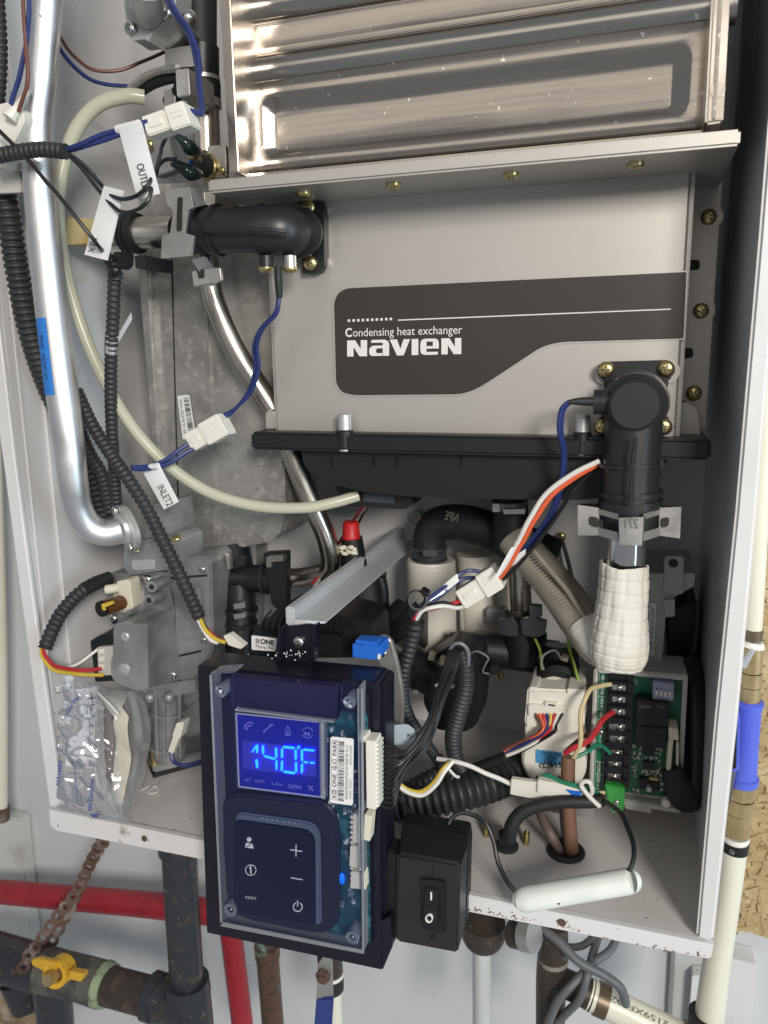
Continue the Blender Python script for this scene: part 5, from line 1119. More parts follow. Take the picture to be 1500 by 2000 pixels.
wires(t, [(wgrn, 4.5, [(1058, 1520, .05), (1070, 1514, .05), (1095, 1526, .047), (1130, 1536, .046), (1160, 1544, .05), (1174, 1555, .054), (1168, 1562, .056)]), (wcrm, 4, [(1128, 1546, .046), (1150, 1548, .05), (1180, 1549, .06)]), (wwht, 4.6, [(1172, 1575, .042), (1152, 1558, .042), (1136, 1536, .043), (1140, 1526, .043), (1152, 1528, .043), (1157, 1546, .044), (1150, 1556, .046)])])
# power cord and strain relief on the floor
t = T('supply_cable', 'thick black power cord arching over the floor into a hexagonal strain relief', 'cord', H(990, 1640, zf))
p = H(990, 1655, zf); sp = .40/1502*1.15
B().ptube([(994, 1640, .036), (1000, 1612, .036), (1018, 1588, .038), (1050, 1574, .04), (1100, 1566, .042), (1150, 1566, .044), (1178, 1562, .048)], [13, 14, 13.5, 13, 13, 12.5, 12], seg=18).obj('cord', blkm, t)
b = B(); b.lathe([(.0075, 0), (.0075, .002), (.006, .003)], p, (0, 0, 1), 22); b.obj('flange', blkm, t)
b = B(); b.lathe([(.0062, .002), (.0062, .010), (.005, .011)], p, (0, 0, 1), 6); b.obj('hex_body', blk, t)
t = T('floor_grommet', 'round black rubber grommet in the cabinet floor with brown cables through it', 'grommet', H(1105, 1664, zf))
p = H(1105, 1664, zf); b = B(); b.lathe([(.0122, 0), (.0122, .001), (.0108, .0028), (.0085, .003), (.007, .001), (.002, .0008)], p, (0, 0, 1), 32); b.obj('ring', blkm, t)
t = T('brown_cable', 'thick brown cable standing out of the floor grommet in front of the actuator', 'cable', H(1115, 1664, zf))
B().tube([H(1117, 1668, zf), W(1112, 1600, .05), W(1109, 1540, .052), W(1110, 1478, .055)], .0044, seg=16).obj('sheath', M('brown_sheath', (.20, .105, .065), .5), t)
t = T('grey_brown_cable', 'thin grey brown cable bending into the floor grommet beside the thick brown cable', 'cable', H(1095, 1660, zf))
B().tube([H(1094, 1663, zf), W(1078, 1634, .052), W(1062, 1606, .058), W(1052, 1578, .068)], .0031, seg=14).obj('sheath', M('grey_brown_sheath', (.14, .10, .09), .5), t)
B().tube([H(1108, 1660, zf), W(1100, 1610, .055), W(1098, 1560, .06)], .002, seg=12).obj('inner_lead', wgry, t)
# fuse holder on its wire
t = T('fuse_holder', 'frosted white inline fuse holder on a thin black wire at the floor front', 'fuse holder', H(1130, 1760, zf))
B().ptube([(1020, 1756, -.014), (1032, 1755, -.014), (1130, 1738, -.010), (1222, 1722, -.006), (1232, 1720, -.006)], [20, 24.5, 24, 24.5, 21], seg=26).obj('tube', poly, t)
B().ptube([(1040, 1753, -.014), (1100, 1743, -.011)], 15, seg=14).obj('fuse', M('fuse_core', (.62, .66, .58), .4), t)
B().ptube([(1120, 1740, -.0105), (1224, 1722, -.006)], 16, seg=14).obj('contact_sleeve', bpy.data.materials['fuse_core'], t)
wires(t, [(wblk, 4.6, [(876, 1622, -.004), (882, 1600, .0), (900, 1588, .004), (928, 1594, .006), (950, 1612, .004), (964, 1645, 0), (975, 1690, -.006), (995, 1728, -.012), (1020, 1752, -.014)]), (wblk, 4.8, [(1228, 1702, -.006), (1238, 1670, 0), (1232, 1630, .012), (1214, 1592, .026), (1190, 1570, .04), (1172, 1563, .046)])])
B().pp([(1086, 1760), (1094, 1765), (1092, 1768), (1084, 1763)], -.0185, -.0175).obj('black_mark', ink, t)
# ================================================================== CONTROLLER
ct = T('controller', 'dark controller box with a clear cover and a lit blue display reading 140 F', 'controller', W(570, 1830, -.03))
YF, YB_ = -.035, -.0135
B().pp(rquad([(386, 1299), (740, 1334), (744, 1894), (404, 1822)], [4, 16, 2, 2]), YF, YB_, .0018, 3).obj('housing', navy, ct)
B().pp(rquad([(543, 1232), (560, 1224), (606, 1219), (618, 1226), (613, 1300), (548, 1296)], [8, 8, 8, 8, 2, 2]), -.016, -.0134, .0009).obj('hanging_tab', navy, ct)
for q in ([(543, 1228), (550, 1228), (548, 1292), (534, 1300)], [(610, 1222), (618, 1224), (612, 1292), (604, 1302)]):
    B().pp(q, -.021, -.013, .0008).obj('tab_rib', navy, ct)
pscrew(ct, 584, 1254, -.0162, 13, 'chrome')
b = B(); rs = random.Random(2)
for i in range(26): b.ball(W(565+rs.gauss(0, 22), 1279+rs.gauss(0, 5), -.0215+rs.uniform(-.003, .003)), rs.uniform(.0002, .00055), 6)
b.obj('white_crumbs', wht, ct)['kind'] = 'stuff'
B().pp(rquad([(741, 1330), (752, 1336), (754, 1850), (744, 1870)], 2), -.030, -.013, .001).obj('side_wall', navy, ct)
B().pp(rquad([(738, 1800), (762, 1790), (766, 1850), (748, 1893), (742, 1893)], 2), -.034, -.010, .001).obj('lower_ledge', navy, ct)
# inner parts, seen through the cover
Yi = -.0375
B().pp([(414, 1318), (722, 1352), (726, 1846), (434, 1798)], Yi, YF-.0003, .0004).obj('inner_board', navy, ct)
B().pp([(636, 1384), (718, 1394), (724, 1842), (640, 1822)], Yi-.0006, Yi, .0002).obj('circuit_board', teal, ct)
pc = B(); rs = random.Random(8)
for i in range(46):
    x = rs.uniform(640, 712); y = rs.uniform(1392, 1780); w_ = rs.uniform(2, 6); h_ = rs.uniform(2, 8); pc.pp([(x-w_, y-h_), (x+w_, y-h_), (x+w_, y+h_), (x-w_, y+h_)], Yi-.0016-rs.uniform(0, .0015), Yi-.0005)
pc.obj('small_component', M('component_mix', (.10, .12, .15), .4, var=(300, (.5, .55, .55), .52, .56)), ct)['kind'] = 'stuff'
def zz(x, y): return (350+x/3.3333, 1200+y/3.3333)
# top bezel plate, its blue painted in for the display's haze
B().pp(rquad([zz(330, 405), zz(1040, 470), zz(1025, 690), zz(330, 605)], 3), -.0440, Yi, .0012).obj('top_bezel', M('haze_blue_bezel', (.012, .011, .055), .45), ct)
# display
dq = [zz(370, 645), zz(915, 702), zz(920, 1190), zz(388, 1122)]
Yd = -.0415
B().pp([zz(352, 628), zz(938, 690), zz(945, 1205), zz(372, 1132)], Yd+.0004, Yi, .0006).obj('display_case', M('bezel_violet', (.05, .05, .10), .4), ct)
B().pp(dq, Yd, Yd+.001).obj('display_panel', lcd, ct)
b = B()
for i in range(4):
    a = Vector(dq[i]); c = Vector(dq[(i+1) % 4]); d = (c-a).normalized(); n = Vector((d.y, -d.x))*1.1
    b.pp([a-n, c-n, c+n, a+n], Yd-.0005-.00004*i, Yd+.0001)
b.obj('display_border', M('pale_border', (.45, .45, .55), .4), ct)
B().pp([zz(410, 820), zz(893, 880), zz(890, 1060), zz(415, 1003)], Yd-.0003, Yd).obj('display_window', lcdin, ct)
Ydg = Yd-.0012
sg = B()
def seg(a, c, hw=1.9):
    a = Vector(zz(*a)); c = Vector(zz(*c)); d = (c-a).normalized(); n = Vector((-d.y, d.x))*hw; e = d*hw
    sg.pp([a, a+e+n, c-e+n, c, c-e-n, a+e-n], Ydg, Ydg+.0006)
seg((505, 848), (506, 905)); seg((500, 945), (508, 1002)); seg((474, 900), (498, 856), 1.4)
seg((542, 853), (546, 912)); seg((548, 922), (625, 944), 1.5); seg((628, 868), (631, 938)); seg((631, 950), (633, 1014), 1.6)
seg((672, 864), (752, 872)); seg((668, 872), (668, 938)); seg((668, 952), (666, 1022)); seg((756, 880), (758, 948)); seg((758, 962), (760, 1030)); seg((676, 1024), (754, 1036))
seg((797, 880), (798, 958)); seg((798, 972), (797, 1036)); seg((806, 882), (880, 888), 1.6); seg((806, 962), (838, 966), 1.4); seg((848, 966), (880, 970), 1.4)
cx, cy = zz(775, 867); ring = [(cx+2.9*math.cos(k*.5236), cy+2.9*math.sin(k*.5236)) for k in range(12)]; rin = [(cx+1.4*math.cos(k*.5236), cy+1.4*math.sin(k*.5236)) for k in range(12)]
for k in range(12): sg.pp([ring[k], ring[(k+1) % 12], rin[(k+1) % 12], rin[k]], Ydg, Ydg+.0006)
sg.obj('lit_digits', seg_on, ct)
# symbols and words on the display, given a faint glow of their own
us = M('faint_glow_symbol', (.16, .16, .40), .4, emit=((.10, .10, .55), .28)); Yu = Yd-.0002
def strokes(name, lines, Y, mat, hw=.7, zf_=zz):
    b = B()
    for L in lines:
        for a, c in zip(L, L[1:]):
            a = Vector(zf_(*a)); c = Vector(zf_(*c)); d = (c-a).normalized(); n = Vector((-d.y, d.x))*hw; e = d*hw*.4; Y_ = Y-.000004*len(b.f)/6
            b.pp([a-e-n, c+e-n, c+e+n, a-e+n], Y_, Y+.0002)
    return b.obj(name, mat, ct, 0)
def circ(cx, cy, r, a0=0, a1=360, n=14): return [(cx+r*math.cos(math.radians(a0+(a1-a0)*i/n)), cy+r*math.sin(math.radians(a0+(a1-a0)*i/n))) for i in range(n+1)]
strokes('tap_symbol', [[(425, 745), (432, 718), (452, 704), (480, 708)], [(440, 752), (448, 728), (470, 724)]], Yu, us, 1.1)
strokes('wrench_symbol', [[(548, 764), (592, 728)], [(592, 728), (594, 712)], [(592, 728), (610, 720)], [(548, 764), (556, 768)]], Yu, us, 1.1)
strokes('flame_symbol', [[(706, 728), (690, 762), (690, 786), (722, 790), (724, 768), (706, 728)], [(706, 760), (700, 782), (712, 784), (706, 760)]], Yu, us, .6)
strokes('cycle_symbol', [circ(835, 772, 34, 200, 340), circ(835, 772, 34, 20, 160)], Yu, us, .6)
ptext('M', zz(818, 786), zz(852, 790), 8, Yu, us, ct, off=.02)
for wd, a, c, h in (('OUT', (498, 1090), (562, 1096), 6), ('L/m', (606, 1106), (672, 1114), 6), ('GPM', (712, 1128), (796, 1138), 8.5), ('%', (840, 1140), (878, 1146), 10), ('SET', (430, 1080), (470, 1084), 5)):
    ptext(wd, zz(*a), zz(*c), h, Yu, us, ct, off=.015)
# key pad
def z2(x, y): return (400+x/3.7026, 1360+y/3.7037)
B().pp(rquad([z2(115, 700), z2(930, 770), z2(970, 1040), z2(965, 1760), z2(165, 1600), z2(120, 1100)], [40, 60, 10, 56, 50, 10]), -.0425, Yi, .0016, 3).obj('key_bezel', M('haze_tinted_black', (.012, .011, .018), .42), ct)  # violet tint of the bezel imitates the display's blue haze
B().pp(rquad([z2(222, 840), z2(830, 925), z2(840, 1660), z2(205, 1560)], [16, 30, 10, 10]), -.0446, -.042, .0010).obj('key_step', M('grey_blue_step', (.10, .13, .17), .35), ct)
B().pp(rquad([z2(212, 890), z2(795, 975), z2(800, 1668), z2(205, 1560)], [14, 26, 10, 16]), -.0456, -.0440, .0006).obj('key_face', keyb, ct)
b = B()
for i in range(8): b.ball(W(*z2(415+i*36+(18 if i > 3 else 0), 884+i*5.5), -.0448), .00033, 6)
b.obj('bright_dot', wprint, ct)
Yk = -.0457
strokes('plus_key', [[(618, 1110), (702, 1122)], [(660, 1075), (659, 1158)]], Yk, wprint, .95, z2)
strokes('minus_key', [[(624, 1313), (706, 1327)]], Yk, wprint, .95, z2)
strokes('power_key', [circ(672, 1524, 32, -60, 240, 18), [(670, 1480), (671, 1520)]], Yk, wprint, .95, z2)
strokes('info_key', [circ(332, 1258, 38, 0, 360, 22)], Yk, wprint, .7, z2)
strokes('info_mark', [[(332, 1240), (333, 1284)], [(331, 1222), (331, 1232)], [(322, 1242), (332, 1242)]], Yk, wprint, 1.3, z2)
b = B(); b.pp([z2(*c) for c in circ(320, 1036, 17, 0, 342, 12)], Yk-.0001, Yk+.0002); b.pp([z2(*c) for c in ((296, 1060), (344, 1066), (352, 1102), (292, 1094))], Yk-.0001, Yk+.0002); b.obj('service_key', wprint, ct)
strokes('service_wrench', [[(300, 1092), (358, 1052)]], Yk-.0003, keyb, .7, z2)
ptext('RESET', z2(298, 1458), z2(378, 1470), 5.5, Yk, wprint, ct)
# clear cover
YC = -.0490
cov = [(410, 1322), (460, 1312), (461, 1388), (664, 1412), (667, 1332), (700, 1336), (709, 1862), (432, 1808)]
B().pp(rquad([(410, 1316), (458, 1312), (459, 1385), (664, 1410), (666, 1330), (690, 1332), (700, 1342), (709, 1862), (431, 1808)], [6, 2, 2, 2, 6, 4, 4, 4, 4]), YC, YC+.0016, .0005).obj('cover_front', acryl, ct)
B().prism([W(701, 1342, YC+.0017), W(709, 1862, YC+.0017), W(707.5, 1862, YC+.0017), W(699.5, 1342, YC+.0017)], (0, .0108, 0), .0003).obj('cover_side', acryle, ct)
B().prism([W(431, 1808, YC+.0017), W(709, 1862, YC+.0017), W(709, 1859, YC+.0017), W(431, 1805, YC+.0017)], (0, .0108, 0), .0003).obj('cover_side', acryle, ct)
B().prism([W(410, 1318, YC+.0017), W(413, 1318, YC+.0017), W(434, 1805, YC+.0017), W(431, 1806, YC+.0017)], (0, .0108, 0), .0003).obj('cover_side', acryle, ct)
B().prism([W(411, 1314, YC+.0017), W(458, 1311, YC+.0017), W(458, 1314, YC+.0017), W(411, 1317, YC+.0017)], (0, .0108, 0), .0003).obj('cover_side', acryle, ct)
# bright edges of the cover
ed = B()
for q in ([(429, 1800), (709, 1856), (709, 1863), (431, 1809)], [(409, 1318), (413, 1318), (434, 1808), (430, 1808)], [(705.5, 1345), (709, 1345), (711, 1862), (707, 1862)], [(698, 1345), (700, 1345), (704, 1700), (702, 1700)]):
    ed.pp(q, YC-.0006, YC-.0001)
ed.obj('cover_edge', acryle, ct)
for x, y in ((431, 1350), (682, 1372), (449, 1778), (688, 1832)):
    p = W(x, y, YC+.0018); b = B(); r = (13 if y < 1500 else 14)*S(x, y, YC); b.lathe([(r*.45, .001), (r*.5, 0), (r, 0), (r, .010), (r*.7, .010)], p, (0, 1, 0), 20, cap=False); b.obj('cover_post', acryle, ct)
    pscrew(ct, x+1, y-1, YC+.007, 5, 'chrome')
B().pp(rquad([(459, 1384), (652, 1409), (652, 1412), (459, 1388)], 1), YC-.0004, YC+.002).obj('cover_edge', acryle, ct)
B().pp(rquad([zz(920, 700), zz(942, 700), zz(950, 1205), zz(925, 1198)], 1), YC-.0002, YC+.004).obj('cover_edge', acryle, ct)
# sticker with bar code
sq = [(645.5, 1438.5), (690.5, 1443), (689, 1573.5), (644, 1567.5)]
B().pp(rquad(sq, 5), YC-.0006, YC-.0002).obj('sticker', paper, ct)
bars(sq, .36, .60, .06, .97, YC-.0007, 46, ink, ct, random.Random(9))
f3 = lambda u0, u1, v0, v1: (lambda s, tt: in_quad(sq, u1-(u1-u0)*tt, v1-(v1-v0)*s, YC-.0007))
text('KD ONE  G.C  PARK', f3(.10, .27, .05, .92), ink, ct, off=.012); text('0442783NXMZ18190K4E 01C', f3(.66, .78, .10, .92), ink, ct); text('MADE IN KOREA', f3(.84, .93, .10, .40), ink, ct); text('KDC-55GT', f3(.84, .93, .60, .90), ink, ct)
b = B()
for u0, u1, v0, v1 in ((.05, .06, .05, .95), (.31, .32, .05, .95), (.06, .31, .05, .055), (.06, .31, .945, .95), (.06, .31, .34, .345), (.06, .31, .46, .465), (.06, .31, .82, .825)):
    b.prism([in_quad(sq, u, v, YC-.0007) for u, v in ((u0, v0), (u1, v0), (u1, v1), (u0, v1))], (0, .00005, 0))
b.obj('sticker_rule', ink, ct)
# connectors on its right edge
Yx = -.046
B().pp(rquad([(714, 1446), (733, 1448), (735, 1582), (716, 1578)], 2), Yx, -.036, .0008).obj('edge_connector', wht, ct)
b = B()
for i in range(15): b.pp([(733, 1452+i*8.5), (740, 1453+i*8.5), (740, 1457+i*8.5), (733, 1457+i*8.5)], Yx+.001, -.037)
b.obj('connector_teeth', wht, ct)
B().pp(rquad([(700, 1436), (714, 1438), (716, 1450), (700, 1448)], 2), Yx+.001, -.037, .0006).obj('connector_ear', wht, ct)
for q in ([(690, 1590), (706, 1593), (704, 1648), (688, 1645)], [(684, 1652), (700, 1654), (700, 1696), (682, 1692)], [(686, 1702), (712, 1706), (714, 1738), (684, 1735)]):
    B().pp(rquad(q, 2), -.044, Yi, .0006).obj('small_connector', cream, ct)
b = B()
for i in range(14): y = 1594+i*10; b.pp([(684, y), (690, y+1), (690, y+5), (684, y+4)], -.0438, Yi)
b.obj('connector_teeth', cream, ct)
b = B(); b.ball(W(668, 1716, -.040), .0024, 12, sc=(.7, .6, 1.5)); b.obj('blue_led', bled, ct)  # LED-like bead with a blue glow of its own
B().pp(rquad([(712, 1590), (726, 1596), (722, 1644), (710, 1640)], 2), -.045, -.038, .0006).obj('pale_clip', cream, ct)
# bundle of black wires from the edge connector
t = T('wire_bundle', 'fan of thin black wires sweeping from the controller connector up to the tied conduit', 'wires', W(830, 1450, .0))
sp_ = []
rs = random.Random(4)
for i in range(13):
    k = i/12; y0 = 1455+i*9.5
    sp_.append((wblk, 3.2, [(738, y0, -.040), (765, y0+4+k*4, -.030+k*.004), (795-k*6, 1466+k*46, -.020+rs.uniform(-.003, .003)), (828+k*8, 1420+k*38, -.006+rs.uniform(-.004, .003)), (852+k*14, 1360+k*14, .010+rs.uniform(-.004, .004)), (868+k*22, 1300+k*6, .026), (880+k*20, 1272, .034), (896, 1264+k*4, .042), (908, 1280, .05)]))
wires(t, sp_)
conduit('conduit', 'slit black conduit hanging from the tied wire bundle down to the floor hoses', [(897, 1264, .040), (908, 1300, .042), (908, 1345, .042), (895, 1395, .044), (885, 1440, .047), (890, 1480, .05), (900, 1500, .054)], [16, 17, 18, 18, 17, 16, 14], .0030)
t = T('bundle_tape', 'grey plastic tape arched over the top of the black wire bundle', 'tape', W(900, 1262, .035))
B().ptube([(880, 1268, .036), (888, 1258, .034), (902, 1258, .034), (913, 1272, .036), (914, 1300, .038)], [5, 6, 7, 7, 4], seg=10, flat=.6).obj('tape', M('grey_tape', (.20, .21, .24), .4), t)
t = T('pump_tag', 'pale blue tag printed PU sticking out right of the controller', 'tag', W(790, 1440, -.01))
B().pp(rquad([(768, 1416), (796, 1415), (810, 1426), (812, 1440), (798, 1455), (769, 1455)], 3), -.006, -.0054).obj('paper', M('pale_blue_paper', (.48, .60, .68), .6), t)
ptext('PU', (796, 1440), (806, 1442), 9, -.0061, ink, t)

# ------------------------------------------------------------------ power switch box
sw = T('power_switch_box', 'black power switch box with an I and O rocker switch beside the controller', 'switch box', W(840, 1850, -.02))
def z7(x, y): return (700+x/2.727, 1580+y/2.727)
B().prism([W(786, 1606, -.008), W(912, 1626, -.008), W(915, 1650, -.008), W(911, 1800, -.008), W(893, 1862, -.0125), W(776, 1840, -.0125)], (0, .012, 0), .001).obj('mounting_block', blk, sw)
B().prism([W(775, 1668, -.0305), W(899, 1686, -.0305), W(894, 1862, -.0305), W(768, 1838, -.0305)], (0, .021, 0), .0018, 3).obj('body', blkg, sw)
tp = [W(786, 1606, -.009), W(911, 1625, -.009), W(898, 1688, -.0295), W(776, 1670, -.0295)]
B().prism(tp, (0, .004, -.002), .001).obj('sloped_top', blk, sw)
B().prism([W(754, 1660, -.028), W(776, 1668, -.028), W(772, 1838, -.028), W(746, 1830, -.028)], (0, .014, 0), .001).obj('side_arm', blk, sw)
B().pp(rquad([z7(330, 372), z7(462, 388), z7(460, 665), z7(342, 640)], 2), -.0322, -.030, .0006).obj('switch_bezel', blk, sw)
a_, b_, c_, d_ = z7(355, 418), z7(432, 430), z7(420, 630), z7(342, 612)
mid1 = (Vector(a_)+Vector(d_))/2; mid2 = (Vector(b_)+Vector(c_))/2
B().prism([W(*a_, -.0330), W(*b_, -.0330), W(*mid2, -.0342), W(*mid1, -.0342)], (0, .002, 0), .0003).obj('rocker', blk, sw)
B().prism([W(*mid1, -.0342), W(*mid2, -.0342), W(*c_, -.0362), W(*d_, -.0362)], (0, .004, 0), .0003).obj('rocker', blk, sw)
b = B(); q = [z7(383, 444), z7(391, 445), z7(391, 487), z7(383, 486)]; b.pp(q, -.0342, -.0336); b.obj('on_mark', wprint, sw)
b = B(); cx, cy = z7(376, 585); n = 18
for k in range(n):
    a0 = 2*math.pi*k/n; a1 = 2*math.pi*(k+1)/n
    b.pp([(cx+7.4*math.cos(a0), cy+8.6*math.sin(a0)), (cx+7.4*math.cos(a1), cy+8.6*math.sin(a1)), (cx+5.2*math.cos(a1), cy+6*math.sin(a1)), (cx+5.2*math.cos(a0), cy+6*math.sin(a0))], -.0366, -.0355)
b.obj('off_mark', wprint, sw)
strokes_ = B()
for q in ([z7(394, 320), z7(397, 320), z7(397, 372), z7(394, 372)], [z7(382, 668), z7(408, 672), z7(408, 696), z7(382, 692)]): strokes_.pp(q, -.0309, -.0304)
strokes_.obj('faint_mark', blk, sw)
t = T('switch_lead', 'thin black lead running over the ribbed hose into the top of the power switch box', 'wire', W(800, 1580, 0))
wires(t, [(wblk, 3.4, [(768, 1545, .01), (790, 1575, .006), (812, 1600, 0), (826, 1615, -.006)])])

# ================================================================== PLASTIC BAGS
def sheet(pxs, Y, amp, seed, nu=26, nv=40, fq=60):
    """crumpled sheet over a four-corner pixel outline with a depth for each corner"""
    q = [W(x, y, yy) for (x, y), yy in zip(pxs, Y)]; vs = []
    for i in range(nv+1):
        for j in range(nu+1):
            u = j/nu; v = i/nv; p = q[0].lerp(q[1], u).lerp(q[3].lerp(q[2], u), v)
            s = Vector((p.x*fq+seed, p.z*fq, seed*1.7)); r1 = abs(noise.noise(s)); r2 = abs(noise.noise(s*2.3)); 
            e = .25+.75*min(1, 6*min(u, 1-u, v, 1-v)+.3)
            p = p+Vector((noise.noise(s+Vector((9, 0, 0)))*amp*.9, -(r1+.5*r2)*amp*2*e, noise.noise(s+Vector((0, 7, 0)))*amp*.7)); vs.append(p)
    fs = [(i*(nu+1)+j, i*(nu+1)+j+1, (i+1)*(nu+1)+j+1, (i+1)*(nu+1)+j) for i in range(nv) for j in range(nu)]
    return vs, fs
t = T('parts_bag', 'crumpled clear plastic bag with blue printing slumped in the lower left cabinet corner', 'bag', H(170, 1590, zf))
vs, fs = sheet([(125, 1318), (215, 1345), (250, 1600), (112, 1560)], (-.001, .026, .000, -.004), .0032, 1.0)
B().add(vs, fs).obj('film', film, t, 50)
vs, fs = sheet([(118, 1330), (200, 1340), (205, 1480), (112, 1475)], (-.002, .020, .016, -.004), .0035, 4.0, fq=90)
B().add(vs, fs).obj('film', film, t, 50)
vs, fs = sheet([(110, 1520), (205, 1520), (262, 1612), (118, 1580)], (-.004, .014, -.002, -.004), .0012, 9.0, fq=70)
B().add(vs, fs).obj('film', film, t, 50)
ptext('uine Par', (131, 1398), (158, 1360), 9, -.006, bluink, t, off=.01)
ptext('EN Genuine', (180, 1585), (184, 1522), 9, -.006, bluink, t, off=.015)
ptext('NAVIEN', (116, 1535), (122, 1488), 8, -.009, bluink, t, off=.02)
ptext('&', (176, 1590), (196, 1588), -8, -.006, bluink, t, off=.02)
zi = B()
for L in ([(145, 1498), (151, 1560), (152, 1570), (160, 1573), (166, 1572)], [(130, 1510), (158, 1510)], [(122, 1340), (128, 1350), (140, 1342)], [(176, 1360), (170, 1390), (175, 1420), (172, 1450)]): zi.ptube([(x, y, -.005 if y > 1480 else (.012 if x > 165 else -.007)) for x, y in L], .6, seg=5)
zi.obj('print_line', bluink, t)
t = T('paper_packet', 'crumpled white paper packet inside the clear bag at the lower left', 'packet', H(165, 1560, zf))
vs, fs = sheet([(134, 1440), (190, 1395), (186, 1500), (128, 1495)], (.004, .021, .017, .001), .0028, 2.2, fq=55)
B().add(vs, fs).obj('paper', paper, t, 40)
vs, fs = sheet([(150, 1345), (192, 1340), (190, 1440), (172, 1450)], (.008, .022, .02, .013), .0022, 5.5, fq=60)
B().add(vs, fs).obj('paper', paper, t, 40)
b = B()
for i, L in enumerate(([(178, 1352), (180, 1372)], [(172, 1366), (186, 1362)], [(174, 1378), (184, 1376)], [(176, 1386), (178, 1400), (184, 1396)], [(173, 1405), (186, 1400)], [(176, 1412), (182, 1424)], [(172, 1420), (184, 1416)], [(178, 1430), (176, 1445)])): b.ptube([(x, y, .010) for x, y in L], .9, seg=5)
b.obj('hand_writing', ink, t)
t = T('milky_bag', 'milky plastic zip bag holding folded white paper, leaning on the gas valve', 'bag', H(235, 1600, zf))
def curtain(cols, amp, seed, n=40):
    """cols: polylines of (px, py, Y) from top to bottom, lofted side by side"""
    rows = []
    for c in cols:
        P = [W(*p) for p in c]; out = []
        for i in range(n+1):
            s = i/n*(len(P)-1); k = min(int(s), len(P)-2); f_ = s-k
            p0 = P[max(k-1, 0)]; p1 = P[k]; p2 = P[k+1]; p3 = P[min(k+2, len(P)-1)]
            out.append(.5*((2*p1)+(p2-p0)*f_+(2*p0-5*p1+4*p2-p3)*f_*f_+(3*p1-p0-3*p2+p3)*f_**3))
        rows.append(out)
    m_ = 8; vs = []; 
    full = []
    for a in range(len(rows)-1):
        for j in range(m_): full.append([p.lerp(q, j/m_) for p, q in zip(rows[a], rows[a+1])])
    full.append(rows[-1])
    for r in full:
        for p in r: s = p*45+Vector((seed, 0, 0)); vs.append(p+Vector((noise.noise(s)*amp, -abs(noise.noise(s*1.6))*amp*2, 0)))
    L = n+1; fs = [(a*L+i, a*L+i+1, (a+1)*L+i+1, (a+1)*L+i) for a in range(len(full)-1) for i in range(n)]
    return B().add(vs, fs)
curtain([[(184, 1350, .022), (183, 1420, .014), (186, 1500, .006), (200, 1552, .001), (238, 1598, -.003)], [(205, 1380, .010), (206, 1450, .004), (210, 1530, .0), (238, 1600, -.004)]], .0012, 3).obj('zip_edge', bagm, t, 60)
curtain([[(188, 1352, .024), (196, 1430, .022), (200, 1500, .018), (215, 1560, .008)], [(212, 1390, .034), (224, 1440, .036), (222, 1500, .03), (212, 1566, .012)]], .0015, 6).obj('inner_fold', M('taupe_paper', (.34, .28, .26), .6), t, 60)
curtain([[(186, 1345, .026), (190, 1352, .02), (196, 1366, .016)], [(250, 1350, .034), (242, 1372, .024), (226, 1405, .016)]], .0006, 8, 16).obj('header_flap', bagm, t, 60)
curtain([[(238, 1352, .034), (244, 1420, .028), (240, 1500, .018), (232, 1570, .008), (240, 1600, .0)], [(262, 1350, .02), (276, 1420, .012), (268, 1500, .004), (256, 1560, 0), (246, 1604, -.003)], [(285, 1370, .03), (294, 1430, .026), (288, 1500, .018), (266, 1560, .008), (250, 1600, 0)]], .0014, 1).obj('film', bagm, t, 60)
curtain([[(232, 1372, .024), (222, 1410, .020), (226, 1450, .018), (222, 1500, .014), (216, 1570, .008)], [(252, 1400, .018), (250, 1430, .014), (256, 1480, .010), (248, 1530, .006), (240, 1572, .004)]], .0008, 12).obj('folded_paper', M('warm_paper', (.78, .75, .64), .6), t, 60)
B().ptube([(186, 1350, .018), (183, 1420, .010), (185, 1500, .003), (196, 1545, -.001)], 2.4, seg=8).obj('zip_line', bagm, t)
B().ptube([(190, 1352, .018), (212, 1372, .012), (230, 1396, .010)], 2.2, seg=8).obj('zip_line', paper, t)
t = T('plastic_offcut', 'thin curl of clear plastic offcut lying on the cabinet floor beside the milky bag', 'offcut', H(295, 1545, zf))
b = B(); b.tube([H(272, 1545, zf+.001), H(290, 1535, zf+.001)], .0005, seg=6); b.tube([H(290, 1548, zf+.0008), H(300, 1536, zf+.0012), H(310, 1540, zf+.001), H(304, 1548, zf+.0008), H(292, 1550, zf+.0008)], .0005, seg=6); b.obj('strip', poly, t)
# ================================================================== BELOW AND BESIDE THE CABINET
# gas line at lower left
t = T('gas_drop_pipe', 'black steel pipe dropping from the cabinet floor into the tee at the lower left', 'pipe', W(360, 1900, .1))
B().ptube([(346, 1610, .10), (350, 1660, .10), (356, 1780, .10), (366, 1925, .10)], [38, 34, 33, 33], seg=28).obj('pipe', iron, t)
B().ptube([(346, 1640, .10), (347, 1662, .10)], 37, seg=28).obj('collar', iron, t)
t = T('gas_tee', 'rusty black iron tee joining the drop pipe and the horizontal gas line', 'pipe fitting', W(370, 2000, .1))
B().ptube([(366, 1915, .10), (372, 1960, .10), (380, 2060, .10)], [42, 40, 42], seg=28).obj('run', iron, t)
B().ptube([(365, 1912, .10), (366, 1936, .10)], [42, 45], seg=28).obj('band', iron, t)
b = B(); b.lathe([(34*S(366, 1915, .1), 0), (42*S(366, 1915, .1), .0012), (41*S(366, 1915, .1), .003)], W(365, 1922, .10), (0, 0, 1), 26); b.obj('sealant_ring', M('pipe_sealant', (.30, .21, .12), .7, var=(160, (.55, .42, .14), .55, .62)), t)
B().ptube([(375, 1962, .10), (330, 1955, .10), (302, 1946, .10)], [42, 42, 44], seg=26).obj('side_arm', iron, t)
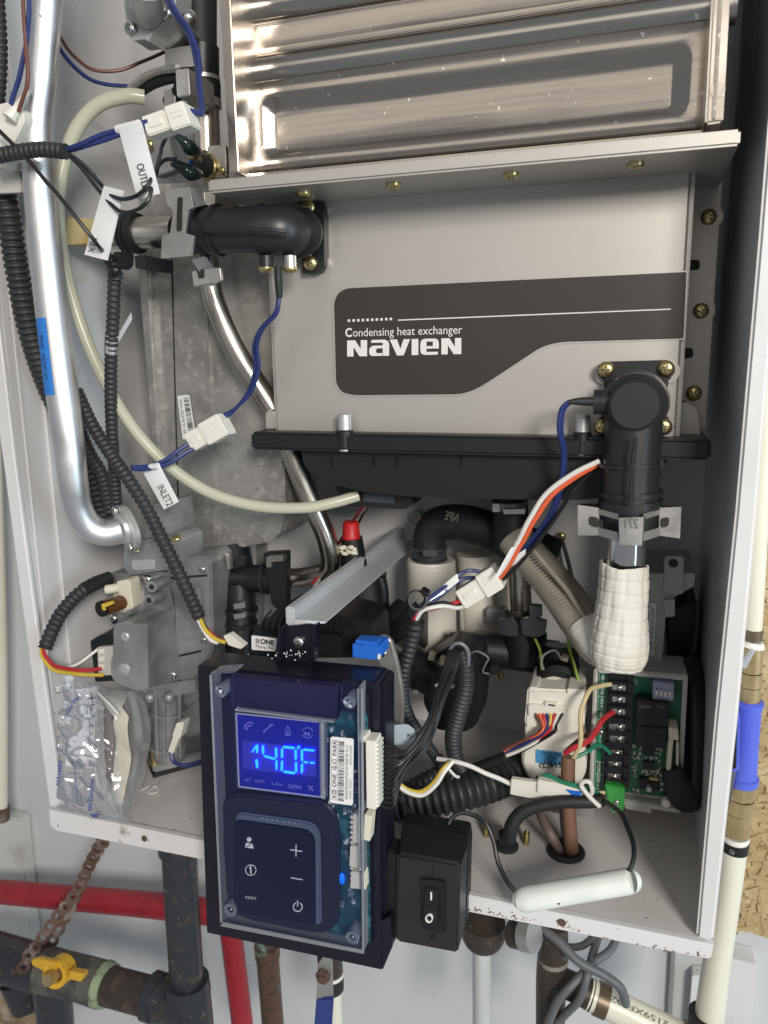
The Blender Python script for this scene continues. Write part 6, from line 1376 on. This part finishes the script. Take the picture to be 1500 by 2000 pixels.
B().ptube([(312, 1950, .10), (294, 1944, .10)], 45, seg=26).obj('band', iron, t)
t = T('gas_nipple', 'dark brown steel nipple with a green sealed joint between iron tee and gas cock', 'pipe', W(260, 1960, .1))
B().ptube([(312, 1952, .10), (200, 1922, .10)], 36, seg=26).obj('nipple', M('brown_steel', (.055, .042, .036), .45, .3, var=(70, (.12, .08, .06), .5, .7), bump=(200, .4, .001)), t)
B().ptube([(213, 1926, .10), (200, 1922, .10)], [40, 43], seg=26).obj('sealed_joint', M('green_sealant', (.26, .33, .20), .6, var=(100, (.14, .13, .1), .45, .6)), t)
gc = T('gas_cock', 'iron gas cock body with a yellow handle at the lower left', 'valve', W(120, 1920, .1))
B().ptube([(204, 1924, .10), (150, 1908, .10), (90, 1896, .10)], [42, 40, 42], seg=26).obj('body', M('grey_iron', (.14, .135, .12), .5, .3, var=[(60, (.07, .065, .06), .45, .65), (110, (.26, .32, .2), .64, .72)], bump=(200, .4, .001)), gc)
B().ptube([(100, 1916, .10), (106, 1970, .10), (112, 2050, .10)], [36, 34, 34], seg=24).obj('lower_branch', iron, gc)
c = W(120, 1893, .075); ax = Vector((.1, -1, .28)).normalized(); sp = S(120, 1893, .07)
b = B(); b.lathe([(12*sp, -.012), (12*sp, .02)], c, ax, 20); b.obj('stem', brass, gc)
b = B(); b.lathe([(14*sp, .008), (17*sp, .010), (26*sp, .0105), (27*sp, .006), (27*sp, -.004), (22*sp, -.006), (14*sp, -.004), (14*sp, .008)], c, ax, 28, cap=False); b.obj('handle_hub', yelv, gc)
hb = B(); hb.prism([W(x, y, .066) for x, y in rquad([(60, 1876), (70, 1872), (112, 1880), (108, 1908), (62, 1886)], 4)], ax*-.006, .0012)
hb.prism([W(x, y, .066) for x, y in rquad([(136, 1896), (165, 1902), (158, 1918), (134, 1912)], 3)], ax*-.007, .0012); hb.obj('handle_blade', yelv, gc)
b = B(); b.lathe([(7*sp, .010), (7*sp, .0135), (3*sp, .014)], c, ax, 6); b.obj('nut', brass, gc)
t = T('gas_supply_pipe', 'fat dark iron pipe entering from the left edge behind the yellow handle', 'pipe', W(30, 1900, .12))
B().ptube([(-30, 1862, .125), (60, 1888, .12), (110, 1900, .115)], [44, 44, 42], seg=26).obj('pipe', iron, t)
B().ptube([(40, 1905, .12), (60, 1960, .12)], [40, 36], seg=22).obj('elbow', iron, t)
# rusty perforated strap, two runs
for nm, lab, P in (('pipe_strap', 'rusty perforated steel strap slanting from behind the cabinet to the gas pipe, front run', [(216, 1624, .16), (182, 1675, .155), (163, 1715, .15), (140, 1755, .14), (105, 1800, .125), (74, 1845, .11), (55, 1868, .105), (40, 1905, .09)]), ('pipe_strap', 'rusty perforated steel strap behind the front run, ending at the yellow handle', [(204, 1630, .17), (186, 1668, .165), (170, 1700, .16), (150, 1745, .15), (130, 1785, .14), (112, 1820, .13), (94, 1850, .12), (80, 1870, .115)])):
    t = T(nm, lab, 'strap', W(*P[-1]), 'perforated straps')
    pts = [W(*p) for p in P]; PP = []
    for i in range(len(pts)-1):
        p0 = pts[max(i-1, 0)]; p1 = pts[i]; p2 = pts[i+1]; p3 = pts[min(i+2, len(pts)-1)]
        for j in range(12): f_ = j/12; PP.append(.5*((2*p1)+(p2-p0)*f_+(2*p0-5*p1+4*p2-p3)*f_*f_+(3*p1-p0-3*p2+p3)*f_**3))
    L = [0]
    for a, c_ in zip(PP, PP[1:]): L.append(L[-1]+(c_-a).length)
    pit = .0106; n = int(L[-1]/pit); b = B()
    def at(s):
        j = 0
        while j < len(L)-2 and L[j+1] < s: j += 1
        return PP[j].lerp(PP[j+1], min(1, (s-L[j])/max(L[j+1]-L[j], 1e-9)))
    for i in range(n):
        c0 = at((i+.5)*pit); d = (at((i+.9)*pit)-at((i+.1)*pit)).normalized(); f_ = (CAM-c0); f_ = (f_-d*f_.dot(d)).normalized(); r = d.cross(f_)
        ro, ri = .0064, .0026; K = 16; out = []; inn = []
        for k in range(K):
            a = 2*math.pi*k/K; rr = ro if abs(math.cos(a)) < .8 else ro
            out.append(c0+d*(math.cos(a)*ro*1.0)+r*(math.sin(a)*ro*(1 if abs(math.cos(a)) < .85 else .95))); inn.append(c0+d*math.cos(a)*ri+r*math.sin(a)*ri)
        th = f_*-.0011; vs = out+inn+[v+th for v in out]+[v+th for v in inn]; fs = []
        for k in range(K):
            k2 = (k+1) % K; fs += [(k, k2, K+k2, K+k), (2*K+k2, 2*K+k, 3*K+k, 3*K+k2), (k2, k, 2*K+k, 2*K+k2), (K+k, K+k2, 3*K+k2, 3*K+k)]
        b.add(vs, fs)
        if i < n-1:
            c1 = at((i+1)*pit); e0 = at((i+.70)*pit); e1 = at((i+1.30)*pit); b.obar(e0-f_*.0003, e1-f_*.0003, f_, .0084, .0012)
    b.obj('strap_links', rust, t)
# red pex and copper pipes
t = T('red_pipe', 'red plastic pipe running level across the wall from the left edge behind the iron pipe', 'pipe', W(200, 1760, .17))
B().ptube([(-40, 1738, .18), (120, 1752, .18), (280, 1766, .178), (420, 1782, .176), (560, 1800, .176)], 24, seg=24).obj('pipe', pexr, t)
t = T('red_pipe', 'upright red plastic pipe under the controller, running down to the bottom edge', 'pipe', W(465, 2000, .15))
B().ptube([(446, 1780, .15), (456, 1860, .15), (478, 2040, .15)], 21, seg=24).obj('pipe', pexr, t)
t = T('copper_pipe', 'tarnished copper pipe with green streaks under the controller', 'pipe', W(530, 2000, .12))
B().ptube([(516, 1800, .12), (522, 1862, .12), (536, 2040, .12)], [23, 22, 21], seg=24).obj('pipe', copper, t)
B().ptube([(521, 1845, .12), (523, 1868, .12)], 24.5, seg=24).obj('collar', copper, t)
bv = T('ball_valve', 'ball valve with a grey and blue lever under the right corner of the controller', 'valve', W(640, 1990, .08))
B().ptube([(642, 1840, .10), (646, 1900, .10), (648, 1925, .10)], [25, 24, 22], seg=22).obj('body', bronze, bv)
B().ptube([(646, 1905, .10), (647, 1930, .10)], 25, seg=22).obj('collar', blkm, bv)
B().ptube([(646, 1897, .1), (646, 1903, .1)], 26, seg=22).obj('white_ring', wht, bv)
lv = [(620, 1884), (632, 1868), (648, 1870), (650, 1950), (645, 1990), (640, 2030), (612, 2030), (617, 1952)]
B().prism([W(x, y, .078) for x, y in lv[:4]]+[W(617, 1952, .076)], (0, .002, 0), .0006).obj('lever', zinc, bv)
B().prism([W(617, 1950, .0755), W(650, 1950, .0755), W(644, 2040, .0755), W(610, 2040, .0755)], (0, .004, 0), .0012).obj('blue_sleeve', M('worn_blue_vinyl', (.03, .05, .22), .5, var=(90, (.45, .45, .45), .70, .74)), bv)
p = W(632, 1905, .0765); b = B(); b.lathe([(15*S(632, 1905, .076), 0), (15*S(632, 1905, .076), -.003), (9*S(632, 1905, .076), -.0035), (9*S(632, 1905, .076), -.0055), (4*S(632, 1905, .076), -.006)], p, (0, 1, 0), 6); b.obj('nut', rust, bv)
t = T('ivory_pipe', 'ivory plastic pipe behind the blue lever under the controller', 'pipe', W(660, 2000, .1))
B().ptube([(649, 1918, .10), (656, 2050, .10)], [17, 16], seg=22).obj('pipe', cpvc, t)
# drain outlet
t = T('drain_pipe', 'greyish white drain pipe with brown stains under a dark flanged nut', 'pipe', W(945, 2000, .1))
B().ptube([(944, 1800, .10), (944, 1828, .10), (944, 1842, .10)], [43, 42, 34], seg=28).obj('flanged_nut', bronze, t)
B().ptube([(944, 1838, .10), (942, 1852, .10)], [26, 20], seg=24).obj('neck', bronze, t)
B().ptube([(941, 1848, .10), (942, 2050, .10)], [18, 18.5], seg=24).obj('pipe', M('stained_pipe', (.50, .52, .50), .4, var=(26, (.20, .15, .06), .52, .62)), t)
t = T('hose_clamp', 'steel hose clamp on a dark pipe stub beneath the cabinet front', 'clamp', W(1022, 1850, .08))
B().ptube([(1005, 1822, .085), (1028, 1826, .08)], 30, seg=26, flat=.9).obj('stub', bronze, t)
B().ptube([(1022, 1826, .078), (1044, 1830, .075)], 30, seg=26).obj('band', zinc, t)
B().ptube([(1045, 1828, .085), (1062, 1834, .085)], [12, 10], seg=12).obj('tail', blkm, t)
# bronze tee with ivory pipe
t = T('bronze_tee', 'dark bronze pipe tee under the cabinet right of the hose clamp', 'pipe fitting', W(1080, 2000, .1))
B().ptube([(1082, 1805, .10), (1080, 1860, .10), (1076, 1920, .10), (1074, 2060, .10)], [27, 29, 29, 27], seg=26).obj('run', bronze, t)
B().ptube([(1080, 1868, .10), (1080, 1876, .10)], 29.6, seg=26).obj('solder_ring', M('pale_solder', (.25, .24, .2), .5), t)
B().ptube([(1085, 1912, .10), (1130, 1932, .10), (1156, 1944, .10)], [27, 27, 30], seg=26).obj('side_arm', bronze, t)
t = T('ivory_branch_pipe', 'ivory pipe printed F2159XF202 upside down, running from the bronze tee to the right', 'pipe', W(1250, 1990, .1))
A = W(1148, 1940, .10); C = W(1400, 2062, .10)
B().ptube([(1150, 1941, .10), (1272, 2000, .10), (1400, 2062, .10)], 30, seg=26).obj('pipe', cpvc, t)
B().ptube([(1164, 1948, .10), (1186, 1958, .10)], 32, seg=26).obj('crimp_ring', M('crimp_brown', (.16, .12, .08), .4, .6), t)
B().ptube([(1330, 2024, .10), (1352, 2036, .10)], 32, seg=26).obj('crimp_ring', bpy.data.materials['crimp_brown'], t)
f2 = bent((1186, 1958), (1330, 2026), 30, .10, -70, 70, .0003)
text('F2159XF202', lambda s, tt: f2(.84-.84*s, .30+.14*tt), M('grey_stamp', (.14, .14, .12), .6), t)
for lab, pts, hp in (('grey cable from the hose clamp sagging right across the wall under the cabinet', [(1055, 1812, .09), (1090, 1838, .085), (1130, 1878, .08), (1180, 1905, .08), (1212, 1930, .08), (1222, 1960, .09)], 9),
                     ('grey cable looping from the cabinet underside down left across the bronze tee', [(1205, 1832, .12), (1190, 1858, .11), (1160, 1880, .10), (1120, 1920, .085), (1090, 1955, .08), (1066, 2010, .08)], 8),
                     ('second grey cable crossing behind, dropping steeply from the cabinet underside', [(1170, 1826, .13), (1158, 1862, .11), (1148, 1900, .09), (1132, 1950, .085), (1100, 1985, .09), (1070, 2020, .09)], 8),
                     ('short dark cable loop just under the cabinet front, right of the bronze tee', [(1060, 1830, .12), (1100, 1848, .12), (1135, 1848, .12), (1160, 1830, .12)], 7)):
    o = B().ptube(pts, hp, seg=12).obj('grey_cable', wgry); tag(o, lab, 'cable', 'grey cables under the cabinet')
t = T('corner_trim', 'thin grey channel strip on the wall at the lower right', 'trim', W(1310, 1980, .23))
B().pp([(1311, 1850, ), (1320, 1850), (1308, 2060), (1299, 2060)], .236, .2427, .0006).obj('strip', zinc, t)
t = T('wall_panel', 'white door panel edge on the wall behind the ivory riser at the lower right', 'panel', W(1440, 1980, .22))
B().pp(rquad([(1352, 1905), (1380, 1905), (1372, 2060), (1340, 2060)], 4), .23, .242, .001).pp(rquad([(1420, 1870), (1478, 1884), (1462, 2060), (1400, 2060)], 4), .222, .242, .002).obj('panel', paint, t)
# ivory riser with blue flow sensor on the right
rs_ = T('ivory_riser', 'tall ivory pipe beside the right edge of the cabinet with crimp rings', 'pipe', W(1400, 2000, .1))
B().ptube([(1500, 700, .10), (1478, 1100, .10), (1470, 1236, .10)], 17.5, seg=24).obj('upper_pipe', cpvc, rs_)
B().ptube([(1437, 1640, .10), (1420, 1760, .10), (1397, 1900, .10), (1378, 2050, .10)], [23, 23.5, 26, 29], seg=26).obj('lower_pipe', cpvc, rs_)
B().ptube([(1470, 1228, .10), (1468, 1248, .10)], 19.5, seg=24).obj('crimp_ring', bpy.data.materials['crimp_brown'], rs_)
B().ptube([(1437, 1642, .10), (1435, 1660, .10)], 25, seg=24).obj('crimp_ring', blk, rs_)
f2 = bent((1437, 1642), (1435, 1660), 25, .10, -60, 60, .0003)
text('60', lambda s, tt: f2(.75-.5*tt, .50+.16*s), gprint, rs_)
B().ptube([(1438, 1632, .10), (1438, 1640, .10)], 24, seg=24).obj('white_ring', wht, rs_)
B().ptube([(1378, 1978, .10), (1374, 2050, .10)], 31, seg=24).obj('lower_collar', blkm, rs_)
fs_ = T('flow_meter', 'translucent blue plastic flow meter between brass fittings on the ivory riser', 'meter', W(1450, 1540, .1))
for (x0, y0, x1, y1, h) in ((1469, 1262, 1466, 1310, 21), (1466, 1312, 1464, 1338, 22), (1464, 1340, 1462, 1366, 21)):
    B().ptube([(x0, y0, .10), (x1, y1, .10)], h, seg=24).obj('brass_fitting', brass, fs_)
for (x0, y0, x1, y1, h) in ((1448, 1530, 1446, 1556, 27), (1446, 1558, 1442, 1584, 26), (1442, 1586, 1438, 1628, 24)):
    B().ptube([(x0, y0, .10), (x1, y1, .10)], h, seg=8 if h == 27 else 24).obj('brass_fitting', brass, fs_)
B().ptube([(1472, 1252, .10), (1470, 1262, .10)], [18, 22], seg=24).obj('white_ring', wht, fs_)
B().ptube([(1462, 1366, .10), (1455, 1450, .10), (1448, 1530, .10)], [25, 25, 28], seg=26).obj('blue_body', bluv, fs_)
B().ptube([(1461, 1368, .10), (1460, 1376, .10)], 29, seg=26).obj('rim', bluv, fs_); B().ptube([(1450, 1516, .10), (1449, 1528, .10)], 30, seg=26).obj('rim', bluv, fs_)
B().pp(rquad([(1432, 1400), (1446, 1398), (1444, 1505), (1428, 1508)], 3), .078, .09, .001).obj('sensor_frame', bluv, fs_)
B().pp(rquad([(1430, 1406), (1440, 1404), (1438, 1500), (1428, 1504)], 2), .076, .079, .0006).obj('sensor', blk, fs_)
B().ptube([(1432, 1502, .08), (1426, 1540, .09), (1418, 1580, .10)], 5, seg=8).obj('sensor_lead', wgry, fs_)
B().ptube([(1450, 1300, .082), (1470, 1270, .078)], [8, 5], seg=10).obj('sealant_smear', M('grey_sealant', (.42, .44, .46), .5), fs_)
t = T('osb_board', 'rough chipboard panel on the wall at the right edge with a crumbling lower end', 'board', W(1480, 1830, .2))
ob = rquad([(1440, 1080), (1640, 1080), (1640, 1835), (1500, 1834), (1470, 1824), (1446, 1806)], [2, 2, 2, 10, 10, 10])
B().pp(ob, .205, .2425, .002).obj('board', osb, t)
b = B(); rr_ = random.Random(6)
for i in range(420):
    x = rr_.uniform(1440, 1530); y = rr_.uniform(1090, 1815); a = rr_.uniform(-.5, .5) if rr_.random() < .6 else rr_.uniform(.8, 2.2); l = rr_.uniform(8, 26); h = rr_.uniform(2, 7)
    d = Vector((math.cos(a), math.sin(a))); n_ = Vector((-d.y, d.x)); c = Vector((x, y)); yy = .2046-rr_.uniform(0, .0012)
    b.add([W(*(c-d*l-n_*h), yy), W(*(c+d*l*.8-n_*h*1.2), yy-.0004), W(*(c+d*l+n_*h*.8), yy), W(*(c-d*l*.9+n_*h), yy-.0003)], [(0, 1, 2, 3)])
b.obj('wood_strand', M('wood_strand', (.46, .34, .17), .8, var=[(25, (.58, .46, .26), .45, .6), (45, (.30, .19, .08), .56, .66)], bump=(220, .5, .001)), t)['kind'] = 'stuff'
t = T('rock_pile', 'brown stones at the lower left corner below the gas pipe', 'stones', W(40, 1990, .16))
for i, (x, y, r) in enumerate(((15, 1960, 46), (60, 2000, 40), (-20, 2000, 40))):
    b = B(); b.ball(W(x, y, .19), r*S(x, y, .19), 16, sc=(1.1, .6, .8)); 
    b.v = [v+(v-W(x, y, .19)).normalized()*.002*noise.noise(v*90) for v in b.v]; b.obj('stone', M('brown_stone', (.24, .16, .09), .8, var=(60, (.32, .28, .22), .5, .65)) if i == 0 else bpy.data.materials['brown_stone'], t)
# ------------------------------------------------------------------ grime on the front lip
b = B(); rg = random.Random(21)
for cx, cy, sx, sy, n in ((1010, 1795, 60, 5, 34), (1095, 1806, 14, 9, 26), (950, 1783, 40, 4, 24), (1185, 1836, 9, 5, 16), (1295, 1855, 38, 4, 26), (1365, 1864, 14, 5, 14), (1120, 1815, 12, 8, 12), (284, 1640, 7, 4, 8)):
    for i in range(n):
        x = rg.gauss(cx, sx*.6); y = cy+(x-cx)*.2074+rg.gauss(0, sy*.7)
        if not 1580+.2074*(x-96)+8 < y < 1618+.2009*(x-98): continue
        r = abs(rg.gauss(0, 1.0))+.4; K = 6; b.prism([W(x+r*rg.uniform(.5, 1.5)*math.cos(k*1.047), y+r*rg.uniform(.4, 1.1)*math.sin(k*1.047), -.00205) for k in range(K)], (0, .0002, 0))
b.obj('grime', M('brown_grime', (.16, .11, .075), .8, var=(300, (.34, .27, .2), .45, .6)), cab)['kind'] = 'stuff'
b = B()
for i in range(70):
    p = Vector((rg.uniform(-.2, .2), rg.uniform(.004, .08), zf)); r = rg.uniform(.0002, .0007); b.lathe([(r, 0), (r*.6, r*.4), (0, r*.5)], p, (rg.uniform(-.1, .1), 0, 1), 5)
b.obj('dirt_crumb', dark, cab)['kind'] = 'stuff'

# ------------------------------------------------------------------ sub-parts go under the part they sit on
def stem(o): return o.name.split('.')[0]
def centre(o):
    vs = [o.matrix_basis @ Vector(c) for c in o.bound_box]; return sum(vs, Vector())/8
def span(o):
    vs = [o.matrix_basis @ Vector(c) for c in o.bound_box]
    return [(min(v[i] for v in vs), max(v[i] for v in vs)) for i in range(3)]
def dist(c, o):
    return sum(max(lo-x, 0, x-hi)**2 for x, (lo, hi) in zip(c, span(o)))**.5
SUB = {
 'heat_exchanger': [('line_print lettering brand_lettering plate_rim', 'name_plate'), ('screw', 'rear_flange top_flange'), ('casting_slot', 'rear_flange')],
 'controller': [('lettering', 'display_panel key_face sticker'), ('display_window lit_digits display_border tap_symbol wrench_symbol flame_symbol cycle_symbol', 'display_panel'), ('plus_key minus_key power_key info_key info_mark service_key service_wrench bright_dot', 'key_face'), ('barcode sticker_rule', 'sticker'), ('connector_teeth', 'edge_connector small_connector'), ('tab_rib white_crumbs', 'hanging_tab'), ('screw', 'cover_post hanging_tab'), ('small_component blue_led', 'circuit_board'), ('cover_edge', 'cover_front')],
 'terminal_box': [('barrier strip_spine clamp_washer lead_lug', 'terminal_strip'), ('screw', 'terminal_strip green_terminal'), ('switch_slider', 'dip_switch'), ('lettering', 'dip_switch relay board'), ('header_teeth header_top header_wall', 'header'), ('silk_frame small_component chip crystal capacitor', 'board')],
 'valve_actuator': [('lettering', 'blue_label motor_can'), ('latch latch_hole', 'socket'), ('case_tab', 'upper_case')],
 'buffer_tank': [('lettering barcode', 'sticker'), ('seam_strip weld_seam', 'shell')],
 'gas_tube': [('lettering', 'blue_label'), ('collar screw', 'flange')],
 'power_switch_box': [('rocker on_mark off_mark', 'switch_bezel'), ('faint_mark', 'body')],
 'ball_valve': [('blue_sleeve nut', 'lever')], 'gas_cock': [('handle_blade nut', 'handle_hub')],
 'condensate_tray': [('bolt', 'boss'), ('rib', 'pan')],
 'outlet_elbow': [('screw boss', 'mounting_plate sensor_stem'), ('ring mould_line elbow_dome', 'elbow'), ('ring_tab', 'rubber_ring')],
 'inlet_elbow': [('screw boss', 'mounting_plate'), ('ring mould_line stub', 'spout'), ('knob_ring', 'knob_cap'), ('sensor_washer', 'sensor_port')],
 'gas_valve': [('coil_end coil_hole paint_mark', 'coil'), ('rivet', 'cover_plate'), ('nozzle_hole', 'nozzle'), ('cap_nib cap_wall', 'regulator_cap'), ('rib', 'lower_body'), ('base_bolt gasket', 'base_flange'), ('bolt_boss', 'joint_flange'), ('neck_slot', 'neck_block'), ('screw', 'diaphragm_housing body neck_block')],
 'circulation_pump': [('lettering logo_square rule', 'sticker'), ('rib', 'housing')],
 'combustion_casing': [('seam', 'rib'), ('flange_fold spot_weld', 'side_flange'), ('solder_bead', 'shell')],
 'pipe_tee': [('ring', 'run branch'), ('run_clip', 'clip_frame'), ('branch_clip', 'branch'), ('badge', 'neck')],
 'steel_bracket': [('lettering', 'sticker'), ('ear_hole', 'ear'), ('strip_hole', 'strip')],
 'air_vent': [('lid side_port', 'body'), ('red_cap sealant', 'neck')],
 'flow_meter': [('rim sensor_frame', 'blue_body'), ('sensor_lead', 'sensor'), ('sealant_smear', 'brass_fitting')],
 'ivory_riser': [('lettering', 'crimp_ring')], 
 'drain_hose': [('lettering', 'hose'), ('clamp_block', 'clamp_ring')], 'spring_clip': [('slot', 'front_leaf lower_tab wing'), ('lettering centre_edge', 'centre_plate'), ('wing_top', 'wing')],
 'heater_cabinet': [('stiffening_fold', 'left_panel'), ('grime corroded_screw rust_spot', 'bottom_flange'), ('dirt_crumb', 'floor_panel')],
 'wire_connector': [('latch', 'plug_half'), ('ridge', 'socket_half')], 'valve_plug': [('terminal_slot', 'insert')], 'gas_tee': [('band sealant_ring', 'run side_arm')], 'gas_manifold': [('screw', 'plate')],
 'blue_connector': [('latch white_tip', 'shell')]
}
kids = {}
for o in list(COL.objects):
    if o.parent is not None: kids.setdefault(o.parent.name, []).append(o)
for o in list(COL.objects):
    if o.parent is None and stem(o) in SUB:
        ch = kids.get(o.name, [])
        for subs, parts in SUB[stem(o)]:
            cand = [c for c in ch if stem(c) in parts.split()]
            if not cand: continue
            for c in ch:
                if stem(c) in subs.split() and c not in cand:
                    cc = centre(c); c.parent = min(cand, key=lambda q: (dist(cc, q), span(q)[1][0]))
